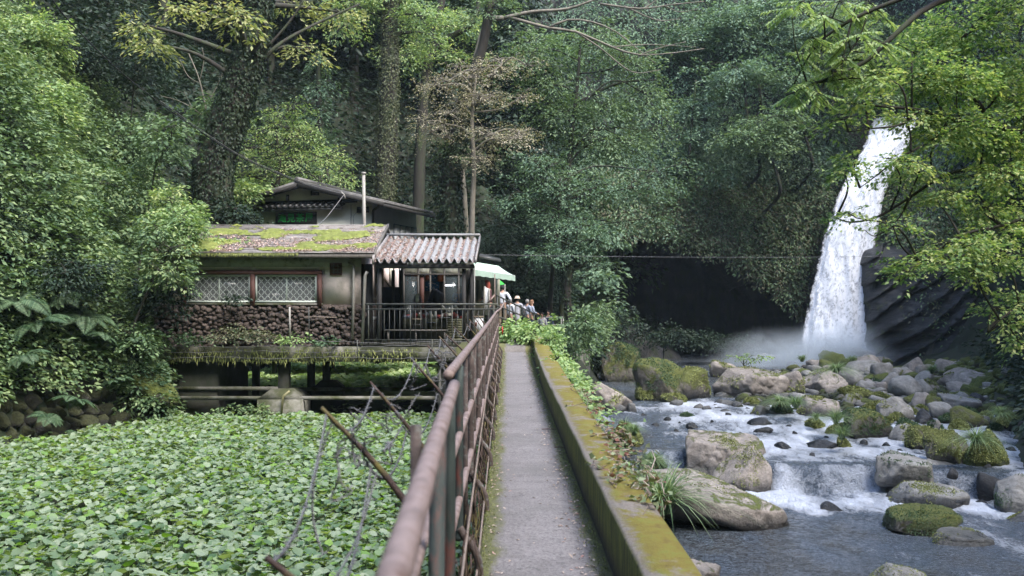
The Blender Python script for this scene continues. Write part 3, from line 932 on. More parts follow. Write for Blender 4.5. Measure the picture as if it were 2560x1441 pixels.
def rock_shape(sub, seed, planes=11, p=14, rough=0.05, flat=False):
    p = p * 3.6; planes = planes + 2
    rng = np.random.default_rng(seed)
    V, F = ICO[sub]
    n = unit(rng.normal(size=(planes, 3)))
    d = rng.uniform(0.62, 1.0, planes)
    if flat:
        n = np.concatenate([n, unit([[0.10, -0.15, 1.0]])]); d = np.append(d, 0.42)
    n = np.concatenate([n, [[0, 0, -1.0]]]); d = np.append(d, 0.7)
    q = np.maximum(V @ n.T / d, 0) ** p
    r = (q.sum(1) + 1e-6 + (1 / 1.25) ** p) ** (-1 / p)
    f1 = fbm(V * 1.3 + seed, 4, seed % 97)
    f2 = fbm(V * 4.5 + seed, 4, seed % 89)
    f3 = np.abs(fbm(V * 2.2 + seed * 1.3, 5, seed % 83))
    r = r * (1 + rough * 1.3 * f1 + rough * 1.1 * f2 - rough * 5.0 * np.maximum(0, 0.10 - f3) * 2)
    W = V * r[:, None]
    lo, hi = W.min(0), W.max(0)
    W = (W - (lo + hi) / 2) / ((hi - lo) / 2)
    return W, F

def solve_depth(px, py):
    D = 40.0
    for _ in range(40):
        x = (px - VX) / FPX * D
        g = float(water_level(x, D))
        D = 0.5 * D + 0.5 * (FPX * (EYE - g) / (py - VY))
    return D, g

ORD = ['first', 'second', 'third', 'fourth', 'fifth', 'sixth', 'seventh', 'eighth', 'ninth', 'tenth', 'eleventh', 'twelfth', 'thirteenth', 'fourteenth', 'fifteenth',
       'sixteenth', 'seventeenth', 'eighteenth', 'nineteenth', 'twentieth', 'twenty-first', 'twenty-second', 'twenty-third', 'twenty-fourth', 'twenty-fifth',
       'twenty-sixth', 'twenty-seventh', 'twenty-eighth', 'twenty-ninth', 'thirtieth', 'thirty-first', 'thirty-second', 'thirty-third', 'thirty-fourth', 'thirty-fifth', 'thirty-sixth']
ROCKS = []
def moss_tufts(o, W, V, F, mat, seed, D):
    rng = np.random.default_rng(seed + 5000)
    lim = {'rock_mossy': -.05, 'rock_green': -.25, 'rock_pale': .24, 'rock_grey': .30, 'rock_black': 9}[mat]
    t = F[rng.integers(0, len(F), 9000)]
    a, b = rng.random((2, 9000, 1)); b = b * (1 - a)
    A, B, C = V[t[:, 0]], V[t[:, 1]], V[t[:, 2]]
    p = A + (B - A) * a + (C - A) * b
    n = unit(np.cross(B - A, C - A))
    f = fbm(p * 1.1 + seed, 5, 61, .65)
    k = (f + .25 * n[:, 2] > lim) & (n[:, 2] > -.25) & (p[:, 2] > V[:, 2].min() + .35 * (V[:, 2].max() - V[:, 2].min()))
    p, n = p[k], n[k]
    if len(p) < 30: return
    m = len(p); s = .0011 * D
    d = n * .5 + rng.normal(0, .6, (m, 3)) + np.array([0, 0, -.3])
    Vv, Ff = leaf_quads(p - n * .005, n + rng.normal(0, .6, (m, 3)), d, s * rng.uniform(.8, 2.4, m), s * .9, .1, .2)
    c = mesh_from('moss', Vv, [Ff], M['needle_moss' if rng.random() < .8 else 'leaf_fern'])
    c = bpy.data.objects.new('moss', c); COL.objects.link(c); c.parent = o
def rock(x0, x1, y0, y1, mat, label, seed, sub=4, deep=0.85, flat=False, group='boulders and stones in the river', name='boulder', cat='boulder', rz=0.0, p=14, rough=0.05, lean=0.0, planes=11, sink=None):
    D, g = solve_depth((x0 + x1) / 2, y1)
    s = D / FPX
    w, h = (x1 - x0) * s, (y1 - y0) * s
    dp = max(w, h * 0.8) * deep
    sk = (0.22 + 0.12 * h) if sink is None else sink
    # part of the visible height is the top surface seen from above
    h_real = max(h - dp * 0.5 * (EYE - g) / D * 0.9, h * 0.55)
    W, F = rock_shape(sub, seed, planes, p, rough, flat)
    c, sn = math.cos(rz), math.sin(rz)
    V = W.copy()
    V[:, 0], V[:, 1] = c * W[:, 0] - sn * W[:, 1], sn * W[:, 0] + c * W[:, 1]
    V[:, 0] /= np.abs(V[:, 0]).max(); V[:, 1] /= np.abs(V[:, 1]).max()
    V = V * np.array([w / 2, dp / 2, (h_real + sk) / 2])
    V[:, 2] += lean * V[:, 0]
    me = mesh_from(name, V, [F], M[mat], smooth=True)
    o = bpy.data.objects.new(name, me)
    COL.objects.link(o)
    cx = ((x0 + x1) / 2 - VX) * s
    o.location = (cx * (1 + dp * 0.4 / D), D + dp * 0.42, g + (h_real - sk) / 2)
    props(o, label, cat, group)
    if sub >= 4: moss_tufts(o, W, V, F, mat, seed, D)
    ROCKS.append((o, x0, x1, y0, y1, D, g, w, h_real, dp))
    return o

BIG = [
 # x0,x1,y0,y1, mat, label, kwargs
 (1705, 1922, 1078, 1205, 'rock_pale', 'huge pale brown boulder with a flat top beside the river cascade', dict(seed=41, sub=6, deep=.8, flat=True, planes=8, rough=.045)),
 (1782, 1932, 1112, 1232, 'rock_pale', 'pointed boulder leaning on the huge pale one with moss at its foot', dict(seed=13, sub=5, deep=.7, p=9)),
 (1560, 1975, 1186, 1328, 'rock_pale', 'long flat pale slab rock sloping into the pool near the parapet', dict(seed=22, sub=6, deep=.62, flat=True, lean=-.16, planes=7, p=11, rough=.03)),
 (1596, 1668, 1128, 1200, 'rock_green', 'dark mossy rock under a grass tuft beside the small chute', dict(seed=15, deep=.9)),
 (1516, 1612, 1058, 1118, 'rock_green', 'grassy green rock standing close to the outer face of the parapet', dict(seed=16, deep=.9)),
 (1463, 1583, 953, 1028, 'rock_pale', 'pinkish angular boulder standing closest to the parapet vine', dict(seed=17, sub=5, planes=8)),
 (1498, 1604, 852, 955, 'rock_mossy', 'tall peaked mossy boulder below the bushes of the near bank', dict(seed=18, sub=5, p=10, planes=8)),
 (1580, 1722, 892, 1004, 'rock_mossy', 'big rounded boulder wholly covered in olive moss', dict(seed=19, sub=5)),
 (1632, 1782, 914, 1002, 'rock_mossy', 'big boulder with mossy face and bare brown end above the rapids', dict(seed=20, sub=5, planes=9)),
 (1590, 1640, 950, 1003, 'rock_green', 'low mossy rock at the foot of the rounded olive boulder', dict(seed=36, deep=.8)),
 (1778, 1968, 918, 994, 'rock_pale', 'widest bare brown boulder at the edge of the plunge pool', dict(seed=21, sub=5, flat=True, planes=9)),
 (1772, 1852, 902, 946, 'rock_pale', 'sloping brown boulder behind the widest one with a sapling', dict(seed=62, planes=8)),
 (1940, 2008, 925, 992, 'rock_pale', 'square brown boulder beside the end of the widest boulder', dict(seed=23, planes=8)),
 (1992, 2124, 922, 988, 'rock_pale', 'domed brown boulder crowned with a big grass tuft', dict(seed=24, sub=5)),
 (1985, 2106, 992, 1040, 'rock_pale', 'long low pinkish rock behind the leafy weeds', dict(seed=25, flat=True)),
 (2092, 2186, 966, 1002, 'rock_mossy', 'low rock half grey and half yellow with moss', dict(seed=26, p=9)),
 (2108, 2226, 1018, 1098, 'rock_mossy', 'large wedge boulder draped with yellow moss in midstream', dict(seed=27, sub=5, planes=8)),
 (2180, 2284, 990, 1052, 'rock_grey', 'tilted grey slab standing behind the yellow mossy wedge', dict(seed=28, sub=5, planes=7, rz=.4)),
 (2348, 2452, 984, 1030, 'rock_grey', 'broad pale flat topped rock across the side channel', dict(seed=29, sub=5, flat=True, planes=8)),
 (2318, 2384, 1004, 1046, 'rock_grey', 'grey pyramid rock in the side channel', dict(seed=30, planes=7)),
 (2342, 2412, 1032, 1062, 'rock_green', 'low green rock below the grey pyramid rock', dict(seed=31)),
 (2222, 2288, 1058, 1104, 'rock_grey', 'smooth pinkish grey rock touching the yellow mossy wedge', dict(seed=32, p=8)),
 (2262, 2346, 1062, 1124, 'rock_mossy', 'rough brown rock with mossy crest beside the rapids', dict(seed=33)),
 (2302, 2432, 1070, 1160, 'rock_mossy', 'large slanting boulder with green grass on its flank', dict(seed=34, sub=5, planes=8)),
 (2408, 2528, 1074, 1168, 'rock_green', 'large dome of bright green moss in the side stream', dict(seed=35, sub=5, p=8)),
 (2280, 2420, 1128, 1212, 'rock_grey', 'smooth grey boulder hump joined to the flat mossy slab', dict(seed=37, sub=5, p=7, planes=8)),
 (2178, 2332, 1146, 1214, 'rock_grey', 'flat grey slab with moss patches at the end of the cascade', dict(seed=38, sub=5, flat=True, p=9, planes=8)),
 (2215, 2412, 1208, 1272, 'rock_grey', 'low grey slab with a bright moss strip below the cascade', dict(seed=39, sub=5, flat=True, p=9)),
 (2438, 2514, 1178, 1252, 'rock_black', 'dark upright block with a green mossy top in the side stream', dict(seed=40, planes=7)),
 (2486, 2640, 1184, 1286, 'rock_grey', 'big round grey boulder at the rim of the lower pool', dict(seed=41, sub=5, p=7)),
 (2505, 2580, 1278, 1306, 'rock_grey', 'flat wet stone under the big round grey boulder', dict(seed=42)),
 (2216, 2402, 1264, 1340, 'rock_mossy', 'humped rock with two moss caps standing in the lower pool', dict(seed=43, sub=5, p=10)),
 (2326, 2486, 1326, 1368, 'rock_grey', 'long smooth grey rock lying beside the two moss caps', dict(seed=44, sub=5, p=7, flat=True)),
 (2166, 2350, 1408, 1500, 'rock_grey', 'smooth grey boulder top rising from the still pool', dict(seed=45, sub=5, p=7)),
 (1700, 1806, 1402, 1470, 'rock_pale', 'pale rock tip beside the parapet at the still pool', dict(seed=46, sub=5, flat=True)),
 (2000, 2100, 1096, 1122, 'rock_black', 'long wet black rock beside two grass tufts', dict(seed=47)),
 (1868, 1936, 1044, 1066, 'rock_black', 'black wedge rock alone in the upper rapids', dict(seed=48, planes=6)),
 (1884, 1932, 1066, 1082, 'rock_black', 'low black rock just below the black wedge', dict(seed=49, planes=7)),
 (1934, 1984, 1104, 1123, 'rock_black', 'black rock above the main cascade lip', dict(seed=50, planes=7)),
 (2062, 2122, 1058, 1086, 'rock_green', 'round green rock wearing long grass beside the wedge', dict(seed=51)),
 (2095, 2128, 1092, 1120, 'rock_green', 'small green rock with grass at the end of the black rock', dict(seed=52)),
 (1700, 1742, 1032, 1046, 'rock_mossy', 'small mossy stone in the rapids above the flat topped boulder', dict(seed=53)),
 (1728, 1762, 1008, 1024, 'rock_grey', 'small grey stone with a twin in the upper rapids', dict(seed=54)),
 (1752, 1784, 1014, 1027, 'rock_grey', 'flatter twin of the small grey stone in the upper rapids', dict(seed=55)),
 (1526, 1568, 1010, 1030, 'rock_grey', 'white capped stone at the foot of the pinkish boulder', dict(seed=56)),
 (1564, 1592, 1006, 1030, 'rock_grey', 'grey stone pressed against the white capped stone', dict(seed=57)),
 (1652, 1714, 983, 1010, 'rock_mossy', 'tan rock at the foot of the two mossy boulders', dict(seed=58)),
 (1672, 1708, 999, 1015, 'rock_grey', 'pebble grey stone in front of the tan rock', dict(seed=59)),
 (1880, 1930, 1012, 1036, 'rock_grey', 'grey triangular rock at the tip of the stone bar', dict(seed=60, planes=6)),
 (1925, 1985, 1004, 1034, 'rock_mossy', 'orange brown mossy rock under the leafy weeds', dict(seed=61)),
 (1858, 1900, 996, 1012, 'rock_green', 'low green rock at the head of the rapids', dict(seed=63)),
 (2045, 2085, 1012, 1038, 'rock_pale', 'small peaked tan stone in front of the long pinkish rock', dict(seed=64, planes=7)),
 (2015, 2062, 1045, 1072, 'rock_green', 'bright mossy clod on the edge of the stone bar', dict(seed=65)),
 (2110, 2170, 935, 965, 'rock_pale', 'pale slab with an undercut edge on the stone bar', dict(seed=66, flat=True)),
 (2145, 2205, 918, 942, 'rock_pale', 'pale rounded boulder on the skyline of the bar', dict(seed=67)),
 (2180, 2262, 948, 976, 'rock_grey', 'flat white topped slab with a black shadowed base', dict(seed=68, flat=True)),
 (2345, 2420, 932, 976, 'rock_pale', 'large pinkish boulder near the mossy far bank', dict(seed=69)),
 (2286, 2350, 948, 985, 'rock_pale', 'broken pale boulder in the middle of the bar', dict(seed=70, planes=7)),
 (2455, 2520, 968, 1010, 'rock_green', 'dark mossy boulder under the far bank branches', dict(seed=71)),
 (2395, 2445, 955, 985, 'rock_green', 'moss covered hump next to the large pinkish boulder', dict(seed=72)),
]
for b in BIG:
    x0, x1, y0, y1, mt, lab, kw = b
    rock(x0, x1, y0, y1, mt, lab, **kw)

def fill_rocks():
    rng = np.random.default_rng(77)
    rows = [(908, 918, 'skyline', 24, (16, 42)), (920, 934, 'second', 26, (18, 48)), (938, 954, 'third', 26, (20, 52)), (958, 976, 'fourth', 24, (20, 56)),
            (980, 1000, 'fifth', 20, (20, 58)), (1004, 1030, 'sixth', 16, (20, 54)), (1034, 1070, 'lowest', 14, (20, 50))]
    lims = [(1880, 2570), (1980, 2580), (2010, 2590), (2060, 2590), (2110, 2590), (2230, 2600), (2400, 2600)]
    for (ya, yb, rn, cnt, (wa, wb)), (xa, xb) in zip(rows, lims):
        step = (xb - xa) / cnt
        for k in range(cnt):
            x = xa + step * (k + rng.uniform(0.1, 0.9))
            w = rng.uniform(wa, wb) * rng.choice([1.0, 1.35, 1.8])
            h = w * rng.uniform(0.42, 0.75)
            yb_ = rng.uniform(ya, yb)
            green = rng.random() < smooth01(x, 2250, 2560) * 0.85 + 0.18
            mt = rng.choice(['rock_green', 'rock_mossy']) if green else rng.choice(['rock_pale', 'rock_grey', 'rock_pale'])
            tone = {'rock_green': 'dark green mossy', 'rock_mossy': 'olive moss topped', 'rock_pale': 'bare tan', 'rock_grey': 'bare grey'}[mt]
            size = 'small' if w < 28 else ('medium' if w < 42 else 'broad')
            rock(x - w / 2, x + w / 2, yb_ - h, yb_, str(mt), f'{size} {tone} stone, {ORD[k]} from the footpath in the {rn} stone bar row', int(rng.integers(1000, 9000)),
                 sub=3, deep=rng.uniform(.7, 1.1), flat=rng.random() < .35, group='stones of the bar below the waterfall', name='stone', cat='stone', rz=rng.uniform(0, 3), p=10, planes=9)
    # wet stones that break the surface of the rapids
    k = 0
    for (x, y, w) in [(1560, 1062, 30), (1640, 1066, 26), (1668, 1052, 22), (1730, 1070, 30), (1760, 1086, 20), (1690, 1080, 18), (1820, 1040, 18), (1850, 1090, 22), (1975, 1070, 24), (1990, 1088, 20),
                      (2065, 1096, 18), (1830, 1010, 16), (2160, 1112, 26), (2215, 1118, 24), (2250, 1130, 20), (2300, 1030, 22), (2265, 1022, 18), (2440, 1060, 26), (2470, 1040, 22), (2500, 1062, 30),
                      (2080, 1278, 60), (2530, 1130, 30), (2470, 1170, 26), (2380, 1190, 30), (2455, 1262, 40), (1610, 1040, 16), (1590, 1080, 20), (1700, 1060, 14), (1780, 1056, 16), (2030, 1140, 18)]:
        h = w * rng.uniform(0.35, 0.55)
        rock(x - w / 2, x + w / 2, y - h, y, 'rock_black', f'wet black stone breaking the rapids, {ORD[k]} counted along the river', 500 + k, sub=3, group='wet stones breaking the rapids', name='stone', cat='stone', p=10, planes=8)
        k += 1
fill_rocks()

def side_stream_rocks():
    rng = np.random.default_rng(123)
    for k in range(34):
        x = 2110 + k * 13.4 + rng.uniform(-14, 14); y = rng.uniform(1000, 1066) + (40 if k % 3 == 0 else 0) + max(0, (x - 2420) * .25)
        w = rng.uniform(26, 64); h = w * rng.uniform(.4, .7)
        mt = str(rng.choice(['rock_grey', 'rock_green', 'rock_mossy', 'rock_black', 'rock_mossy']))
        tone = {'rock_green': 'dark green', 'rock_mossy': 'olive mossy', 'rock_grey': 'bare grey', 'rock_black': 'wet black'}[mt]
        rock(x - w / 2, x + w / 2, y - h, y, mt, f'{tone} angular rock, {ORD[k]} from the cascade side among the side stream rocks', 3000 + k, sub=4, planes=7,
             group='angular rocks in the side stream', name='stone', cat='stone', rz=rng.uniform(0, 3))
side_stream_rocks()

def shingle():
    rng = np.random.default_rng(78)
    V0, F0 = ICO[2]
    mbs = [MB(), MB()]; k = 0
    while k < 2000:
        y = rng.uniform(38, 63.5); x = rng.uniform(0.30 * y - 6.0, 26)
        g = float(ground_z(x, y)) ; wl = float(water_level(x, y))
        if g < wl - .28 or poly_dist(np.array([x]), np.array([y]))[0] > .3: continue
        r = rng.gamma(2.2, .055) + .05
        W, _ = ROCKLETS[k % 12]
        mbs[1 if rng.random() < .3 + .6 * smooth01(x, 15, 23) else 0].add(W * np.array([r * 1.2, r, r * .7]) + np.array([x, y, max(g, wl - .1) + r * .15]), F0)
        k += 1
    mbs[0].build('shingle', M['rock_grey'], smooth=True, kind='stuff'); mbs[1].build('shingle', M['rock_green'], smooth=True, kind='stuff')
ROCKLETS = [rock_shape(2, 900 + j, 7, 8, .06) for j in range(12)]
shingle()

# small chute beside the flat topped boulder: a glassy curtain
def build_chute():
    a, g = solve_depth(1668, 1190)
    rows = []
    top, bot = -3.74, -4.55
    for t in np.linspace(0, 1, 30):
        y = 34.2 - 1.15 * t ** 0.6
        z = top - (top - bot) * max(0, (t - 0.12)) ** 1.5 / 0.88 ** 1.5
        rows.append([(4.65 + 0.045 * k, y + 0.06 * math.sin(k * 1.1) * t + 0.03 * math.sin(k * 2.7), z + 0.03 * math.sin(k * 1.7) * t) for k in range(29)])
    o = MB().sheet(rows).build('chute', M['river'], smooth=True, kind='structure')
    at = o.data.attributes.new('foam', 'FLOAT', 'POINT')
    at.data.foreach_set('value', np.full(len(o.data.vertices), 0.55, np.float32))
build_chute()

def sight_hit(px, py, d0=15.0, d1=90.0):
    """Distance at which the line of sight meets the ground."""
    D = np.arange(d0, d1, 0.1)
    g = ground_z((px - VX) / FPX * D, D)
    k = np.where(EYE - (py - VY) / FPX * D < g)[0]
    return float(D[k[0]]) if len(k) else d1
# ------------------------------------------------------------------ leaves
def spray_leaves(rng, C, O, L, n, leaf, wr=0.45, droop=0.25, tilt=0.45, spread=0.55, upn=None, lvar=0.3, thick=0.10):
    """n leaves in a flat drooping fan at each centre C, growing along O."""
    m = len(C)
    O = unit(O)
    up = np.broadcast_to(np.array([0, 0, 1.0]), O.shape) if upn is None else upn
    S = unit(np.cross(O, up + 1e-4))
    U = np.cross(S, O)
    L = np.broadcast_to(np.asarray(L, float), (m,))
    a = rng.random((m, n))
    b = rng.uniform(-1, 1, (m, n)) * spread * (0.25 + np.sin(np.pi * np.clip(a, 0, 1) ** 0.8))
    pos = C[:, None] + (O[:, None] * a[..., None] + S[:, None] * b[..., None]) * L[:, None, None]
    pos = pos + U[:, None] * rng.normal(0, thick, (m, n))[..., None] * L[:, None, None]
    pos[..., 2] -= droop * (a ** 2 + 0.4 * np.abs(b)) * L[:, None]
    d = O[:, None] * 0.8 + S[:, None] * (np.sign(b) * 0.8 + rng.normal(0, .35, (m, n)))[..., None]
    d[..., 2] -= 0.25 + rng.normal(0, 0.2, (m, n))
    nn = U[:, None] + rng.normal(0, tilt, (m, n, 3))
    ll = leaf * rng.uniform(1 - lvar, 1 + lvar, m * n)
    return leaf_quads(pos.reshape(-1, 3), nn.reshape(-1, 3), d.reshape(-1, 3), ll, ll * wr)

def ell_points(rng, c, r, n, inner=0.45, lower=-0.75):
    d = unit(rng.normal(size=(n * 3, 3)))
    d = d[d[:, 2] > lower][:n]
    k = rng.uniform(inner ** 2, 1, len(d)) ** 0.5
    p = c + d * r * k[:, None]
    return p, d

class Plant:
    """A tree or bush drawn where it stands: trunk and limbs in one mesh, the crown in another."""
    def __init__(self, name, label, cat, base, seed, group=None):
        self.rng = np.random.default_rng(seed)
        self.seed = seed
        self.root = empty(name, tuple(base), label, cat, group)
        self.base = np.array(base, float)
        self.wood, self.leaf, self.nw, self.nl = MB(), MB(), 0, 0
        self.path = None
    def trunk(self, pts, r, n=10, noise=0.12, seg=14):
        c = curve(pts, seg)
        rr = np.interp(np.linspace(0, 1, len(c)), np.linspace(0, 1, len(r)), r)
        self.wood.tube(c, rr, n, noise=noise, seed=self.seed)
        if self.path is None: self.path, self.pr = c, rr
        self.nw += 1
        return c, rr
    def limb(self, a, b, r0, r1, sag=0.1, n=6, seg=8):
        a, b = np.asarray(a, float), np.asarray(b, float)
        m = (a + b) / 2 + self.rng.normal(0, 0.09, 3) * np.linalg.norm(b - a)
        m[2] += sag * np.linalg.norm(b - a)
        c = curve([a, m, b], seg)
        self.wood.tube(c, np.linspace(r0, r1, len(c)), n)
        self.nw += 1
        return c
    def nearest(self, p, above=0.0):
        d = np.linalg.norm((self.path - p) * np.array([1, 1, 1.0]), axis=1) + 1.6 * np.maximum(0, self.path[:, 2] - p[2] + above)
        k = int(np.argmin(d))
        return self.path[k], self.pr[k]
    def cluster(self, c, r, dens=9, leaf=0.12, L=0.6, n=14, limb=True, twigs=6, r0=None, tilt=0.45, droop=0.3, wr=0.45, lumps=5, inner=0.5, spread=0.55, lower=-0.75, thick=0.10, lr=0.03):
        c, r = np.asarray(c, float), np.asarray(r, float)
        rng = self.rng
        dens *= 1.5; leaf *= 1.28; wr *= 1.1
        subs = [(c + rng.normal(0, 0.38, 3) * r * np.array([1, 1, 0.8]), r * rng.uniform(0.45, 0.72)) for _ in range(lumps)] if lumps else [(c, r)]
        if limb and self.path is not None:
            a, ra = self.nearest(c, 0.5)
            self.limb(a, c, min(ra * 0.55, 0.03 + 0.025 * np.linalg.norm(c - a)), lr, 0.12)
        for sc, sr in subs:
            area = (sr[0] * sr[2] + sr[1] * sr[2] + sr[0] * sr[1]) * 2
            m = max(4, int(dens * area))
            p, d = ell_points(rng, sc, sr, m, inner, lower)
            o = d * np.array([1, 1, 0.25]) + rng.normal(0, 0.35, d.shape)
            o[:, 2] -= 0.1
            V, F = spray_leaves(rng, p, o, L * rng.uniform(0.7, 1.25, len(p)), n, leaf, wr, droop, tilt, spread, thick=thick)
            self.leaf.add(V, F)
            self.nl += len(F)
            if limb:
                if lumps: self.limb(c, sc, lr, lr * 0.6, 0.05, 4, 4)
                for k in rng.choice(len(p), min(twigs, len(p)), replace=False):
                    self.limb(sc, p[k], lr * 0.5, lr * 0.18, 0.08, 3, 4)
    def done(self, leafmat, bark='bark', ivy=None, crown='crown', stem='trunk'):
        if self.nw: self.wood.build(stem, M[bark], self.root, smooth=True)
        if self.nl: self.leaf.build(crown, M[leafmat], self.root)
        return self.root

def ivy_on(root, path, rad, rng, mat, leaf=0.11, dens=60, fluff=0.25, t0=0, t1=1, name='ivy'):
    mb = MB()
    seg = np.linalg.norm(np.diff(path, axis=0), axis=1)
    s = np.concatenate([[0], np.cumsum(seg)])
    n = int(dens * s[-1] * (t1 - t0) * (np.mean(rad) + fluff * .5) * 6.3)
    u = rng.uniform(t0, t1, n) * s[-1]
    P0 = np.stack([np.interp(u, s, path[:, k]) for k in range(3)], -1)
    R0 = np.interp(u, s, rad)
    a = rng.uniform(0, 2 * math.pi, n)
    rd = np.stack([np.cos(a), np.sin(a), 0.15 * rng.normal(size=n)], -1)
    lump = 0.5 + 0.9 * fbm(np.stack([np.cos(a) * 1.3, np.sin(a) * 1.3, u * 0.9], -1), 3, 4)
    P0 = P0 + rd * (R0 * 0.97 + rng.random(n) * fluff * np.clip(lump, 0.05, 1.5))[:, None]
    dn = rng.normal(0, 0.5, (n, 3)); dn[:, 2] -= 1.0
    dn = dn + rd * 0.35
    V, F = leaf_quads(P0, rd + np.array([0, 0, .6]) + rng.normal(0, .45, (n, 3)), dn, leaf * rng.uniform(.6, 1.3, n), leaf * .7)
    mb.add(V, F).build(name, M[mat], root)

def pts(lst, D):
    return [P(a[0], a[1], D + (a[2] if len(a) > 2 else 0)) for a in lst]

def ptree(name, label, D, trunk, widths, clusters, leafmat, seed, leaf=0.14, L=0.8, dens=6, n=14, bark='bark', ivy=None, group=None, limbs=(), cat='tree', **kw):
    if D >= 38: leaf *= .74; n = int(n * 1.6)
    s = D / FPX
    path = pts(trunk, D)
    base = path[0].copy()
    g = float(ground_z(base[0], base[1])) - 0.3
    if D > 60:
        path = [path[0] + np.array([0.2, 5.0, -1.0])] + path
        widths = [widths[0]] + list(widths)
    elif base[2] > g:
        path = [np.array([base[0] - (path[1][0] - base[0]) * 0.3, base[1], min(g, base[2] - 0.2)])] + path
        widths = [widths[0] * 1.15] + list(widths)
    pl = Plant(name, label, cat, path[0], seed, group)
    c, rr = pl.trunk(path, [w * s / 2 for w in widths], 12 if widths[0] > 15 else 7, seg=24)
    for lm in limbs:
        q = curve(pts(lm[0], D), 14)
        pl.wood.tube(q, np.linspace(lm[1] * s / 2, lm[2] * s / 2, len(q)), 6)
    for cl in clusters:
        x, y, rx, ry = cl[:4]
        dd = cl[4] if len(cl) > 4 else 0
        s2 = (D + dd) / FPX
        pl.cluster(P(x, y, D + dd), (rx * s2, (rx + ry) * 0.5 * s2, ry * s2), dens=dens, leaf=leaf, L=L, n=n, **kw)
    root = pl.done(leafmat, bark)
    if ivy: ivy_on(root, c, rr, pl.rng, *ivy[:1], **ivy[1])
    return root

# ------------------------------------------------------------------ trees behind the tea house
ptree('ivy_tree', 'massive leaning tree trunk wrapped in dark ivy with yellow green leaves above', 36, [(530, 460), (548, 370), (585, 265), (620, 150), (642, 40), (655, -80)], [98, 90, 84, 78, 72, 66],
      [(560, 12, 50, 14, -4), (600, 40, 26, 14, -4), (455, 20, 30, 12, -3), (385, 110, 24, 12, -2), (355, 60, 18, 12, -1), (745, 122, 56, 12, 1), (740, 8, 50, 14, 2), (850, 30, 50, 18, 3)],
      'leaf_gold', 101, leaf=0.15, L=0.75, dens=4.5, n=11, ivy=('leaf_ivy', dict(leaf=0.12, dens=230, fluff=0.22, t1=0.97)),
      limbs=[([(640, 170, 0), (700, 110, 0), (790, 60, 1), (900, 10, 2)], 13, 5), ([(640, 150), (720, 60), (760, 0)], 9, 4)], droop=0.6, wr=0.4)
ptree('ivy_tree', 'straight tall trunk covered in olive ivy behind the pole', 46, [(962, 495), (970, 300), (975, 120), (982, -80)], [52, 48, 42, 38],
      [(905, 20, 70, 32), (1040, 35, 70, 36), (980, -20, 80, 30), (850, 70, 50, 25, 3), (1080, 90, 40, 30, 2)], 'leaf_lime', 102, leaf=0.15, L=0.8, dens=4.5, n=12,
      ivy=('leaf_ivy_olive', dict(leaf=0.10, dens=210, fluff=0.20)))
ptree('ivy_tree', 'thick column of leafy ivy on a trunk behind the porch roof', 41, [(1128, 600), (1122, 480), (1135, 380), (1160, 250), (1205, 120), (1238, -60)], [44, 42, 38, 30, 24, 20],
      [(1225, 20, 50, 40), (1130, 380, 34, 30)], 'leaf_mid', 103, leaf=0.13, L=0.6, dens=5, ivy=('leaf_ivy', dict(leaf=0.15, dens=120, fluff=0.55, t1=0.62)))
ptree('forked_tree', 'slender dark forked trunk in the shade between the ivy trunks', 52, [(1046, 520), (1056, 300), (1070, 150), (1105, 0), (1120, -80)], [30, 26, 22, 18, 15],
      [(1060, 60, 60, 45), (1110, 130, 55, 40), (1000, 140, 50, 40), (1150, 60, 60, 40)], 'leaf_lime', 104, leaf=0.16, L=0.9, dens=3.5, limbs=[([(1060, 240), (1090, 120), (1180, 60), (1200, -20)], 20, 10)])
ptree('blossoming_tree', 'sparse tree with tan young leaves and bare twigs behind the porch', 40, [(1180, 560), (1185, 420), (1180, 300), (1190, 190)], [14, 12, 10, 6],
      [(1150, 185, 75, 40), (1255, 165, 66, 40), (1085, 215, 50, 40), (1300, 245, 42, 26), (1205, 250, 80, 46), (1245, 345, 78, 50), (1110, 310, 70, 60), (1185, 395, 66, 36), (1300, 330, 40, 26)],
      'leaf_tan', 105, leaf=0.085, L=0.55, dens=6.5, n=9, bark='bark_pale', twigs=16, lr=0.035, inner=0.3, thick=0.05)
ptree('bare_tree', 'pale bare branches reaching over the valley from a grey trunk', 44, [(1165, 560), (1150, 330), (1180, 180), (1215, 60), (1260, 45)], [13, 13, 13, 13, 12],
      [], 'leaf_tan', 106, bark='bark_pale', limbs=[([(1258, 46), (1330, 30), (1420, 22), (1500, -6)], 11, 5), ([(1275, 44), (1370, 70), (1440, 80), (1530, 118), (1600, 138), (1690, 132), (1760, 122)], 9, 2),
      ([(1370, 70), (1420, 50), (1480, 55), (1540, 80), (1590, 120), (1640, 160)], 6, 2), ([(1500, 10), (1600, 22), (1680, 12), (1760, 4)], 6, 2), ([(1560, 15), (1640, 50), (1700, 48)], 4, 1.5), ([(1600, 138), (1650, 120), (1715, 105)], 4, 1.5),
      ([(1610, 22), (1650, -5)], 4, 2), ([(1440, 80), (1500, 120), (1580, 180), (1650, 175)], 5, 1.5), ([(1530, 118), (1620, 112), (1740, 118)], 4, 1), ([(1660, 14), (1700, 30), (1745, 22)], 3, 1)])
ptree('maple_tree', 'broad green maple hanging in layers beside the cave cliff', 50, [(1405, 720, 3), (1420, 520), (1425, 380), (1440, 250), (1450, 120)], [14, 13, 12, 10, 6],
      [(1335, 130, 70, 42), (1450, 110, 90, 50), (1560, 150, 80, 45), (1615, 235, 58, 48), (1510, 260, 90, 48), (1400, 270, 80, 50), (1350, 210, 62, 50), (1640, 330, 40, 42), (1560, 350, 88, 40), (1460, 370, 84, 42)],
      'leaf_mid', 107, leaf=0.16, L=1.0, dens=3.4, n=16, droop=0.5, tilt=0.35, thick=0.05, limbs=[([(1440, 260), (1540, 210), (1640, 200)], 10, 4)])
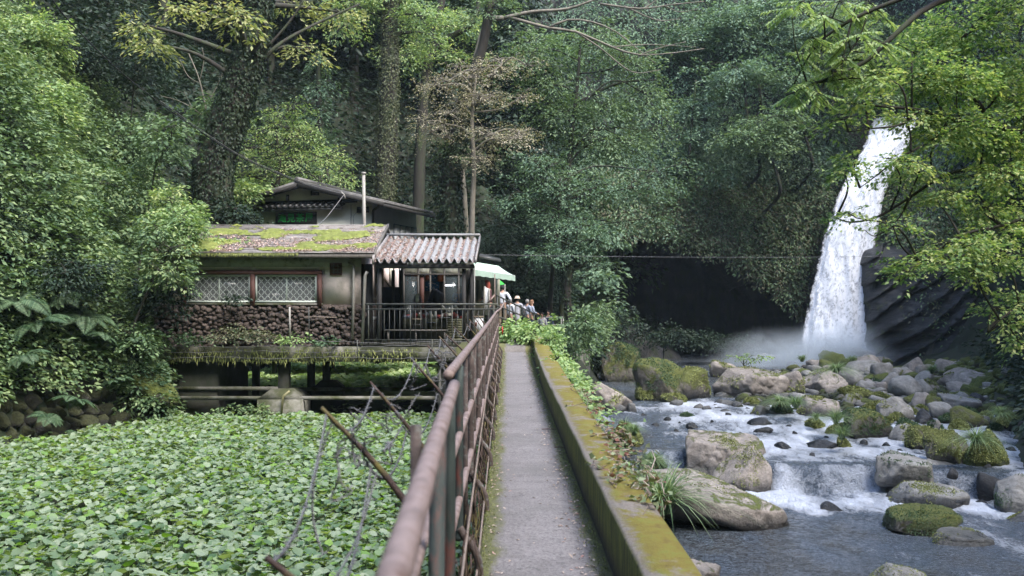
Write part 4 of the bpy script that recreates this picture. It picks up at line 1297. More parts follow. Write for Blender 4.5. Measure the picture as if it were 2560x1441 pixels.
ptree('maple_tree', 'dark blue green maple boughs drooping above the cave mouth', 47, [(1375, 760, 3), (1385, 640), (1395, 560), (1400, 440)], [13, 12, 10, 7],
      [(1645, 430, 52, 34), (1580, 470, 84, 34), (1490, 470, 70, 36), (1395, 480, 62, 38), (1350, 420, 60, 42), (1380, 540, 56, 22), (1560, 560, 50, 18), (1630, 545, 44, 16), (1440, 545, 60, 24), (1300, 480, 50, 40)],
      'leaf_blue', 108, leaf=0.15, L=0.95, dens=3.6, n=16, droop=0.55, tilt=0.35, thick=0.05)
ptree('round_tree', 'small glossy leaved tree with a mossy trunk above the river bank', 39, [(1424, 800), (1418, 730), (1428, 660), (1440, 610)], [20, 18, 15, 9],
      [(1440, 560, 58, 34), (1495, 600, 44, 40), (1405, 605, 52, 34), (1470, 650, 40, 28), (1370, 640, 44, 30)], 'leaf_blue', 109, leaf=0.12, L=0.5, dens=8, n=12, ivy=('leaf_ivy', dict(leaf=0.1, dens=80, fluff=0.25)))
ptree('evergreen_tree', 'dark evergreen thicket tree behind the green awning', 53, [(1330, 800), (1320, 720), (1330, 650)], [16, 14, 8],
      [(1300, 640, 60, 44), (1370, 700, 60, 44), (1290, 720, 50, 40), (1345, 600, 50, 36), (1255, 600, 46, 30), (1235, 560, 50, 30, 3)], 'leaf_dark', 110, leaf=0.13, L=0.6, dens=7)
ptree('conifer_tree', 'slim blue green ivy clad conifer column in the dark forest', 50, [(800, 470), (797, 300), (795, 130)], [22, 18, 8],
      [(795, 160, 24, 30), (797, 215, 32, 34), (800, 275, 36, 36), (802, 335, 40, 36), (805, 400, 44, 34)], 'leaf_blue', 111, leaf=0.15, L=0.6, dens=5.5, droop=0.7, lumps=3)
ptree('young_maple', 'bright airy maple rising behind the tea house ridge', 40, [(690, 520), (700, 420), (690, 330)], [12, 10, 5],
      [(740, 265, 50, 34), (690, 320, 72, 38), (760, 340, 50, 36), (640, 370, 70, 40), (730, 400, 84, 42), (820, 400, 56, 34), (620, 440, 60, 40)], 'leaf_lime', 112, leaf=0.12, L=0.7, dens=4.6, n=12, droop=0.45, tilt=0.4, thick=0.05)
ptree('young_maple', 'lower pale green maple leaning over the rear roof', 42, [(830, 520), (820, 450), (815, 400)], [9, 8, 4],
      [(790, 450, 60, 26), (860, 445, 46, 20), (680, 450, 60, 32), (745, 460, 40, 24), (620, 500, 40, 30)], 'leaf_lime', 113, leaf=0.11, L=0.6, dens=6, n=12, thick=0.05)
ptree('bare_tree', 'leafless grey sapling beside the leaning ivy trunk', 38, [(535, 400), (520, 300), (498, 200), (470, 130)], [7, 5, 4, 2], [], 'leaf_tan', 114, bark='bark_pale',
      limbs=[([(515, 270), (540, 220), (555, 190)], 3, 1), ([(500, 210), (470, 190), (450, 150)], 2.5, 1), ([(520, 300), (480, 270), (440, 250), (400, 240)], 3, 1), ([(500, 200), (510, 150), (505, 120)], 2, 1), ([(480, 270), (460, 230)], 2, 1)])

# ------------------------------------------------------------------ thicket on the steep bank beside the field
def thicket(label, D, x, y, rx, ry, mat, seed, leaf=0.12, L=0.55, dens=8, n=14, k=6, name='shrub', group='shrubs of the thicket on the steep bank', **kw):
    rng = np.random.default_rng(seed)
    leaf *= .82; n = int(n * 1.4)
    c = P(x, y, D)
    s = D / FPX
    bx, by = c[0] - (1.5 if 380 <= x < 480 else .6) * (1 if x < 500 else 0), c[1] + (.2 if 380 <= x < 480 and y > 550 else .9)
    if 1380 < x < 1500 and D < 50: bx -= 1.6
    g = float(ground_z(bx, by))
    base = (bx, by, min(g, c[2] - ry * s * 0.3) - .3)
    pl = Plant(name, label, 'shrub', base, seed, group)
    pl.trunk([base, (c + np.array(base)) / 2 + rng.normal(0, .15, 3), c], [0.05, 0.04, 0.02], 6)
    for _ in range(k):
        a = rng.uniform(0, 2 * math.pi); q = math.sqrt(rng.random()) * 0.72
        d = rng.uniform(-0.5, 0.5)
        cc = P(x + rx * q * math.cos(a), y + ry * q * math.sin(a), D + d)
        pl.cluster(cc, np.array([rx, (rx + ry) / 2, ry]) * s * rng.uniform(0.35, 0.55), dens=dens, leaf=leaf, L=L, n=n, lumps=3, lr=0.018, **kw)
    return pl.done(mat, 'bark', crown='foliage', stem='stems')

BUSHES = [
 (24, 60, 90, 130, 120, 'leaf_lime', 'yellow green shrub at the top of the bank by the cable'),
 (31, 235, 150, 120, 110, 'leaf_dark', 'dark fine leaved shrub under the cable near the top of the bank'),
 (22, 90, 300, 150, 120, 'leaf_lime', 'light green shrub halfway up the bank with feathery shoots'),
 (34, 340, 150, 80, 120, 'leaf_dark', 'tall dark shrub between the cable and the forest gap'),
 (28, 300, 330, 120, 100, 'leaf_mid', 'blue green shrub crossed by the cable'),
 (33, 400, 345, 66, 80, 'leaf_mid', 'soft green shrub in front of the leaning ivy trunk'),
 (22, 170, 480, 160, 110, 'leaf_bush', 'broad mid green shrub with drooping shoots on the bank'),
 (19, 30, 560, 120, 110, 'leaf_dark', 'dark shrub with pale blossoms at the edge of the bank'),
 (28, 350, 520, 120, 110, 'leaf_bush', 'bright shrub above the mossy roof corner'),
 (31, 440, 535, 86, 66, 'leaf_lime', 'sunlit lime shrub just below the leaning ivy trunk'),
 (23.5, 290, 650, 150, 90, 'leaf_bush', 'dense glossy shrub beside the tea house windows'),
 (28.6, 412, 625, 74, 90, 'leaf_bush', 'arching shrub covering the end of the tea house wall'),
 (29.6, 452, 568, 50, 40, 'leaf_lime', 'leafy shoots hanging over the far end of the mossy roof'),
 (21, 120, 690, 140, 80, 'leaf_dark', 'shaded shrub hollow above the ferns'),
 (29.2, 400, 740, 56, 60, 'leaf_dark', 'dark shrub against the stone base of the tea house'),
 (38.5, 590, 470, 50, 50, 'leaf_lime', 'pale green shrub between the leaning trunk and the rear roof'),
 (35, 590, 540, 60, 40, 'leaf_dark', 'dark drooping shrub beside the rear gable'),
 (38, 540, 300, 60, 60, 'leaf_mid', 'soft shrub behind the leafless sapling'),
 (22.5, 330, 935, 70, 50, 'leaf_fern', 'low leafy shrub spilling over the mossy retaining wall'),
 (25.5, 340, 980, 90, 50, 'leaf_bush', 'small leaved ground shrub between wall and wasabi bed'),
 (24, 300, 860, 90, 50, 'leaf_bush', 'big leaved shrub hanging over the fallen mossy slab'),
]
for k, (D, x, y, rx, ry, mt, lab) in enumerate(BUSHES):
    if x < 380: D = min(sight_hit(x, y + ry * .5), 40) - 0.5
    thicket(lab, D, x, y, rx, ry, mt, 200 + k, leaf=0.125 if D < 33 else 0.15, L=0.55 if D < 33 else 0.75, dens=10 if D < 33 else 6.5, wr=0.5)

BANK2 = [
 (30.0, 1300, 826, 26, 8, 'leaf_weed', 'light green weeds below the stair railing'), (28.5, 1352, 828, 32, 18, 'leaf_weed', 'feathery bright weeds behind the curve of the parapet'),
 (24.5, 1378, 858, 24, 26, 'leaf_weed', 'pale weeds pressed against the outer face of the parapet'), (18.5, 1404, 905, 26, 44, 'leaf_weed', 'bright broad leaved weeds climbing the outer face of the parapet'),
 (34, 1440, 800, 48, 40, 'leaf_mid', 'pointed leafy shrub at the edge of the river bank'), (36, 1452, 850, 32, 36, 'leaf_mid', 'dense shrub falling down to the river boulders'),
 (15, 1424, 965, 20, 30, 'leaf_weed', 'thin grassy weeds in the gap outside the parapet'), (38, 1390, 850, 40, 30, 'leaf_dark', 'shadowed shrub under the round tree'),
]
for k, (D, x, y, rx, ry, mt, lab) in enumerate(BANK2):
    s = 0.075 if D < 26 else 0.13
    thicket(lab, D, x, y, rx, ry, mt, 260 + k, leaf=s, L=0.3 if D < 26 else 0.55, dens=30 if D < 26 else 10, k=5, group='weeds and shrubs along the river bank', wr=0.5)
for k, (D, x, y, rx, ry, mt, lab) in enumerate([
 (64, 1530, 805, 90, 30, 'leaf_dark', 'dark green slope shrub at the mouth of the cave'), (66, 1660, 835, 90, 24, 'leaf_dark', 'lower shrub spreading over the cave floor'),
 (60, 1480, 790, 46, 40, 'leaf_mid', 'shrub between the round tree and the cave'), (68, 1800, 850, 70, 26, 'leaf_dark', 'dark shrub deep in the cave beside the mist'),
 (58, 1470, 835, 30, 22, 'leaf_mid', 'shrub behind the tall peaked boulder')]):
    thicket(lab, D, x, y, rx, ry, mt, 280 + k, leaf=0.2, L=1.0, dens=4, k=7, group='shrubs in front of the cave')

# ------------------------------------------------------------------ trees growing from the cliff and the slopes around
CLIFF_TREES = [
 (72, [(1900, 260), (1890, 150), (1900, 60)], [(1830, 40, 80, 36), (1930, 30, 80, 34), (1990, 70, 60, 34), (1870, 95, 70, 34), (1960, 120, 80, 30), (1760, 90, 70, 34), (1700, 110, 50, 28)], 'leaf_blue', 'pale green tree crowning the cliff above the cave'),
 (69, [(1900, 420), (1870, 300), (1860, 200)], [(1840, 170, 66, 28), (1920, 180, 66, 28), (1800, 210, 34, 26), (1980, 200, 50, 26)], 'leaf_blue', 'second storey of pale boughs under the cliff crown tree'),
 (67, [(1950, 480), (1930, 400), (1900, 330)], [(1905, 300, 60, 30), (1850, 345, 46, 26), (1935, 345, 60, 30), (1900, 385, 44, 24), (1960, 290, 40, 26)], 'leaf_mid', 'bright rounded tree halfway down the cliff'),
 (68, [(2030, 420), (2010, 330), (2000, 270)], [(2010, 270, 28, 18), (2040, 330, 30, 26), (2010, 420, 36, 18), (1990, 380, 24, 18)], 'leaf_dark', 'thin dark tree with a pale stem beside the fall'),
 (70, [(1720, 400), (1730, 300), (1740, 200)], [(1700, 260, 34, 30), (1750, 330, 40, 34), (1700, 400, 34, 30), (1770, 260, 44, 34), (1790, 430, 40, 30)], 'leaf_blue', 'shaded tree in the dark cleft of the cliff'),
 (71, [(2080, 330), (2080, 200), (2090, 60)], [(2080, 60, 70, 50), (2150, 110, 60, 40), (2060, 150, 50, 34), (2120, 200, 60, 36), (2180, 230, 60, 36)], 'leaf_mid', 'tall tree standing above the lip of the fall'),
 (74, [(2240, 330), (2250, 200), (2260, 60)], [(2260, 80, 80, 50), (2330, 150, 70, 50), (2240, 190, 60, 40), (2350, 250, 70, 40)], 'leaf_mid', 'green tree behind the lip of the fall'),
]
for k, (D, tr, cl, mt, lab) in enumerate(CLIFF_TREES):
    ptree('cliff_tree', lab, D, tr, [9, 7, 4], cl, mt, 300 + k, leaf=0.24, L=1.2, dens=2.6, n=16, droop=0.45, tilt=0.4, group='trees growing on the cliff', limb=True, twigs=3, thick=0.06)

# archetypes for the forest on the slopes; each copy is a tree of its own
def archetype(seed, mat, h, w, name, leaf=0.26, label='', D=60, layers=9):
    rng = np.random.default_rng(seed)
    pl = Plant(name, label, 'tree', (0, 0, 0), seed, 'forest trees on the slopes')
    pl.trunk([(0, 0, -1.5), (0.2, 0, h * 0.3), (-0.1, .2, h * 0.65), (0.1, 0, h * 0.92)], [0.3, 0.24, 0.16, 0.05], 8)
    for k in range(layers):
        t = k / (layers - 1)
        a = k * 2.4
        r = w * (0.45 + 0.55 * math.sin(math.pi * (0.25 + 0.7 * t))) * rng.uniform(0.8, 1.1)
        c = (math.cos(a) * r * 0.55, math.sin(a) * r * 0.55, h * (0.30 + 0.66 * t))
        pl.cluster(c, (r * 0.6, r * 0.6, h * 0.085), dens=2.6, leaf=leaf, L=1.1, n=14, lumps=4, twigs=2, thick=0.07, lr=0.04)
    return pl.done(mat)
ARCH = [archetype(401, 'leaf_dark', 12, 3.8, 'forest_tree'), archetype(402, 'leaf_blue', 11, 3.6, 'forest_tree'), archetype(403, 'leaf_mid', 13, 4.2, 'forest_tree'), archetype(404, 'leaf_dark', 15, 3.4, 'forest_tree')]
FOREST = [
 # x, y, archetype, scale, label
 (-24, 46, 0, .9, 'dark tree high on the bank behind the cable'), (-18, 52, 3, 1.0, 'tall dark tree seen past the leaning ivy trunk'), (-13, 55, 0, 1.0, 'dark tree in the gap over the rear gable'),
 (-9, 58, 3, 1.1, 'dark tree between the rear gable and the conifer column'), (-5, 60, 1, 1.0, 'blue green tree deep behind the straight ivy trunk'), (-1, 62, 0, 1.1, 'dark tree behind the forked trunk'),
 (2, 60, 3, .9, 'dark tree behind the tan leaved tree'), (-20, 60, 3, 1.2, 'dark tree above the forest gap'), (-14, 66, 1, 1.2, 'blue green tree on the upper slope over the gap'),
 (-7, 70, 2, 1.1, 'green tree on the upper slope over the rear gable'), (0, 72, 2, 1.2, 'green tree on the ridge behind the bare branches'), (5, 70, 1, 1.1, 'blue green tree behind the broad maple'),
 (7, 82, 2, 1.2, 'green tree on the ridge above the broad maple'), (-28, 38, 2, .9, 'green tree on the crest of the steep bank'), (-32, 50, 1, 1.1, 'blue green tree on the far crest of the bank'),
 (-24, 30, 2, .8, 'leafy tree over the yellow green shrub'), (12, 86, 0, 1.3, 'dark tree on the cliff top over the cave'), (18, 88, 3, 1.3, 'tall dark tree on the cliff top'),
 (24, 90, 1, 1.3, 'blue green tree on the cliff top near the lip'), (31, 84, 0, 1.2, 'dark tree behind the pale rock shoulder'), (36, 76, 2, 1.1, 'green tree on the far bank above the outcrop'),
 (33, 66, 0, .9, 'dark tree over the layered outcrop'), (31, 56, 2, .9, 'green tree on the far bank past the stone bar'), (27, 46, 0, .8, 'dark tree behind the maple twigs'),
 (25, 37, 2, .8, 'green tree on the near end of the far bank'), (36, 60, 3, 1.1, 'tall dark tree on the far slope'), (33, 48, 1, 1.0, 'blue green tree on the far slope'), (30, 38, 3, 1.0, 'tall dark tree behind the maple limb'),
 (-19, 24, 1, .6, 'small blue green tree over the light shrub'), (-21, 17, 2, .7, 'green tree at the near end of the bank'),
]
for k, (x, y, a, s, lab) in enumerate(FOREST):
    z = float(ground_z(x, y))
    rr = (k * 1.7) % 6.28
    if k == 0 or (a != 0 and not ARCH[a].get('used')):
        o = ARCH[a]; o.location = (x, y, z); o.rotation_euler = (0, 0, rr); o.scale = (s, s, s)
        for c in o.children: c.location = (0, 0, 0); c.rotation_euler = (0, 0, 0)
        o['label'] = lab; o['used'] = 1
    else:
        copy_tree(ARCH[a], (x, y, z), rr, s, lab)
for a in ARCH:
    if 'used' in a: del a['used']
for o in list(COL.objects):
    if o.name.startswith('forest_tree') and 'used' in o: del o['used']

# ------------------------------------------------------------------ undergrowth over the slopes and the cliff
def undergrowth():
    rng = np.random.default_rng(9)
    n = 100000
    x = rng.uniform(-40, 44, n); y = rng.uniform(12, 88, n)
    n2 = 16000; x[:n2] = rng.uniform(-17.5, -9, n2); y[:n2] = rng.uniform(12, 42, n2)
    n3 = 2600; x[n2:n2 + n3] = rng.uniform(0, 9.5, n3); y[n2:n2 + n3] = rng.uniform(34, 68, n3)
    d = poly_dist(x, y)
    keep = ((d > np.where((x < -8.5) & (y < 29.5), 0.35, 0.0)) & (d < 22)) | ((x > 0.5) & (x < np.interp(y, BANK_Y, BANK_X) - .4) & (y > 34) & (y < 45) & (ground_z(x, y) > water_level(x, y) + .15))
    keep &= ~((x > 23) & (x < 33) & (y > 53) & (y < 69) & (rng.random(len(x)) < .9))
    x, y, d = x[keep], y[keep], d[keep]
    z = ground_z(x, y)
    e = 0.3
    gx = (ground_z(x + e, y) - z) / e; gy = (ground_z(x, y + e) - z) / e
    nn = unit(np.stack([-gx, -gy, np.ones_like(gx)], -1))
    C = np.stack([x, y, z], -1) + nn * (rng.uniform(-0.1, 0.9, len(x)) * np.where((x < -8.5) & (d < 1.2), .4, 1) * np.where(d > 0, 1, .25))[:, None]
    O = np.stack([-gx, -gy, np.full_like(gx, .1)], -1) + rng.normal(0, .7, (len(x), 3))
    near = (x < -8.5) & (y < 42)
    near = near | (d <= 0)
    for sel, mt, lf in ((near, 'leaf_bush', .17), (~near, 'leaf_dark', .30)):
        V, F = spray_leaves(rng, C[sel], O[sel], 0.95 if mt == 'leaf_dark' else .6, 9 if mt == 'leaf_dark' else 14, lf, 0.5, 0.4, 0.5)
        MB().add(V, F).build('undergrowth', M[mt], kind='stuff')
    # the cliff: ferns and creepers, thick above the cave lip and thin on the wet rock
    n = 28000
    X = rng.uniform(3, 46, n); Z = np.concatenate([rng.uniform(-3, 34, n // 2), rng.uniform(1, 13, n - n // 2)])
    Y = cliff_y(X, Z)
    inside = Y > 76.0
    top = np.interp(X, [4, 6.5, 9, 13, 16, 18.5, 20.5, 21.8], [2.0, 4.8, 5.6, 4.8, 3.8, 2.2, 0.8, -4.0])
    fall = (X > np.interp(Z, [-4, 5, 14], [19.4, 21.6, 25.8])) & (X < np.interp(Z, [-4, 5, 14], [24.6, 25.6, 28.2]))
    keep = ~fall & ~((Z < top + 1.3) & (X < 22.0) & (X > 5.0)) & ~((X > 24) & (X < 34) & (Z < 5.5) & (rng.random(len(X)) < .9))
    X, Y, Z = X[keep], Y[keep], Z[keep]
    C = np.stack([X, Y - rng.uniform(0.0, 1.2, len(X)), Z], -1)
    O = np.stack([rng.normal(0, .5, len(X)), np.full(len(X), -.6), rng.normal(-.5, .4, len(X))], -1)
    low = Z < 11
    for sel, mt, nm in ((~low, 'leaf_blue', 'undergrowth'), (low & (rng.random(len(X)) < .6), 'leaf_mid', 'undergrowth'), (low & (rng.random(len(X)) < .5), 'leaf_hang', 'undergrowth')):
        V, F = spray_leaves(rng, C[sel], O[sel], 1.15, 13, 0.24, 0.42, 0.8, 0.5)
        MB().add(V, F).build(nm, M[mt], kind='stuff')
    # curtains of dead fern hanging from the lip of the cave
    m = 300
    X = rng.uniform(6.5, 21.5, m)
    tz = np.interp(X, [4, 6.5, 9, 13, 16, 18.5, 20.5, 21.8], [2.4, 5.4, 6.3, 5.6, 4.6, 3.0, 1.6, -1.0]) + rng.normal(0.6, .5, m)
    C = np.stack([X, cliff_y(X, tz + 1.2) - rng.uniform(0.2, 1.4, m), tz + 0.6], -1)
    O = np.stack([rng.normal(0, .12, m), rng.normal(-.1, .1, m), np.full(m, -1.0)], -1)
    V, F = spray_leaves(rng, C, O, rng.uniform(0.4, 1.2, m), 26, 0.24, 0.35, 0.2, 0.6, 0.22, upn=np.broadcast_to(np.array([0, -1.0, 0.1]), C.shape))
    MB().add(V, F).build('undergrowth', M['leaf_hang'], kind='stuff')
undergrowth()

# ------------------------------------------------------------------ the maple on the far bank whose boughs cross the picture
def big_maple():
    D = 13.0
    base = np.array([9.6, 14.5, -3.4])
    pl = Plant('maple_tree', 'sunlit maple reaching over the river with long thin boughs and lime leaves', 'tree', base, 55)
    c, rr = pl.trunk([base, (9.3, 14.3, 0.2), (8.9, 14.0, 3.0), (8.4, 13.6, 6.0), (8.2, 13.2, 8.5)], [0.30, 0.26, 0.22, 0.16, 0.08], 12)
    s = D / FPX
    def br(lst, a, b):
        q = curve(pts(lst, 0), 26)
        pl.wood.tube(q, np.linspace(a * s / 2, b * s / 2, len(q)), 6)
        return q
    B = [
     ([(2760, 420, 13.6), (2640, 380, 13.3), (2550, 335, 13), (2480, 300, 13), (2440, 250, 13), (2405, 205, 13.2)], 26, 10),
     ([(2640, 375, 13.3), (2560, 335, 13), (2470, 312, 12.8), (2380, 300, 12.5), (2300, 276, 12.4), (2220, 268, 12.4), (2160, 262, 12.4)], 20, 4),
     ([(2700, 60, 13.6), (2520, -30, 13), (2340, 8, 12.4), (2240, 85, 12), (2170, 150, 12), (2100, 185, 12), (2020, 215, 12), (1965, 240, 12)], 20, 3),
     ([(2300, 276, 12.4), (2250, 312, 12.2), (2180, 322, 12), (2120, 330, 12)], 7, 2),
     ([(2760, 440, 14), (2560, 440, 13.6), (2450, 420, 13.2), (2360, 440, 13), (2280, 490, 12.7), (2200, 540, 12.6), (2130, 556, 12.6), (2090, 545, 12.6)], 14, 2.5),
     ([(2380, 300, 12.5), (2330, 350, 12.4), (2250, 395, 12.3), (2190, 440, 12.3), (2150, 470, 12.3)], 7, 2),
     ([(2280, 490, 12.7), (2240, 555, 12.6), (2190, 590, 12.6), (2160, 575, 12.6)], 5, 1.5),
     ([(2760, 520, 14), (2620, 520, 13.4), (2520, 560, 12.8), (2400, 590, 12.4), (2300, 660, 12.2)], 14, 3),
     ([(2760, 640, 14), (2600, 720, 13.4), (2540, 770, 13), (2500, 800, 12.8), (2470, 830, 12.8)], 12, 3),
     ([(2020, 215, 12), (1990, 120, 12), (1980, 40, 12)], 5, 2), ([(2100, 185, 12), (2120, 90, 12), (2140, 10, 12.2)], 6, 3),
     ([(2760, -60, 13.6), (2600, -80, 13.5), (2480, 20, 13.2), (2400, 100, 13)], 16, 5),
    ]
    allp = []
    for lst, a, b in B:
        allp.append(br(lst, a, b))
    pl.path = np.concatenate(allp); pl.pr = np.full(len(pl.path), 0.03)
    for q in (allp[0][0], allp[2][0], allp[4][0], allp[7][0], allp[8][0], allp[11][0]):
        k = int(np.argmin(np.linalg.norm(c - q, axis=1)))
        pl.limb(c[k], q, rr[k] * 0.6, 0.07, 0.0, 8)
    CL = [(2490, 40, 130, 90, 0), (2360, 110, 110, 70, .4), (2520, 190, 110, 80, .3), (2400, 190, 90, 60, -.4), (2300, 210, 100, 46, -.3), (2210, 190, 70, 34, -.8), (2160, 262, 60, 22, -.8), (2260, 290, 90, 30, -.5),
          (2110, 300, 40, 22, -1), (2350, 350, 90, 46, -.4), (2460, 350, 110, 50, .2), (2230, 400, 70, 24, -.8), (2140, 400, 46, 16, -.9), (2110, 425, 30, 16, -1), (2300, 430, 80, 40, -.4), (2420, 440, 90, 50, 0), (2530, 420, 80, 80, .5),
          (2340, 500, 70, 36, -.2), (2460, 520, 70, 40, 0), (2140, 545, 40, 18, -.8), (2230, 560, 40, 20, -.8), (2380, 290, 90, 30, -.6), (2560, 300, 60, 60, 0), (2280, 130, 70, 34, -.4),
          (2480, 590, 90, 34, -.4), (2400, 620, 90, 30, -.6), (2330, 655, 70, 26, -.8), (2270, 680, 34, 12, -.9), (2510, 650, 80, 40, 0), (2440, 680, 50, 40, -.4), (2560, 560, 60, 50, .4),
          (2490, 770, 40, 20, 0), (2545, 750, 44, 44, .2), (2545, 850, 34, 26, .3), (2520, 815, 34, 22, 0)]
    for (x, y, rx, ry, dd) in CL:
        s2 = (D + dd) / FPX
        pl.cluster(P(x, y, D + dd), (rx * s2, (rx + ry) * .6 * s2, ry * s2), dens=52, leaf=0.044, L=0.24, n=13, lumps=4, twigs=6, lr=0.007, droop=0.35, tilt=0.4, thick=0.05, wr=0.55)
    root = pl.done('leaf_maple', 'bark')
big_maple()

def walnut():
    """Compound leaves: long stalks with paired leaflets, hanging at the top of the picture."""
    rng = np.random.default_rng(58)
    base = np.array([10.8, 17.0, -3.0])
    pl = Plant('wingnut_tree', 'tree with long feathered compound leaves hanging at the top beside the fall', 'tree', base, 59)
    q0 = curve([base, (10.4, 15.5, 3.5), (9.2, 13.8, 6.6), P(2480, -90, 12.6), P(2300, -20, 12.1), P(2170, 30, 12), P(2080, 80, 12), P(2030, 130, 12), P(1990, 200, 12)], 60)
    pl.wood.tube(q0, np.concatenate([np.linspace(.2, .03, len(q0) // 2), np.linspace(.03, .006, len(q0) - len(q0) // 2)]), 8)
    q1 = curve([P(2170, 30, 12), P(2150, 90, 12), P(2110, 150, 12), P(2060, 205, 12)], 16); pl.wood.tube(q1, np.linspace(.012, .004, len(q1)), 5)
    q2 = curve([P(2120, 60, 12), P(2060, 40, 12), P(1985, 30, 12)], 12); pl.wood.tube(q2, np.linspace(.01, .004, len(q2)), 5)
    q0b = np.concatenate([q0, q1, q2])
    pl.path, pl.pr = q0b, np.full(len(q0b), .03); pl.nw = 1
    spots = [(1990, 20), (1960, 35), (2030, 50), (2080, 20), (2110, 50), (2150, 20), (2060, 95), (2010, 110), (2095, 120), (2035, 145), (2130, 100), (1985, 150), (2010, 185), (2060, 190), (2090, 160), (1975, 225), (2005, 215), (1960, 250),
             (2025, 250), (2110, 210), (2150, 170), (2180, 120), (2190, 60), (2140, 150), (2050, 60), (2170, 215)]
    for (x, y) in spots:
        a = P(x + 20, y - 18, 12 + rng.uniform(-.4, .4))
        near, _ = pl.nearest(a)
        pl.limb(near, a, 0.012, 0.005, 0.05, 4, 6)
        for j in range(5):
            ang = rng.uniform(0, 2 * math.pi)
            d = unit(np.array([math.cos(ang) - .25, math.sin(ang) * .6, -0.55 + rng.normal(0, .25)]))
            Lr = rng.uniform(0.22, 0.36)
            st = hang(a, a + d * Lr, 0.02, 8)
            pl.wood.tube(st, np.linspace(0.004, 0.002, 8), 3)
            t = np.repeat(np.linspace(0.2, 1, 8), 2)
            C = a + d * Lr * t[:, None]
            side = unit(np.cross(d, [0, 0, 1]))
            sg = np.tile([1, -1], 8)[:, None]
            Dn = side * sg + d * .45 + np.array([0, 0, -.25]) + rng.normal(0, .12, (16, 3))
            V, F = leaf_quads(C, np.tile([0, 0, 1.0], (16, 1)) + rng.normal(0, .25, (16, 3)), Dn, 0.085, 0.034, 0.1, 0.2)
            pl.leaf.add(V, F); pl.nl += 1
    pl.done('leaf_walnut', 'bark')
walnut()

# ------------------------------------------------------------------ ferns, grass, vines
def fern_mesh(seed, n=11, L=1.0, mat='leaf_fern'):
    rng = np.random.default_rng(seed)
    mb = MB()
    for k in range(n):
        a = 2 * math.pi * k / n + rng.uniform(-.25, .25)
        d = np.array([math.cos(a), math.sin(a), 0])
        l = L * rng.uniform(.7, 1.15)
        t = np.linspace(0, 1, 44)
        r = d * (t * l * .85)[:, None]
        r[:, 2] = l * (0.75 * t - 0.85 * t ** 2.2)
        mb.tube(r[::4], 0.006, 3)
        side = np.array([-d[1], d[0], 0])
        tan = unit(np.gradient(r, axis=0))
        w = 0.30 * l * np.sin(np.pi * np.clip(t * .93 + .06, 0, 1)) ** .8
        for sg in (1, -1):
            Dn = side * sg + tan * .35 + np.array([0, 0, -.15])
            nn = np.cross(tan, side) * 1.0 + rng.normal(0, .12, (44, 3))
            V, F = leaf_quads(r[1:], nn[1:], Dn + 0 * r[1:] if Dn.ndim == 1 else Dn[1:], w[1:], 0.027 * l, 0.05, 0.15)
            mb.add(V, F)
    return mesh_from('fern', np.concatenate(mb.V), mb.F, M[mat])
FERN = [fern_mesh(1), fern_mesh(2, 9, 1.25), fern_mesh(3, 13, .9)]
def fern(px, py, D, s, label, k=0, rz=0.0, tilt=0.0):
    o = bpy.data.objects.new('fern', FERN[k % 3])
    COL.objects.link(o)
    D = sight_hit(px, py + 20) - 1.0; s *= .72
    o.location = P(px, py, D)
    o.scale = (s, s, s); o.rotation_euler = (tilt, 0, rz)
    return props(o, label, 'fern', 'ferns')
for k, a in enumerate([(150, 745, 20.5, 1.4, 'tall feathery fern standing highest above the mossy retaining wall'), (205, 800, 20.5, 1.25, 'broad fern in the middle of the fern bank'), (245, 850, 21.5, 1.2, 'fern spreading over dry brown fronds'),
                       (330, 870, 23.5, 1.3, 'arching fern reaching towards the dark space under the deck'), (95, 820, 20, 1.1, 'fern beside round blue green leaves'), (375, 900, 24.5, 1.0, 'fern over the mossy fallen slab'),
                       (120, 1050, 21.3, .8, 'fern growing out of the mossy retaining wall joints'), (185, 1010, 21.8, .8, 'fern hanging on the upper course of the retaining wall'), (290, 960, 23.5, .9, 'fern above the small leaved ground shrub'),
                       (60, 900, 20.8, 1.0, 'fern on top of the retaining wall near its near end'), (40, 760, 19.5, 1.2, 'dark fern under the blossoming shrub'), (190, 1085, 22.3, .5, 'tiny fern at the foot of the retaining wall')]):
    fern(*a, k=k, rz=k * 1.3, tilt=0.35)

def grass_mesh(seed, n=140, L=1.0, lean=0.5, w=0.016):
    rng = np.random.default_rng(seed)
    mb = MB()
    t = np.linspace(0, 1, 7)
    for k in range(n):
        a = rng.uniform(0, 2 * math.pi)
        d = np.array([math.cos(a), math.sin(a), 0])
        l = L * rng.uniform(.6, 1.15); q = lean * rng.uniform(.5, 1.4)
        r = d[None] * (0.05 * rng.random() + l * q * t ** 1.6)[:, None]
        r = r + rng.normal(0, .03, 3) * np.array([1, 1, 0])
        r[:, 2] = l * (t * (1.1 - .2 * q) - 0.75 * q * t ** 2.4)
        s = np.array([-d[1], d[0], 0]) * w * l
        ww = (1 - t ** 2)[:, None]
        mb.sheet(np.stack([r - s * ww, r + s * ww], 1))
    return mesh_from('grass_tuft', np.concatenate(mb.V), mb.F, M['grass'])
GR = [grass_mesh(1, 330, 1.0, .9, .010), grass_mesh(2, 380, 1.0, .7, .012), grass_mesh(3, 420, 1.0, 1.1, .011)]
def grass(px, py, D, s, label, k=0):
    o = bpy.data.objects.new('grass_tuft', GR[k % 3])
    COL.objects.link(o)
    o.location = P(px, py, D)
    o.scale = (s, s, s * (.75 if D > 40 else 1)); o.rotation_euler = (0, 0, px * 0.37)
    return props(o, label, 'grass', 'grass tufts on the river rocks')
def rock_top_D(py, z):
    return FPX * (EYE - z) / (py - VY)
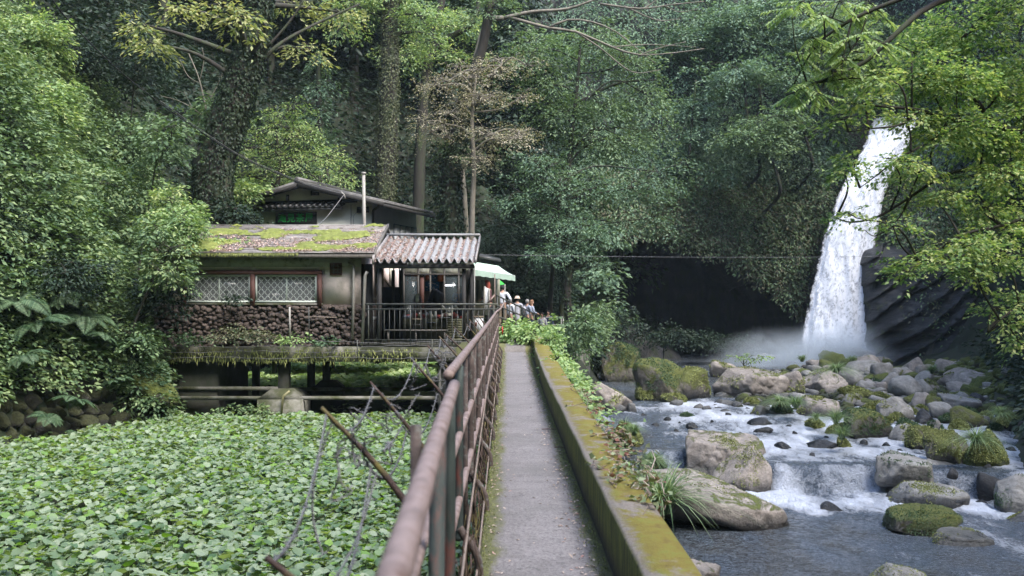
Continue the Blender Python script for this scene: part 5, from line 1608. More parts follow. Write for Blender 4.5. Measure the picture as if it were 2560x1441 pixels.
for k, (x, y, z, s, lab) in enumerate([(1655, 1285, -4.0, 1.9, 'long drooping grass tuft on the pale slab beside the parapet'), (1615, 1262, -3.9, 1.2, 'upright grass behind the long drooping tuft'), (1632, 1160, -3.75, .7, 'grass on the mossy rock beside the chute'),
                                   (1562, 1078, -3.15, .7, 'grass on the green rock outside the parapet'), (1585, 1090, -3.2, .6, 'shorter grass at the side of the green rock'), (2090, 932, -2.0, 1.2, 'tall grass crowning the domed brown boulder'), (2090, 1060, -3.1, .9, 'round grass tuft at the foot of the yellow mossy wedge'),
                                   (2105, 1100, -3.3, .7, 'small grass tuft beside the long black rock'), (2440, 1110, -3.0, .9, 'blue green grass between the wedge and the moss dome'), (1610, 965, -2.9, .7, 'grass at the foot of the rounded olive boulder'),
                                   (1990, 1020, -3.0, .9, 'leafy weed tuft on the stone bar'), (1950, 1010, -3.0, .9, 'second weed tuft on the stone bar'), (2040, 1050, -3.2, .5, 'grass among the pebbles at the edge of the bar'),
                                   (2330, 935, -2.5, .9, 'grass in the middle of the stone bar'), (2480, 925, -2.4, 1.0, 'grass at the foot of the far bank'), (2130, 905, -2.4, .9, 'grass on the skyline of the bar'), (2005, 905, -2.4, .8, 'grass on the skyline before the mist'), (2500, 1040, -3.0, .7, 'grass on the mossy stones under the far bank')]):
    grass(x, y, rock_top_D(y, z), s, lab, k)

# sapling in front of the mist
def sapling():
    pl = Plant('sapling', 'thin sapling with flat sprays of leaves in front of the mist', 'sapling', P(1862, 925, 54), 71)
    pl.trunk([P(1862, 925, 54), P(1858, 905, 54), P(1862, 893, 54)], [.03, .02, .012], 5)
    for x, y in ((1840, 892), (1880, 890), (1860, 900), (1905, 892)):
        pl.cluster(P(x, y, 54), (.38, .3, .09), dens=14, leaf=.13, L=.35, n=7, lumps=0, lr=.012)
    pl.done('leaf_weed')
sapling()

# creeper lying over the parapet
def creeper():
    rng = np.random.default_rng(15)
    root = empty('creeper', (0.95, 9, 0.33), 'creeper with reddish stems and small leaves lying over the outer edge of the parapet', 'creeper')
    mb, st = MB(), MB()
    for k in range(34):
        y = rng.uniform(5.6, 12.6); x = 0.86 + 0.012 * (y - 6) + rng.normal(0, .05)
        p = [np.array([x, y, .34 + rng.random() * .05])]
        for _ in range(8):
            q = p[-1] + np.array([rng.normal(-.008, .03), rng.normal(0, .09), rng.normal(-.002, .02)])
            q[2] = max(q[2], .335) if q[0] < .96 else q[2] - .03
            p.append(q)
        p = np.array(p)
        st.tube(p, 0.0035, 4)
        m = 12
        C = p[rng.integers(0, len(p), m)] + rng.normal(0, .03, (m, 3)) * np.array([1, 1, .5]) + np.array([0, 0, .02])
        V, F = leaf_quads(C, np.array([0, 0, 1.0]) + rng.normal(0, .5, (m, 3)), rng.normal(0, 1, (m, 3)) * np.array([1, 1, .2]), rng.uniform(.03, .065, m), rng.uniform(.025, .05, m), .15, .1)
        mb.add(V, F)
    st.build('stems', M['litter_path'], root); mb.build('leaves', M['leaf_red'], root)
    root2 = empty('creeper', (1.3, 16, -.2), 'pale dense creeper covering the outer face of the parapet further along', 'creeper')
    mb = MB(); n = 1500
    y = rng.uniform(9.5, 24, n)
    x = np.interp(y, [6, 14, 24], [.86, .92, 1.0]) + rng.gamma(1.5, .05, n)
    z = .38 - rng.random(n) ** 1.5 * .9
    V, F = leaf_quads(np.stack([x, y, z], -1), np.array([.5, -.3, 1.0]) + rng.normal(0, .5, (n, 3)), rng.normal(0, 1, (n, 3)) * np.array([1, 1, .3]), rng.uniform(.05, .10, n), rng.uniform(.035, .07, n), .12, .1)
    mb.add(V, F).build('leaves', M['leaf_weed'], root2)
creeper()

# ------------------------------------------------------------------ wasabi beds
def wasabi(name, x0, x1, y0, y1, zb, dens, seed, keepfn=None, leaf=0.15, hi=0.45, mat='wasabi'):
    rng = np.random.default_rng(seed)
    n = int((x1 - x0) * (y1 - y0) * dens)
    x = rng.uniform(x0, x1, n); y = rng.uniform(y0, y1, n)
    if keepfn is not None:
        k = keepfn(x, y); x, y = x[k], y[k]
    n = len(x)
    m = fbm(np.stack([x * 1.3, y * 1.3, 0 * x], -1), 3, seed)
    z = zb + hi * (0.72 + 0.25 * m) + rng.uniform(-.20, .06, n)
    L = leaf * rng.uniform(.55, 1.25, n)
    # heart shaped leaf: 9 points, cupped with a slightly wavy rim
    ang = np.array([0.0, 0.55, 1.15, 1.85, 2.6])
    ring_r = np.array([1.0, 0.86, 0.80, 0.78, 0.62])
    ha = np.concatenate([ang, -ang[1:][::-1]])
    hr = np.concatenate([ring_r, ring_r[1:][::-1]])
    K = len(ha)
    a0 = rng.uniform(0, 2 * math.pi, n)
    nn = unit(np.stack([rng.normal(0, .30, n), rng.normal(-.05, .30, n), np.ones(n)], -1))
    dx = np.stack([np.cos(a0), np.sin(a0), np.zeros(n)], -1)
    dx = unit(dx - (dx * nn).sum(-1, keepdims=True) * nn)
    dy = np.cross(nn, dx)
    C = np.stack([x, y, z], -1)
    wav = rng.normal(0, .07, (n, K))
    cup = rng.uniform(-.02, .22, n)[:, None]
    V = np.empty((n, K + 1, 3))
    V[:, 0] = C
    rr = hr[None] * L[:, None] * 0.62
    V[:, 1:] = C[:, None] + dx[:, None] * (rr * np.cos(ha))[..., None] + dy[:, None] * (rr * np.sin(ha) * 1.05)[..., None] + nn[:, None] * ((cup + wav) * L[:, None])[..., None]
    i = np.arange(n)[:, None] * (K + 1)
    j = np.arange(K)
    F = np.stack([np.broadcast_to(i, (n, K)), i + 1 + j, i + 1 + (j + 1) % K], -1).reshape(-1, 3)
    o = MB().add(V.reshape(-1, 3), F).build(name, M[mat], smooth=True, kind='stuff')
    return C
def bed():
    def keep(x, y):
        xl = np.interp(y, [5, 12, 24, 30.2], [-14.2, -14.2, -12.7, -10.0])
        return (x > xl) & (x < -0.32 - 0.0 * y)
    C = wasabi('wasabi_plants', -14.5, -0.3, 9.5, 30.2, -2.35, 150, 31, keep, 0.140, 0.42)
    rng = np.random.default_rng(32)
    # stalks under the nearest leaves
    near = C[(C[:, 1] < 17)]
    near = near[rng.random(len(near)) < .55]
    mb = MB()
    s = 0.004
    foot = near + rng.normal(0, .05, near.shape); foot[:, 2] = -2.5
    a = np.array([s, 0, 0])
    V = np.stack([foot - a, foot + a, near + a * .6, near - a * .6], 1).reshape(-1, 3)
    i = np.arange(len(near))[:, None] * 4 + np.arange(4)
    mb.add(V, i).build('wasabi_stalks', M['stalk'], kind='stuff')
    wasabi('wasabi_plants', -10.5, -2.2, 34.8, 47, -1.98, 70, 33, lambda x, y: y < 47, 0.22, 0.55, 'wasabi_lit')
    wasabi('wasabi_plants', -6.0, -2.6, 32.0, 35.0, -2.35, 22, 34, lambda x, y: np.sin(x * 3) + np.sin(y * 4) > .3, 0.17, 0.25)
bed()

# ------------------------------------------------------------------ retaining wall of rough stones
def stones_mesh(cells, seed, sub=3):
    rng = np.random.default_rng(seed)
    mb = MB()
    for (c, r) in cells:
        W, F = rock_shape(sub, int(rng.integers(1, 9000)), 8, 8, .06)
        a = rng.uniform(0, 6.28); ca, sa = math.cos(a), math.sin(a)
        W = W * rng.uniform(.85, 1.1, 3)
        W = np.stack([ca * W[:, 0] - sa * W[:, 2], W[:, 1], sa * W[:, 0] + ca * W[:, 2]], -1)
        mb.add(W * r + c, F)
    return mb
def retaining():
    rng = np.random.default_rng(40)
    A, B = np.array([-14.6, 14.0]), np.array([-12.75, 25.0])
    C_ = np.array([-10.3, 29.8])
    cells = []
    for (p, q) in ((A, B), (B, C_)):
        n = int(np.linalg.norm(q - p) / 0.48)
        for row in range(7):
            for k in range(n):
                t = (k + .5 * (row % 2) + rng.uniform(-.15, .15)) / n
                c = p + (q - p) * t
                hgt = row * .36 - 2.35
                if q is C_ and row > 6 - 4.2 * t: continue
                cells.append((np.array([c[0] - .10 * row, c[1] + .0 * row, hgt]), np.array([.31, .15, .235]) * rng.uniform(.85, 1.25)))
    o = stones_mesh(cells, 41).build('retaining_wall', M['rock_wall'], smooth=True)
    props(o, 'rough mossy retaining wall of dark round stones at the edge of the wasabi bed', 'wall')
    W, F = rock_shape(5, 77, 8, 10, .05)
    V = W * np.array([.75, .7, .28]); V[:, 2] -= V[:, 0] * .6
    o = link('boulder', mesh_from('boulder', V, [F], M['rock_green'], True), None)
    o.location = P(385, 965, 29.0)
    props(o, 'slanting mossy slab under the bushes beside the deck', 'boulder')
retaining()
# ------------------------------------------------------------------ tea house (front wing)
HD = 31.0
HS = FPX / HD
def hx(px, D=HD): return (px - VX) / FPX * D
def hz(py, D=HD): return EYE - (py - VY) / FPX * D

def litter_on(fn, n, rng, size, mat, name, parent=None):
    mb = MB()
    C = fn(rng, n)
    V, F = leaf_quads(C, np.array([0, -.2, 1.0]) + rng.normal(0, .45, (len(C), 3)), rng.normal(0, 1, (len(C), 3)) * np.array([1, 1, .25]), size * rng.uniform(.5, 1.3, len(C)), size * .6, .15, .15)
    return mb.add(V, F).build(name, M[mat], parent)

def front_house():
    root = empty('tea_house', (hx(660), HD, hz(865)), 'old plastered tea house wing with a mossy corrugated roof on a concrete deck', 'building')
    x0, x1 = hx(395), hx(902)
    zt, zs, zb = hz(640), hz(762), hz(866)
    y0, y1 = HD, HD + 3.6
    # walls around two window openings
    wx = [(hx(462), hx(630)), (hx(640), hx(800))]
    wz0, wz1 = hz(757), hz(684)
    w = MB()
    w.box(x0, wx[0][0], y0, y0 + .14, zs, zt); w.box(wx[0][1], wx[1][0], y0, y0 + .14, zs, zt); w.box(wx[1][1], x1, y0, y0 + .14, zs, zt)
    for a, b in wx:
        w.box(a, b, y0 + .003, y0 + .137, zs, wz0); w.box(a, b, y0 + .003, y0 + .137, wz1, zt)
    w.box(x0 + .01, x0 + .15, y0 + .14, y1, zs, zt); w.box(x1 - .15, x1 - .01, y0 + .14, y1, zs, zt); w.box(x0 + .15, x1 - .15, y1 - .14, y1 - .01, zs, zt)
    w.build('wall', M['plaster'], root)
    MB().box(x0 + .2, x1 - .2, y0 + 1.6, y0 + 1.62, zs, zt).build('back_partition', M['interior'], root)
    MB().box(x0 - .02, x1 + .02, y0 - .012, y0 - .004, hz(668), zt).build('upper_plaster', M['plaster_green'], root)
    # stone base
    rng = np.random.default_rng(50)
    cells = []
    for row in range(10):
        z = zb + .06 + row * (zs - zb - .06) / 10
        k = 0; x = x0 - .1
        while x < x1 - .02:
            r = rng.uniform(.05, .125)
            cells.append((np.array([x + r, y0 - .05 + rng.uniform(-.05, .03), z + rng.uniform(-.06, .06)]), np.array([r * 1.1, .12, r * rng.uniform(.7, 1.1)])))
            x += r * 1.75
    sb = stones_mesh(cells, 51, 2)
    sb.box(x0, x1, y0 - .02, y1, zb - .02, zs)
    sb.build('stone_base', M['rock_lava'], root, smooth=True)
    # red posts and lintel
    b = MB(); b.tube([(hx(452), y0 - .07, hz(681.5)), (hx(806), y0 - .07, hz(681.5))], .065, 10)
    b.build('lintel', M['wood_red'], root, smooth=True)
    for px in (461, 633, 800):
        MB().box(hx(px) - .07, hx(px) + .07, y0 - .11, y0 - .014, hz(765), hz(686)).build('post', M['wood_red'], root)
    # windows
    for (a, c) in ((468, 627), (639, 793)):
        xa, xb, za, zc = hx(a), hx(c), hz(757), hz(687)
        f = MB()
        t = .055
        f.box(xa, xb, y0 - .05, y0 + .02, zc - t, zc); f.box(xa, xb, y0 - .05, y0 + .02, za, za + t)
        f.box(xa, xa + t, y0 - .047, y0 + .017, za + t, zc - t); f.box(xb - t, xb, y0 - .047, y0 + .017, za + t, zc - t)
        f.box((xa + xb) / 2 - .02, (xa + xb) / 2 + .02, y0 + .02, y0 + .05, za + t, zc - t)
        fr = f.build('window', M['frame_mint'], root)
        fr.location = root.location * -1
        g = MB().box(xa + t, xb - t, y0 + .055, y0 + .065, za + t, zc - t).build('pane', M['glass'], None)
        g.parent = fr; g.location = (0, 0, 0)
        # curtain behind the glass
        n = 60; xs = np.linspace(xa + t, xb - t, n)
        rows = [[(x, y0 + .13 + .02 * math.sin(i * 1.3), z) for i, x in enumerate(xs)] for z in (za + t, zc - t)]
        cu = MB().sheet(rows).build('curtain', M['white_paint'], None); cu.parent = fr; cu.location = (0, 0, 0)
        # honeycomb grille of bent wire
        gm = MB()
        cw, chh = .20, .105
        nx = int((xb - xa - 2 * t) / (cw / 2)); nz = int((zc - za - 2 * t) / chh)
        for j in range(nz + 1):
            z = za + t + (zc - za - 2 * t) * j / nz
            pp = []
            for i in range(nx * 2 + 1):
                x = xa + t + (xb - xa - 2 * t) * i / (nx * 2)
                s = 1 if ((i // 2) + j) % 2 == 0 else -1
                pp.append((x, y0 - .02, np.clip(z + s * chh * .36, za + t, zc - t)))
            gm.tube(pp, .0065, 4)
        g2 = gm.build('grille', M['frame_mint'], None); g2.parent = fr; g2.location = (0, 0, 0)
    MB().box(hx(455), hx(808), y0 - .1, y0 - .014, hz(763.5), hz(759)).build('sill', M['concrete'], root)
    # little lattice vent
    v = MB(); xa, xb, za, zc = hx(825), hx(855), hz(689), hz(658)
    v.box(xa, xb, y0 - .05, y0 - .002, zc - .04, zc); v.box(xa, xb, y0 - .05, y0 - .002, za, za + .04); v.box(xa, xa + .04, y0 - .047, y0 - .002, za + .04, zc - .04); v.box(xb - .04, xb, y0 - .047, y0 - .002, za + .04, zc - .04)
    v.box(xa + .04, xb - .04, y0 - .02, y0 - .016, za + .04, zc - .04)
    vt = v.build('vent', M['wood_red'], root)
    lat = MB()
    for k in range(1, 4): lat.box(xa + .04, xb - .04, y0 - .035, y0 - .022, za + k * (zc - za) / 4 - .012, za + k * (zc - za) / 4 + .012)
    for k in range(1, 3): lat.box(xa + k * (xb - xa) / 3 - .01, xa + k * (xb - xa) / 3 + .01, y0 - .044, y0 - .036, za + .04, zc - .04)
    l2 = lat.build('lattice', M['wood_grey'], None); l2.parent = vt; l2.location = -Vector(root.location) if False else (0, 0, 0)
    # roof: lapped strips running along the eave
    ye, yr = 30.45, 34.0
    ze, zr = hz(634, ye), hz(563, yr)
    rxa, rxb = hx(380, ye), hx(934, ye)
    r = MB(); nst = 19
    for k in range(nst):
        ta, tb = k / nst, (k + 1) / nst + .012
        for_y = lambda t: ye + (yr - ye) * t
        for_z = lambda t: ze + (zr - ze) * t
        lift = .045
        r.hexa([(rxa, for_y(ta), for_z(ta) + .004), (rxb, for_y(ta), for_z(ta) + .004), (rxb, for_y(tb), for_z(tb) - .018), (rxa, for_y(tb), for_z(tb) - .018),
                (rxa, for_y(ta), for_z(ta) + .004 + lift), (rxb, for_y(ta), for_z(ta) + .004 + lift), (rxb, for_y(tb), for_z(tb) + .002), (rxa, for_y(tb), for_z(tb) + .002)])
    r.hexa([(rxa, yr, zr - .03), (rxb, yr, zr - .03), (rxb, yr + 1.2, zr - .4), (rxa, yr + 1.2, zr - .4), (rxa, yr, zr + .01), (rxb, yr, zr + .01), (rxb, yr + 1.2, zr - .36), (rxa, yr + 1.2, zr - .36)])
    rf = r.build('roof', M['roof_tin'], root)
    e = MB(); e.box(rxa, rxb, ye + .02, ye + .06, ze - .13, ze - .012)
    e.hexa([(rxb, ye, ze - .12), (rxb + .05, ye, ze - .12), (rxb + .05, yr, zr - .14), (rxb, yr, zr - .14), (rxb, ye, ze + .05), (rxb + .05, ye, ze + .05), (rxb + .05, yr, zr + .05), (rxb, yr, zr + .05)])
    e.build('fascia', M['wood_grey'], root)
    s = MB(); s.hexa([(rxa, ye + .07, ze - .05), (rxb, ye + .07, ze - .05), (rxb, yr, zr - .1), (rxa, yr, zr - .1), (rxa, ye + .07, ze - .04), (rxb, ye + .07, ze - .04), (rxb, yr, zr - .08), (rxa, yr, zr - .08)])
    for k in range(12):
        x = rxa + .3 + k * (rxb - rxa - .5) / 11
        s.box(x - .03, x + .03, ye + .08, HD, ze - .11, ze - .055)
    s.build('eave_boards', M['wood_dark'], root)
    # moss cushions: patches of a lumpy sheet lying on the strips
    gx, gy = 420, 120
    U, T = np.meshgrid(np.linspace(0, 1, gx), np.linspace(0, 1, gy))
    X = rxa + (rxb - rxa) * U; Y = ye + (yr - ye) * T; Z = ze + (zr - ze) * T
    p = np.stack([X.ravel() * .55, Y.ravel() * .75, 0 * X.ravel()], -1)
    f = .28 * fbm(p * 9, 4, 64, .7).reshape(X.shape) + fbm(p * 1.9, 5, 62, .6).reshape(X.shape) + .22 * (0.45 - np.abs(T - .42)) * 2 - .05
    # named patches seen in the photo (u along the roof, t up the slope)
    def blob(px, py, rx, ry):
        y = 634 + 0 * px; t = (634 - py) / (634 - 563)
        xw = hx(px, ye + (yr - ye) * t)
        return np.exp(-(((X - xw) / (rx / 78)) ** 2 + ((T - t) / (ry / 71)) ** 2))
    f = f + .55 * blob(900, 590, 60, 8) + .5 * blob(920, 570, 32, 8) + .6 * blob(820, 602, 60, 9) + .5 * blob(700, 588, 120, 9) + .6 * blob(770, 618, 80, 10) + .55 * blob(905, 620, 60, 8) + .5 * blob(560, 590, 60, 9) + .6 * blob(520, 615, 60, 16) + .35 * blob(640, 628, 160, 5)
    thick = np.clip(f - .36, 0, 1) * .2 + .02 * fbm(np.stack([X.ravel() * 9, Y.ravel() * 9, 0 * X.ravel()], -1), 3, 7).reshape(X.shape)
    Zm = Z + .046 + np.clip(thick, 0, .09)
    idx = np.arange(gx * gy).reshape(gy, gx)
    mask = (f[:-1, :-1] > .36) & (f[1:, 1:] > .36)
    q = np.stack([idx[:-1, :-1], idx[:-1, 1:], idx[1:, 1:], idx[1:, :-1]], -1)[mask]
    mm = MB().add(np.stack([X, Y, Zm], -1), q)
    mo = mm.build('moss', M['moss_roof'], None, smooth=True); mo.parent = rf; mo.location = (0, 0, 0)
    def lit(rng, n):
        u = rng.random(n * 3); t = rng.random(n * 3) ** 1.5 * .8
        g = fbm(np.stack([u * 6, t * 2.2, 0 * u + 3], -1) * 1.6, 4, 66) + .35 * np.exp(-((t - .18) / .25) ** 2) - .05
        k = np.where(g > .06)[0][:n]
        u, t = u[k], t[k]
        return np.stack([rxa + (rxb - rxa) * u, ye + (yr - ye) * t, ze + (zr - ze) * t + .052 + .03 * rng.random(len(u))], -1)
    rng2 = np.random.default_rng(67)
    a = litter_on(lit, 5200, rng2, .06, 'litter', 'fallen_leaves'); a.parent = rf; a.location = (0, 0, 0)
    # moss fringe hanging from the eave
    m = 900
    X1 = rng2.uniform(rxa, rxb - 2.3, m)
    C = np.stack([X1, np.full(m, ye - .004), ze + .02 - rng2.random(m) * .03], -1)
    V, F = leaf_quads(C, np.tile([0, -1.0, 0], (m, 1)), np.tile([0, -.1, -1.0], (m, 1)) + rng2.normal(0, .2, (m, 3)), rng2.uniform(.02, .13, m) , .03)
    a = MB().add(V, F).build('moss_fringe', M['needle_moss'], None); a.parent = rf; a.location = (0, 0, 0)
    # drainpipes
    d = MB(); d.tube([(hx(872), y0 - .10, hz(658)), (hx(886), y0 - .16, hz(664)), (hx(886), y0 - .16, hz(720)), (hx(884), y0 - .2, hz(848))], .045, 10)
    d.build('drainpipe', M['metal_pipe'], root, smooth=True)
    d = MB(); d.tube([(hx(922), y0 - .35, hz(680)), (hx(917), y0 - .36, hz(690)), (hx(910), y0 - .4, hz(872))], .05, 10)
    d.build('drainpipe', M['metal_pipe'], root, smooth=True)
    # dark side space next to the porch
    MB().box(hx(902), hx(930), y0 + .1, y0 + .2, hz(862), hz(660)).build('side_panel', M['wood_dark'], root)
front_house()

def deck():
    root = empty('deck', (hx(760), 31.5, -.5), 'mossy concrete deck on columns carrying the tea house above the wasabi', 'deck')
    xa, xb = hx(395), hx(1200)
    MB().box(xa, hx(905), 30.5, 34.9, hz(905, 30.5), hz(868, 30.5)).build('slab', M['concrete'], root)
    MB().box(hx(905) + .004, xb, 30.503, 37.5, hz(905, 30.5), hz(868, 30.5) - .003).build('slab', M['concrete'], root)
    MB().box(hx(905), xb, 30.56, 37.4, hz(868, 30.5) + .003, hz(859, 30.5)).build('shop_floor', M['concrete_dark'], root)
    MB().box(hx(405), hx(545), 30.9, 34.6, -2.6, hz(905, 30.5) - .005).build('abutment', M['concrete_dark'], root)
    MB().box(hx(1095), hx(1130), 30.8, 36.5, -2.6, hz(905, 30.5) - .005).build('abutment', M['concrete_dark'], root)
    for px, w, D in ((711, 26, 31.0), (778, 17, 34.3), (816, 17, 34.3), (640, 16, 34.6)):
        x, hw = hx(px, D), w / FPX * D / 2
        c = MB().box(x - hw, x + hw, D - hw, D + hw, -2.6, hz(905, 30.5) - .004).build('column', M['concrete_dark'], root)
    for px, D, s in ((711, 31.0, 1.0), (822, 34.3, .72)):
        x = hx(px, D)
        m = MB(); b, t = .68 * s, .34 * s
        zt_, zm, zb_ = -1.33 - .12 * (1 - s), -1.62, -2.7
        m.hexa([(x - b, D - b, zb_), (x + b, D - b, zb_), (x + b, D + b, zb_), (x - b, D + b, zb_), (x - b, D - b, zm), (x + b, D - b, zm), (x + b, D + b, zm), (x - b, D + b, zm)])
        m.hexa([(x - b, D - b, zm + .003), (x + b, D - b, zm + .003), (x + b, D + b, zm + .003), (x - b, D + b, zm + .003), (x - t, D - t, zt_), (x + t, D - t, zt_), (x + t, D + t, zt_), (x - t, D + t, zt_)])
        m.build('footing', M['concrete'] if s == 1 else M['concrete_dark'], root)
    for (a, b, py, D) in ((405, 700, 971, 30.9), (428, 1092, 995, 30.6), (720, 1095, 973, 33.0)):
        MB().box(hx(a, D), hx(b, D), D - .06, D + .06, hz(py + 5, D), hz(py - 4, D)).build('tie_beam', M['concrete'], root)
    d = MB(); d.tube([(hx(1060), 30.9, hz(912)), (hx(1092), 30.8, hz(915)), (hx(1100), 30.8, hz(919)), (hx(1100), 30.8, hz(1045))], .05, 8)
    d.build('drainpipe', M['metal_pipe'], root, smooth=True)
    d = MB(); d.tube([(hx(718), 30.2, hz(1030)), (hx(722), 30.2, hz(985)), (hx(738), 30.2, hz(972))], .035, 8); d.build('bamboo_stake', M['bamboo'], root)
    # moss curtain hanging under the slab edge
    rng = np.random.default_rng(80)
    n = 900
    x = rng.uniform(hx(430), hx(1190), n)
    k = fbm(np.stack([x * .8, 0 * x, 0 * x], -1), 3, 81) > -.12
    x = x[k]; n = len(x)
    C = np.stack([x, np.full(n, 30.49) - rng.random(n) * .03, hz(905, 30.5) + rng.uniform(0, .42, n)], -1)
    V, F = leaf_quads(C, np.tile([0, -1.0, .2], (n, 1)), np.array([0, -.12, -1.0]) + rng.normal(0, .2, (n, 3)), rng.uniform(.04, .2, n), .03)
    MB().add(V, F).build('hanging_moss', M['needle_moss'], root)
deck()

for k, (x, y, rx, ry, mt, lab) in enumerate([(470, 845, 50, 16, 'leaf_fern', 'fern like plants on the deck edge by the dark bush'), (560, 832, 50, 24, 'leaf_hang', 'yellowish leafy plant on the deck edge under the windows'), (640, 835, 40, 24, 'leaf_hang', 'taller feathery plant on the deck edge'),
                                         (735, 850, 40, 10, 'leaf_weed', 'bright broad leaves in front of the stone base'), (600, 1022, 60, 10, 'leaf_bush', 'low green plants beside the footing under the deck'), (815, 855, 30, 8, 'leaf_fern', 'small plants on the deck edge near the drainpipe'),
                                         (590, 745, 22, 8, 'leaf_dark', 'dark vine leaves at the sill under the grilles'), (560, 606, 60, 12, 'leaf_weed', 'fern seedlings growing in the moss of the roof')]):
    D = 30.35 if y < 900 else 30.0
    if y < 650: D = 31.6
    rng = np.random.default_rng(600 + k)
    pl = Plant('deck_plant', lab, 'plant', P(x, y + ry * .6, D), 600 + k, 'plants on and around the deck')
    for _ in range(6):
        pl.cluster(P(x + rng.uniform(-.8, .8) * rx, y + rng.uniform(-.4, .4) * ry, D), (rx * .3 / HS, .16, ry * .6 / HS), dens=42, leaf=.085, L=.25, n=8, lumps=0, limb=False)
    pl.done(mt, crown='foliage')

# ------------------------------------------------------------------ porch with its corrugated roof
def porch():
    root = empty('porch', (hx(1060), 30.6, hz(859)), 'open timber porch with a ribbed grey roof covered in fallen leaves', 'porch')
    ye, yr = 30.3, 32.6
    ze, zr = hz(657, ye), hz(600, yr)
    xe0, xe1 = hx(935, ye), hx(1187, ye)
    xr0, xr1 = hx(975, yr), hx(1198, yr)
    nr = 13
    prof = [(0, .02), (.18, .12), (.38, .12), (.56, .02), (1.0, .02)]
    prof = [(0.0, 0.0), (0.30, 0.13), (0.42, 0.13), (0.72, 0.0), (1.0, 0.0)]
    us, hs = [], []
    for k in range(nr):
        for (a, h) in prof[:-1]:
            us.append((k + a) / nr); hs.append(h)
    us.append(1.0); hs.append(0.0)
    us, hs = np.array(us), np.array(hs)
    def surf(t, off=0):
        x = (xe0 + (xe1 - xe0) * us) * (1 - t) + (xr0 + (xr1 - xr0) * us) * t
        return np.stack([x, np.full_like(x, ye + (yr - ye) * t), ze + (zr - ze) * t + hs + off], -1)
    m = MB()
    T = np.linspace(0, 1, 8)
    m.sheet([surf(t, 0) for t in T]); m.sheet([surf(t, -.018) for t in T[::-1]])
    m.sheet([surf(0, -.018), surf(0, 0)])
    rf = m.build('roof', M['roof_porch'], root)
    c = MB(); c.hexa([(xr0 - .1, yr - .16, zr + .135), (xr1 + .03, yr - .16, zr + .135), (xr1 + .03, yr + .12, zr + .135), (xr0 - .1, yr + .12, zr + .135), (xr0 - .1, yr - .1, zr + .2), (xr1 + .03, yr - .1, zr + .2), (xr1 + .03, yr + .1, zr + .2), (xr0 - .1, yr + .1, zr + .2)])
    c.build('ridge_cap', M['roof_porch'], root)
    c = MB(); c.hexa([(xe1, ye, ze - .03), (xe1 + .05, ye, ze - .03), (xr1 + .05, yr, zr - .05), (xr1, yr, zr - .05), (xe1, ye, ze + .15), (xe1 + .05, ye, ze + .15), (xr1 + .05, yr, zr + .16), (xr1, yr, zr + .16)])
    c.build('gable_board', M['roof_tin'], root); c = MB()
    c.hexa([(xe0 - .06, ye, ze - .06), (xe0 - .01, ye, ze - .06), (xr0 - .01, yr, zr - .05), (xr0 - .06, yr, zr - .05), (xe0 - .06, ye, ze + .2), (xe0 - .01, ye, ze + .2), (xr0 - .01, yr, zr + .2), (xr0 - .06, yr, zr + .2)])
    c.build('gable_board', M['roof_tin'], root)
    def lit(rng, n):
        u = rng.random(n * 2) ** 1.35; t = rng.random(n * 2)
        h = np.interp(u, us, hs)
        keep = (rng.random(n * 2) < np.where(h < .04, 1.0, np.where(u < .28, .75, .10)))
        u, t, h = u[keep][:n], t[keep][:n], h[keep][:n]
        x = (xe0 + (xe1 - xe0) * u) * (1 - t) + (xr0 + (xr1 - xr0) * u) * t
        return np.stack([x, ye + (yr - ye) * t, ze + (zr - ze) * t + h + .02], -1)
    a = litter_on(lit, 6500, np.random.default_rng(90), .055, 'litter', 'fallen_leaves'); a.parent = rf; a.location = (0, 0, 0)
    zf = hz(859, 30.5)
    be = MB(); be.box(xe0 + .05, xe1 - .02, ye + .1, ye + .2, ze - .17, ze - .05); be.box(xr0, xr1, yr - .05, yr + .05, zr - .14, zr - .03)
    be.build('beam', M['wood_dark'], root)
    for px, w, D in ((949, .13, 30.6), (1160, .12, 30.6), (1180, .10, 30.6), (983, .10, 32.4), (1003, .10, 32.4), (1172, .16, 32.5)):
        x = hx(px, D)
        MB().box(x - w / 2, x + w / 2, D - w / 2, D + w / 2, zf, ze - .175).build('post', M['wood_dark'], root)
    # rear post frame and rain pipe
    d = MB(); d.tube([(hx(1188), 30.5, ze - .1), (hx(1187), 30.5, zf + .05)], .016, 6); d.build('rain_pipe', M['metal_pipe'], root)
porch()

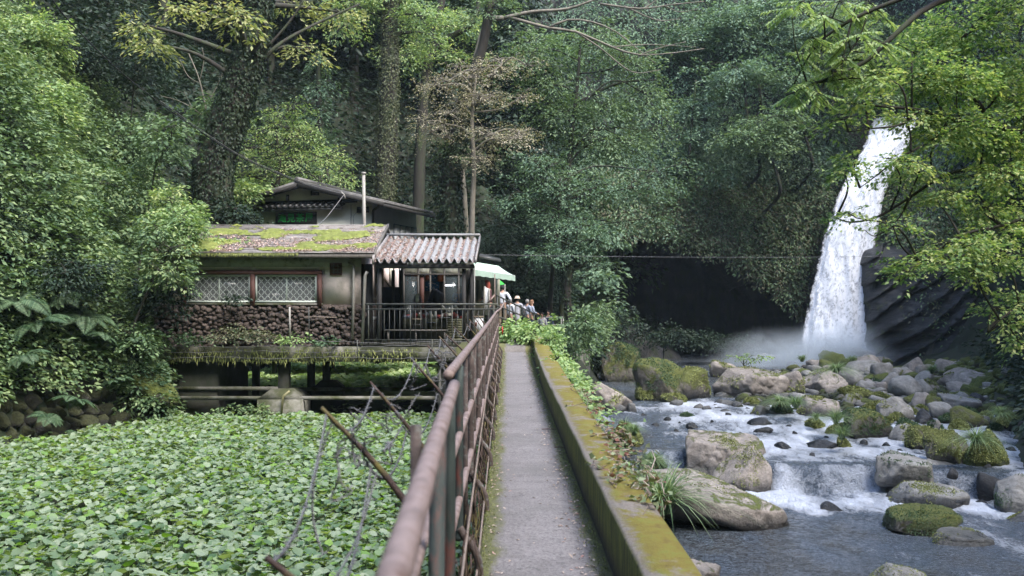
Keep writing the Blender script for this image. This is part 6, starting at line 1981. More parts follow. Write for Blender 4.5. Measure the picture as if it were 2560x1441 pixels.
def deck_railing():
    root = empty('deck_railing', (hx(1070), 30.45, hz(859, 30.5)), 'thin dark metal railing in front of the porch', 'railing')
    y = 30.4
    xa, xb = hx(913, y), hx(1243, y)
    for py, r in ((761, .028), (773.5, .02), (850, .014)):
        MB().tube([(xa, y, hz(py, y)), (xb, y, hz(py, y))], r, 8).build('rail', M['rail_dark'], root)
    for k in range(25):
        x = xa + .1 + k * (xb - xa - .2) / 24
        main = k % 8 == 0
        MB().tube([(x, y, hz(862, y)), (x, y, hz(761 if main else 773.5, y))], .02 if main else .009, 5).build('baluster', M['rail_dark'], root)
    # thin barbed wires strung in front of the slab
    w = empty('fence_wire', (hx(800), 30.2, hz(880)), 'sagging thin wires strung in front of the concrete deck edge', 'wire')
    for j, py in enumerate((856, 866, 880, 895)):
        pp = []
        for px in np.linspace(420, 1200, 40):
            pp.append((hx(px, 30.2), 30.2, hz(py + 2.2 * math.sin(px * .021 + j * 2) + 1.2 * math.sin(px * .1 + j), 30.2)))
        MB().tube(pp, .006, 4).build('strand', M['wire'], w)
    for px in (724, 772, 893, 1080):
        MB().tube([(hx(px, 30.25), 30.25, hz(768 if px < 800 else 850, 30.25)), (hx(px + 1, 30.25), 30.25, hz(905 if px > 800 else 852, 30.25))], .016 if px != 724 else .03, 6).build('stake', M['rail_dark'] if px != 724 else M['metal_pipe'], w)
    MB().tube([(hx(772), 30.25, hz(791)), (hx(852), 30.3, hz(793))], .012, 5).build('bar', M['wire_brown'], w)
deck_railing()

# ------------------------------------------------------------------ the shop behind the porch
def shop():
    root = empty('shop', (hx(1080, 34.5), 34.5, -.0), 'glass fronted souvenir shop with posters under the porch', 'shop')
    D = 34.2
    zf = hz(859, 30.5)
    def X(px): return hx(px, D)
    def Z(py): return hz(py, D)
    for q in ((X(905), X(1175), D + 3.2, D + 3.3, zf, Z(655)), (X(1178), X(1183), D, D + 3.2, zf, Z(660)), (X(905), X(1010), D + .9, D + .95, zf, Z(650))):
        MB().box(*q).build('wall', M['interior'], root)
    MB().box(X(905), X(1190), D - .3, D + 3.3, Z(648), Z(645)).build('ceiling', M['wood_dark'], root)
    MB().box(X(985), X(1175), D + .01, D + 3.1, Z(853), Z(850)).build('floor', M['concrete_dark'], root)
    # grubby transom panels over the glass
    for a, b, mt in ((1011, 1043, 'plaster_green'), (1045, 1076, 'plaster_yellow'), (1078, 1110, 'plaster_green'), (1112, 1146, 'plaster_yellow'), (1148, 1172, 'plaster_green')):
        MB().box(X(a), X(b), D - .02, D + .01, Z(684), Z(668)).build('transom_panel', M[mt], root)
    f = MB()
    for px in (1010, 1046, 1076, 1111, 1147, 1174): f.box(X(px) - .025, X(px) + .025, D - .04, D + .03, Z(795), Z(666))
    f.box(X(1010), X(1174), D - .045, D + .035, Z(688), Z(684.5))
    f.build('glazing_frame', M['wood_grey'], root)
    for a, b in ((1011, 1045), (1112, 1146), (1148, 1173)):
        MB().box(X(a) + .02, X(b) - .02, D - .005, D + .005, Z(790), Z(688)).build('pane', M['glass_clear'], root)
    MB().box(X(1050), X(1060), D + .02, D + .06, Z(790), Z(688)).build('door_edge', M['wood_red'], root)
    # white door frames and stair boards seen past the posts
    for px, w_, mt in ((966, .18, 'plaster'), (978, .10, 'plaster_yellow'), (993, .2, 'plaster'), (999, .06, 'white_paint')):
        MB().box(hx(px, 33.6) - w_ / 2, hx(px, 33.6) + w_ / 2, 33.6, 33.65, hz(790 if px > 985 else 720, 33.6), hz(664, 33.6)).build('door_post', M[mt], root)
    MB().bar((hx(957, 33.2), 33.2, hz(692, 33.2)), (hx(979, 33.2), 33.2, hz(722, 33.2)), .05, .07).build('stair_rail', M['wood_tan'], root)
    # counter
    MB().box(X(1010), X(1172), D - .75, D - .1, zf, hz(797, D - .75)).build('counter', M['wicker'], root)
    # lit strip lamp inside
    m, nt, b, out = nodemat('lamp_glow')
    b.inputs['Emission Color'].default_value = (.95, .95, 1, 1); b.inputs['Emission Strength'].default_value = 2.5
    for px, py in ((1024, 686), (1115, 714), (1122, 713)):
        MB().box(X(px) - .15, X(px) + .15, D + 1.2, D + 1.24, hz(py, D + 1.2) - .02, hz(py, D + 1.2) + .02).build('strip_lamp', m, root)
shop()

def flat(name, px0, px1, py0, py1, D, mat, label, cat, th=.02, group=None):
    o = MB().box(hx(px0, D), hx(px1, D), D, D + th, hz(py1, D), hz(py0, D)).build(name, M[mat])
    return props(o, label, cat, group)

def poster(px0, px1, py0, py1, D, mat, label, strokes):
    root = empty('poster', (hx(px0, D), D, hz(py1, D)), label, 'poster', 'posters hung in the shop')
    MB().box(hx(px0, D), hx(px1, D), D, D + .02, hz(py1, D), hz(py0, D)).build('sheet', M[mat], root)
    rng = np.random.default_rng(int(px0 * 7 + py0))
    mb = MB()
    for _ in range(strokes):
        a = rng.uniform(px0 + 1, px1 - 4); b = rng.uniform(py0 + 1, py1 - 3)
        l = rng.uniform(1.5, 4.5); v = rng.random() < .5
        mb.bar((hx(a, D), D - .006, hz(b, D)), (hx(a + (1 if v else l), D), D - .006, hz(b + (l if v else .6), D)), .008, .02)
    if strokes: mb.build('lettering', M['paper'], root)
poster(1063, 1098, 704, 728, 36.6, 'poster_blue', 'blue poster with white brush writing above the goods', 20)
poster(1064, 1072, 688, 700, 36.4, 'poster_orange', 'orange paper strip beside the doorway', 0)
poster(1074, 1092, 688, 703, 36.5, 'poster_blue', 'striped blue hanging cloth over the blue poster', 6)
poster(1095, 1110, 688, 704, 36.4, 'poster_orange', 'orange paper at the far side of the blue poster', 0)
poster(1027, 1045, 688, 704, 36.4, 'poster_orange', 'orange paper in the first shop pane', 0)
poster(1015, 1021, 694, 712, 36.2, 'poster_red', 'red pennant hung in the first shop pane', 2)
poster(1032, 1042, 705, 735, 36.3, 'poster_blue', 'blue cloth print in the first shop pane', 9)
for k, (x, y, w, h, mt, lab) in enumerate([(1072, 762, 8, 20, 'paper', 'long white paper notice on the counter front'), (1085, 762, 6, 20, 'paper', 'short white paper notice beside the long one'), (1098, 778, 28, 17, 'white_paint', 'translucent white plastic crate on the counter'), (1065, 792, 22, 14, 'grey_blue', 'grey plastic tub hanging below the notices')]):
    flat('notice' if mt == 'paper' else 'crate', x, x + w, y + 16, y + 16 + h if mt == 'paper' else y + h, 33.2, mt, lab, 'notice' if mt == 'paper' else 'crate', .02 if mt == 'paper' else .25)
for k, (x, y, lab) in enumerate([(1104, 764, 'tilted white price tag over the plastic crate'), (1137, 764, 'tilted white price tag near the porch corner post')]):
    o = MB().bar((hx(x, 33.2), 33.2, hz(y, 33.2)), (hx(x + 7, 33.2), 33.2, hz(y + 9, 33.2)), .015, .09).build('price_tag', M['paper']); props(o, lab, 'price tag', 'price tags on the counter')

def goods():
    rng = np.random.default_rng(95)
    cols = ['paper', 'wood_tan', 'poster_red', 'grey_blue', 'bamboo', 'cloth_black', 'plaster_yellow', 'wood_red']
    for k in range(34):
        px = 1012 + (k % 17) * 9.4 + rng.uniform(-1.5, 1.5)
        row = k // 17
        D = 33.55 + row * .35
        w, h = rng.uniform(.07, .15), rng.uniform(.06, .2)
        x, z = hx(px, D), hz(797, 33.45) + .002
        mb = MB(); mb.box(x - w / 2, x + w / 2, D - w / 2, D + w / 2, z, z + h); mb.box(x - w * .35, x + w * .35, D - w * .35, D + w * .35, z + h + .002, z + h + .02)
        mt = cols[int(rng.integers(0, len(cols)))]
        o = mb.build('gift_box', M[mt])
        tone = {'paper': 'white', 'wood_tan': 'tan', 'poster_red': 'red', 'grey_blue': 'grey blue', 'bamboo': 'olive', 'cloth_black': 'black', 'plaster_yellow': 'cream', 'wood_red': 'brown'}[mt]
        props(o, f'small {tone} gift box, {ORD[k % 17]} from the doorway in the {"front" if row == 0 else "rear"} counter row', 'box', 'gift boxes on the shop counter')
goods()

def step_ladder():
    D = 31.4
    root = empty('step_ladder', (hx(1043, D), D, hz(855, D)), 'dark wooden step ladder with an orange tray standing open on the porch', 'ladder')
    for sx in (-1, 1):
        MB().bar((hx(1043 + sx * 6, D), D, hz(742, D)), (hx(1043 + sx * 14, D), D - .25, hz(824, D)), .05, .05).build('leg', M['wood_dark'], root)
        MB().bar((hx(1043 + sx * 6, D), D + .05, hz(742, D)), (hx(1043 + sx * 12, D), D + .35, hz(824, D)), .045, .045).build('leg', M['wood_dark'], root)
    for k, py in enumerate((758, 778, 812)):
        MB().bar((hx(1043 - 7 - k * 2.6, D), D - .06 - k * .07, hz(py, D)), (hx(1043 + 7 + k * 2.6, D), D - .06 - k * .07, hz(py, D)), .09, .025).build('step', M['wood_dark'], root)
    MB().bar((hx(1032, D), D - .16, hz(798, D)), (hx(1056, D), D - .16, hz(798, D)), .16, .03).build('tray', M['wood_tan'], root)
    MB().box(hx(1039, D), hx(1048, D), D - .05, D, hz(758, D), hz(735, D)).build('green_cloth', M['plaster_green'], root)
step_ladder()
def bench():
    D = 31.0
    root = empty('bench', (hx(1040, D), D, hz(857, D)), 'long grey plank bench behind the deck railing', 'bench')
    MB().box(hx(961, D), hx(1120, D), D - .14, D + .14, hz(828, D), hz(824.5, D)).build('seat', M['wood_grey'], root)
    for px in (971, 1112, 1040):
        MB().box(hx(px - 2, D), hx(px + 2, D), D - .11, D + .11, hz(857, D), hz(828, D) - .002).build('leg', M['wood_grey'], root)
    D = 31.9
    root = empty('sink', (hx(928, D), D, hz(857, D)), 'small white wash basin with a hose beside the drainpipe', 'sink')
    MB().hexa([(hx(918, D), D - .2, hz(799, D)), (hx(938, D), D - .2, hz(799, D)), (hx(938, D), D + .2, hz(799, D)), (hx(918, D), D + .2, hz(799, D)), (hx(916, D), D - .22, hz(791, D)), (hx(940, D), D - .22, hz(793, D)), (hx(940, D), D + .22, hz(793, D)), (hx(916, D), D + .22, hz(791, D))]).build('basin', M['white_paint'], root)
    MB().box(hx(922, D), hx(930, D), D - .05, D + .05, hz(857, D), hz(799, D) - .002).build('pedestal', M['wood_dark'], root)
    MB().tube(curve([P(932, 800, D - .25), P(934, 815, D - .25), P(925, 828, D - .25), P(918, 825, D - .25)], 12), .012, 5).build('hose', M['wire'], root)
    D = 33.0
    # black draped cloth heap, and a wicker basket stack
    W, F = rock_shape(4, 8, 7, 7, .1)
    o = link('cloth_bundle', mesh_from('cloth_bundle', W * np.array([.28, .2, .3]), [F], M['cloth_black'], True)); o.location = P(1090, 742, 33.3)
    props(o, 'black cloth bundle draped over goods in the shop', 'cloth')
    MB().box(hx(955, 32.8), hx(1003, 32.8), 32.8, 33.2, hz(850, 32.8), hz(718, 32.8)).build('display_rack', M['cloth_black'])
    props(bpy.data.objects['display_rack'], 'black covered display rack beside the porch posts', 'rack')
    for k, (px, lab) in enumerate(((1128, 'woven wicker screen basket at the counter end'), (1148, 'woven wicker basket against the porch corner post'))):
        mb = MB()
        for j in range(9):
            z = hz(848 - j * 6, 32.6)
            a = np.linspace(0, 2 * math.pi, 17)
            mb.tube(np.stack([hx(px, 32.6) + .13 * np.cos(a), 32.6 + .13 * np.sin(a), np.full(17, z)], -1), .03, 5, cap=False)
        o = mb.build('wicker_basket', M['wicker']); props(o, lab, 'basket', 'wicker baskets')
bench()

# ------------------------------------------------------------------ awning, sign board and the things by the landing
def awning():
    root = empty('awning', (hx(1215, 34), 34, 2.4), 'pale green canvas awning projecting over the shop entrance', 'awning')
    A, B, C, Dd = P(1184, 655, 33), P(1246, 665, 37), P(1184, 674, 31.2), P(1287, 690, 36.5)
    rows = []
    for t in np.linspace(0, 1, 6):
        a = A * (1 - t) + C * t; b = B * (1 - t) + Dd * t
        rows.append([a * (1 - u) + b * u + np.array([0, 0, -.03 * math.sin(math.pi * t)]) for u in np.linspace(0, 1, 9)])
    m = MB().sheet(rows); m.sheet([[p + np.array([0, 0, -.012]) for p in r] for r in rows[::-1]])
    m.build('canvas', M['awning'], root, smooth=True)
    v = []
    for t in (0, .5, 1):
        v.append([C * (1 - u) + Dd * u + np.array([0.01, -.02, -t * (.19 + .01 * math.sin(u * 40))]) for u in np.linspace(0, 1, 30)])
    v2 = [[p + np.array([.008, .012, 0]) for p in r] for r in v]
    MB().sheet(v).sheet(v2[::-1]).build('valance', M['awning'], root, smooth=True)
    MB().tube([C, Dd], .02, 6).build('front_bar', M['white_paint'], root)
    for u in (.05, .95):
        MB().bar(A * (1 - u) + B * u + np.array([0, 0, -.5]), C * (1 - u) + Dd * u, .03, .03).build('arm', M['metal_pipe'], root)
    # small roof of the entrance behind the awning
    r2 = empty('entrance_hut', (hx(1225, 36), 36, 0), 'entrance bay of the shop with a little dark tiled roof behind the awning', 'building')
    MB().hexa([P(1198, 646, 34), P(1252, 656, 38), P(1250, 650, 40.5), P(1200, 640, 36.5), P(1198, 640, 34), P(1253, 651, 38), P(1250, 645, 40.5), P(1200, 634, 36.5)]).build('roof', M['tile_dark'], r2)
    w = MB(); w.hexa([P(1186, 790, 33.4), P(1250, 772, 37.5), P(1248, 772, 37.7), P(1184, 790, 33.6), P(1186, 655, 33.4), P(1250, 668, 37.5), P(1248, 668, 37.7), P(1184, 655, 33.6)])
    w.build('wall', M['plaster_green'], r2)
    for a, b in ((1189, 1198), (1203, 1215)):
        MB().hexa([P(a, 765, 33.5), P(b, 760, 34.2), P(b, 760, 34.25), P(a, 765, 33.55), P(a, 700, 33.3), P(b, 702, 34.0), P(b, 702, 34.05), P(a, 700, 33.35)]).build('window', M['glass_clear'], r2)
awning()
def entrance_things():
    root = empty('folding_sign', P(1220, 790, 32.4), 'white A shaped folding sign board beside the red haired person', 'sign')
    for k, (dx, y) in enumerate(((0, 32.4), (.05, 32.8))):
        a, b = P(1209, 786, y), P(1222, 790, y); c, d = P(1212, 718, y), P(1222, 722, y)
        MB().hexa([a, b, b + [0, .03, 0], a + [0, .03, 0], c, d, d + [0, .03, 0], c + [0, .03, 0]]).build('panel', M['white_paint'], root)
    MB().tube([P(1209, 790, 32.35), P(1212, 716, 32.35)], .03, 6).build('frame', M['metal_pipe'], root)
    MB().tube([P(1223, 794, 32.35), P(1223, 722, 32.35)], .025, 6).build('frame', M['metal_pipe'], root)
    root = empty('cooler_box', P(1198, 812, 31.8), 'white box with a wooden rim at the foot of the folding sign', 'box')
    MB().box(hx(1184, 31.8), hx(1209, 31.8), 31.8, 32.1, hz(834, 31.8), hz(794, 31.8)).build('body', M['white_paint'], root)
    MB().box(hx(1183, 31.8), hx(1210, 31.8), 31.78, 32.12, hz(794, 31.8) + .003, hz(791, 31.8)).build('rim', M['wood_tan'], root)
    root = empty('bamboo_broom', P(1191, 850, 31), 'short broom with a dark red head leaning by the white box', 'broom')
    MB().tube([P(1193, 845, 31), P(1190, 815, 31)], .014, 6).build('handle', M['wood_tan'], root)
    MB().tube([P(1190, 816, 31), P(1188, 806, 31)], [.035, .06], 8).build('head', M['wood_red'], root)
    root = empty('metal_post', P(1237, 780, 32), 'thin rusty post holding the end of the pale handrail', 'post')
    MB().tube([P(1237, 790, 32), P(1237, 686, 32)], .018, 6).build('shaft', M['wire_brown'], root)
    MB().tube([P(1218, 760, 32), P(1237, 738, 32)], .03, 6).build('handrail', M['steel_pink'], root)
    o = MB().box(hx(1254.5, 27.6), hx(1257.5, 27.6), 27.6, 27.63, hz(838, 27.6), hz(817, 27.6)).build('red_marker', M['red_paint']); props(o, 'small red marker plate behind the last fence posts', 'marker')
    root = empty('parasol', P(1250, 722, 43), 'bright green market canopy behind the man in the white shirt', 'canopy')
    a = [P(1244, 696, 43), P(1262, 711, 43), P(1240, 714, 43), P(1262, 711, 45.5), P(1240, 712, 45.5)]
    MB().add(np.array(a), [np.array([(0, 1, 2), (0, 3, 1), (0, 4, 3), (0, 2, 4)])]).build('top', M['canopy_green'], root)
    MB().box(hx(1240, 44), hx(1263, 44), 44.0, 44.05, hz(722, 44), hz(713, 44)).build('skirt', M['canopy_green'], root)
    MB().tube([P(1262, 780, 43.2), P(1262, 711, 43.2)], .025, 6).build('pole', M['metal_pipe'], root)
    MB().tube([P(1241, 780, 43.2), P(1241, 713, 43.2)], .025, 6).build('pole', M['metal_pipe'], root)
entrance_things()

# ------------------------------------------------------------------ rear house
def rear_house():
    ang = -math.radians(15.5)
    ox, oy = -5.19, 38.0
    root = empty('rear_house', (ox, oy, 0), 'cream plastered rear house with a low tiled gable roof and a dark name board', 'building')
    c, s = math.cos(ang), math.sin(ang)
    def build(mb, name, mat, parent=root, smooth=False):
        mb.rot(0, 0, ang)
        for k in range(len(mb.V)): mb.V[k] = mb.V[k] + np.array([ox, oy, 0])
        o = mb.build(name, M[mat], root, smooth)
        if parent is not root:
            o.parent = parent; o.location = (0, 0, 0)
        return o
    # local: x to the right along the front (corner at 0), y backwards
    W, Dp, zt, zp = 4.75, 4.7, 5.36, 5.84
    rx = -2.85
    w = MB()
    w.box(-W, 0, 0, .15, -.5, 5.2); w.box(-W, -W + .15, .15, Dp, -.5, 5.2); w.box(-.15, 0, .15, Dp, -.5, 5.2); w.box(-W + .15, -.15, Dp - .15, Dp, -.5, 5.2)
    # gable
    zl, zr_ = 5.36, 5.30
    for y in (0, Dp - .15):
        w.hexa([(-W, y, 5.203), (0, y, 5.203), (0, y + .15, 5.203), (-W, y + .15, 5.203), (-W, y, zl), (rx, y, zp - .05), (rx, y + .15, zp - .05), (-W, y + .15, zl)])
        w.hexa([(rx, y, 5.203), (0, y, 5.203), (0, y + .15, 5.203), (rx, y + .15, 5.203), (rx, y, zp - .05), (0, y, zr_), (0, y + .15, zr_), (rx, y + .15, zp - .05)])
    build(w, 'wall', 'plaster_yellow')
    MB_ = MB(); MB_.box(.003, .02, .02, Dp, -.5, 5.25); build(MB_, 'side_wall', 'white_paint')
    # roof
    r = MB()
    def slope(xa, za, xb, zb_):
        n = 16
        L = math.hypot(xb - xa, zb_ - za)
        th = .07
        r.hexa([(xa, -.55, za), (xb, -.55, zb_), (xb, Dp + .5, zb_), (xa, Dp + .5, za), (xa, -.55, za + th), (xb, -.55, zb_ + th), (xb, Dp + .5, zb_ + th), (xa, Dp + .5, za + th)])
        for k in range(n):
            y = -.5 + k * (Dp + 1.0) / n
            r.tube([(xa, y, za + th), (xb, y, zb_ + th)], .055, 6)
    slope(rx, zp + .02, .72, 5.02); slope(rx, zp + .02, -W - .55, 5.24)
    r.tube([(rx, -.58, zp + .16), (rx, Dp + .5, zp + .16)], .12, 8)
    build(r, 'roof', 'tile')
    f = MB(); th = .14
    f.hexa([(rx, -.62, zp - .14), (.72, -.62, 5.02 - .14), (.72, -.565, 5.02 - .14), (rx, -.565, zp - .14), (rx, -.62, zp + .04), (.72, -.62, 5.05), (.72, -.565, 5.05), (rx, -.565, zp + .04)])
    f.hexa([(-W - .55, -.62, 5.24 - .14), (rx - .003, -.62, zp - .14), (rx - .003, -.565, zp - .14), (-W - .55, -.565, 5.24 - .14), (-W - .55, -.62, 5.27), (rx - .003, -.62, zp + .04), (rx - .003, -.565, zp + .04), (-W - .55, -.565, 5.27)])
    f.box(.66, .715, -.56, Dp + .5, 4.88, 5.0)
    build(f, 'barge_board', 'black_wood')
    b = MB(); b.box(-W, -.6, -.03, -.003, 5.12, 5.26)
    for x in (-3.55, -1.35): b.box(x - .06, x + .06, -.03, -.003, 5.263, zp - .2 - abs(x - rx) * .2)
    build(b, 'timber', 'black_wood')
    v = MB(); v.box(-2.55, -2.2, -.045, -.003, 5.44, 5.64); build(v, 'gable_vent', 'black_wood')
    # tile hood
    t = MB()
    t.hexa([(-W - .1, -.38, 4.93), (-1.1, -.38, 4.93), (-1.1, -.004, 5.07), (-W - .1, -.004, 5.07), (-W - .1, -.38, 4.98), (-1.1, -.38, 4.98), (-1.1, -.004, 5.117), (-W - .1, -.004, 5.117)])
    for k in range(15):
        x = -W - .05 + k * (W - 1.1) / 14.3
        t.tube([(x, -.42, 4.99), (x, -.01, 5.12)], .07, 8)
    t.box(-W - .1, -1.1, -.36, -.30, 4.84, 4.925)
    build(t, 'tile_hood', 'tile_dark')
    sg = MB(); sg.box(-4.05, -2.3, -.075, -.015, 4.30, 4.80)
    so = build(sg, 'name_board', 'sign_board')
    cu = bpy.data.curves.new('lettering', 'FONT')
    cu.body = '\u6edd\u898b\u8336\u5c4b'
    cu.size = .36; cu.space_character = 1.16; cu.extrude = .008; cu.offset = .004
    cu.align_x = 'CENTER'; cu.align_y = 'CENTER'
    to = bpy.data.objects.new('lettering_source', cu); COL.objects.link(to)
    bpy.context.view_layer.update()
    me = bpy.data.meshes.new_from_object(to.evaluated_get(bpy.context.evaluated_depsgraph_get()))
    bpy.data.objects.remove(to)
    me.materials.clear(); me.materials.append(M['sign_green'])
    lo = bpy.data.objects.new('lettering', me); COL.objects.link(lo)
    lo.parent = so
    lx, ly, lz = -3.175, -.088, 4.56
    lo.matrix_parent_inverse = Matrix.Identity(4)
    wx_, wy_ = ox + c * lx - s * ly, oy + s * lx + c * ly
    lo.location = (wx_, wy_, lz)
    lo.rotation_euler = (math.radians(90), 0, ang)
    sh = MB()
    for k in range(16): sh.box(-3.85, -1.75, -.05 + (k % 2) * .012, -.004, 2.6 + k * .1, 2.6 + k * .1 + .097)
    build(sh, 'shutter', 'shutter')
    p = MB(); p.tube([(.45, -.45, 5.02), (.40, -.35, 4.92), (.08, -.06, 4.80), (.06, -.06, 4.7), (.06, -.06, 2.5)], .045, 8); build(p, 'drainpipe', 'black_wood')
    for y0 in (2.1, 2.75, 3.4, 4.05):
        q = MB(); q.box(.024, .05, y0, y0 + .62, 2.6, 4.45); fr = build(q, 'window', 'grey_blue')
        q = MB(); q.box(.052, .062, y0 + .04, y0 + .58, 2.7, 4.40); build(q, 'pane', 'white_paint', fr)
    m = MB(); m.box(-1.0, -.72, -.13, -.004, 3.66, 4.12); build(m, 'electric_meter', 'cloth_black')
    m = MB(); m.tube([(-.85, -.05, 4.13), (-.85, -.05, 5.05)], .012, 5); m.tube([(-.75, -.05, 4.13), (-.75, -.05, 4.6), (-.45, -.05, 4.9)], .008, 5); build(m, 'conduit', 'metal_pipe')
    for x in (-.52, -.2):
        m = MB(); m.box(x - .08, x + .08, -.07, -.004, 4.72, 4.95); build(m, 'wall_box', 'wood_dark')
rear_house()

def pole_and_cables():
    D = 36.2
    root = empty('utility_pole', P(911, 640, D), 'slim concrete utility pole in front of the rear house', 'pole')
    MB().tube([P(912, 680, D), P(909, 434, D)], [.075, .06], 12).build('shaft', M['metal_pipe'], root, smooth=True)
    MB().tube([P(909, 436, D), P(909, 431, D)], .085, 12).build('cap', M['metal_pipe'], root)
    a = P(860, 487, 36.5)
    cab = empty('power_cable', tuple(a), 'thick black cable climbing from the rear gable up over the bushes', 'cable')
    MB().tube(curve([a, P(780, 468, 35.5), P(700, 437, 34), P(600, 392, 32), P(500, 328, 30), P(400, 258, 28), P(290, 170, 26), P(170, 50, 24), P(110, -30, 23)], 60), .018, 6).build('line', M['cloth_black'], cab)
    MB().tube(curve([a + [0, 0, .02], P(780, 464, 35.5), P(700, 433, 34), P(600, 388, 32), P(500, 323, 30), P(400, 252, 28)], 40), .008, 5).build('messenger_wire', M['wire'], cab)
    MB().tube([a + np.array([-.1, 0, .1]), a, a + np.array([.05, 0, -.15])], .025, 6).build('clamp', M['metal_pipe'], cab)
    w = empty('service_wire', tuple(a), 'pale thin wire slanting down from the cable clamp to the roof', 'wire')
    MB().tube(curve([a, P(835, 520, 36), P(815, 545, 35.5), P(795, 563, 34.2)], 14), .012, 5).build('line', M['wire'], w)
    w = empty('overhead_wire', P(1260, 636, 33), 'single taut wire crossing the valley in front of the cave', 'wire')
    MB().tube(hang(P(1200, 637, 33), P(2700, 628, 48), .18, 40), .006, 5).build('line', M['wire'], w)
pole_and_cables()
# ------------------------------------------------------------------ near fence on the field side of the footpath
def fence():
    root = empty('pipe_fence', (-0.26, 4, 0), 'rusty pipe railing with bent feet and outward leaning struts along the footpath', 'fence')
    FX = -0.262
    zt = 1.15
    # two lengths of the top rail with a joint at about four metres
    a = curve([(-0.122, 0.5, 1.150), (-0.144, 1.26, 1.148), (-0.163, 1.93, 1.146), (-0.182, 2.6, 1.145), (-0.218, 4.05, 1.142)], 30)
    MB().tube(a, .0228, 20, noise=.02).build('top_rail', M['steel_pink'], root, smooth=True)
    b = curve([(-0.262, 4.35, 1.158), (-0.262, 8, 1.155), (-0.262, 14, 1.15), (-0.256, 22, 1.17), (-0.20, 26.8, 1.19), (-.12, 29.5, 1.33)], 60)
    MB().tube(b, .0235, 16, noise=.02).build('top_rail', M['steel_pink'], root, smooth=True)
    for z, x in ((.765, FX + .006), (.42, FX + .004)):
        c = curve([(x + .05, .6, z), (x, 2.5, z), (x, 8, z), (x, 16, z), (x, 27, z + .02)], 50)
        MB().tube(c, .0205, 12, noise=.02).build('mid_rail', M['steel_pink'], root, smooth=True)
    rng = np.random.default_rng(7)
    ys = [1.95 + 1.7 * k for k in range(15)]
    for k, y in enumerate(ys):
        y += rng.uniform(-.06, .06)
        x = FX + (.045 if y < 4.2 else .0)
        top = 1.13
        if y > 3.0:
            MB().tube(curve([(x, y, top), (x, y + .004, .6), (x, y, .28), (x, y - .005, .20)], 14), .0225, 12, noise=.03, seed=k).build('post', M['steel_red'] if k < 3 else M['steel_rust'], root, smooth=True)
        # bent foot: leaves the post, arcs over the edge and dives into the path
        f = curve([(x + .002, y - .01, .27), (x + .035, y - .015, .215), (x + .075, y - .02, .165), (x + .105, y - .02, .09), (x + .112, y - .02, -.02)], 22)
        MB().tube(f, .0215, 12, noise=.03, seed=k + 40).build('foot', M['steel_rust'], root, smooth=True)
        y2 = y + .85 + rng.uniform(-.08, .08)
        if y2 > 2.8:
            MB().tube([(FX - .004, y2, 1.13), (FX - .006, y2, .55), (FX - .004, y2, -.32)], .0165, 10, noise=.04, seed=k + 80).build('baluster', M['steel_rust'], root, smooth=True)
    # a second post beside the near one, as the photo shows
    MB().tube([(-.20, 2.86, 1.12), (-.215, 2.87, .1), (-.22, 2.87, -.4)], .0235, 14, noise=.03).build('post', M['steel_red'], root, smooth=True)
    # leaning struts with moss at their roots
    S = []
    for k, y in enumerate([2.25, 3.65, 5.35, 7.05, 8.75, 10.45, 12.15, 13.85, 15.55, 17.25, 18.95, 20.65, 22.35]):
        j = rng.normal(0, .03, 3)
        r = np.array([FX - .01, y, .52]); t = np.array([-.70, y - .02, 1.10]) + j
        if k == 0: r, t = np.array([-.30, 2.3, .62]), np.array([-.535, 2.2, .925])
        if k == 1: r, t = np.array([-.285, 3.7, .60]), np.array([-.685, 3.65, 1.095])
        if k == 2: t = np.array([-.742, 5.35, 1.045]); r = np.array([-.30, 5.35, .45])
        mid = (r + t) / 2 + [0.01, 0, .02]
        MB().tube(curve([r, mid, t], 12), np.linspace(.017, .007, 13)[:len(curve([r, mid, t], 12))], 8, noise=.12, seed=k).build('strut', M['strut_moss'], root, smooth=True)
        # moss lump at the foot
        W, F = rock_shape(3, 300 + k, 8, 5, .12)
        mb = MB().add(W * np.array([.03, .03, .05]) + r * .82 + t * .18, F)
        C = r * .82 + t * .18 + unit(rng.normal(size=(140, 3))) * np.array([.03, .03, .05])
        V, F2 = leaf_quads(C, rng.normal(size=(140, 3)), rng.normal(size=(140, 3)), .02, .008)
        mb.add(V, F2).build('moss_lump', M['needle_moss'], root)
        S.append((r, t))
    # thin canes tied along the feet
    w = empty('tied_cane', (-.2, 5, .2), 'two thin pale canes tied along the bent feet of the pipe railing', 'cane')
    MB().tube(curve([(-.20, 3.4, .20), (-.215, 5.4, .26), (-.225, 7.2, .30), (-.235, 10, .40), (-.245, 14, .55)], 30), .0075, 6).build('cane', M['wire_brown'], w, smooth=True)
    MB().tube(curve([(-.165, 3.9, .02), (-.165, 6.0, .06), (-.17, 9, .10), (-.18, 14, .16), (-.20, 20, .2)], 30), .0065, 6).build('cane', M['wire_brown'], w, smooth=True)
    # barbed wire between the struts
    bw = empty('barbed_wire', (-.7, 4, 1.0), 'tangled rusty barbed wire looped between the leaning struts', 'barbed wire')
    def barbed(p, r=.0022, barb=.11):
        p = np.asarray(p, float)
        seg = np.linalg.norm(np.diff(p, axis=0), axis=1); s = np.concatenate([[0], np.cumsum(seg)])
        n = max(12, int(s[-1] / .012))
        u = np.linspace(0, s[-1], n)
        q = np.stack([np.interp(u, s, p[:, k]) for k in range(3)], -1)
        t = unit(np.gradient(q, axis=0)); a = unit(np.cross(t, [0.1, 0.2, 1.0])); b_ = np.cross(t, a)
        mb = MB()
        for ph in (0, math.pi):
            w_ = u * 120 + ph
            h = q + .004 * (np.cos(w_)[:, None] * a + np.sin(w_)[:, None] * b_)
            mb.tube(h, r, 4, cap=False)
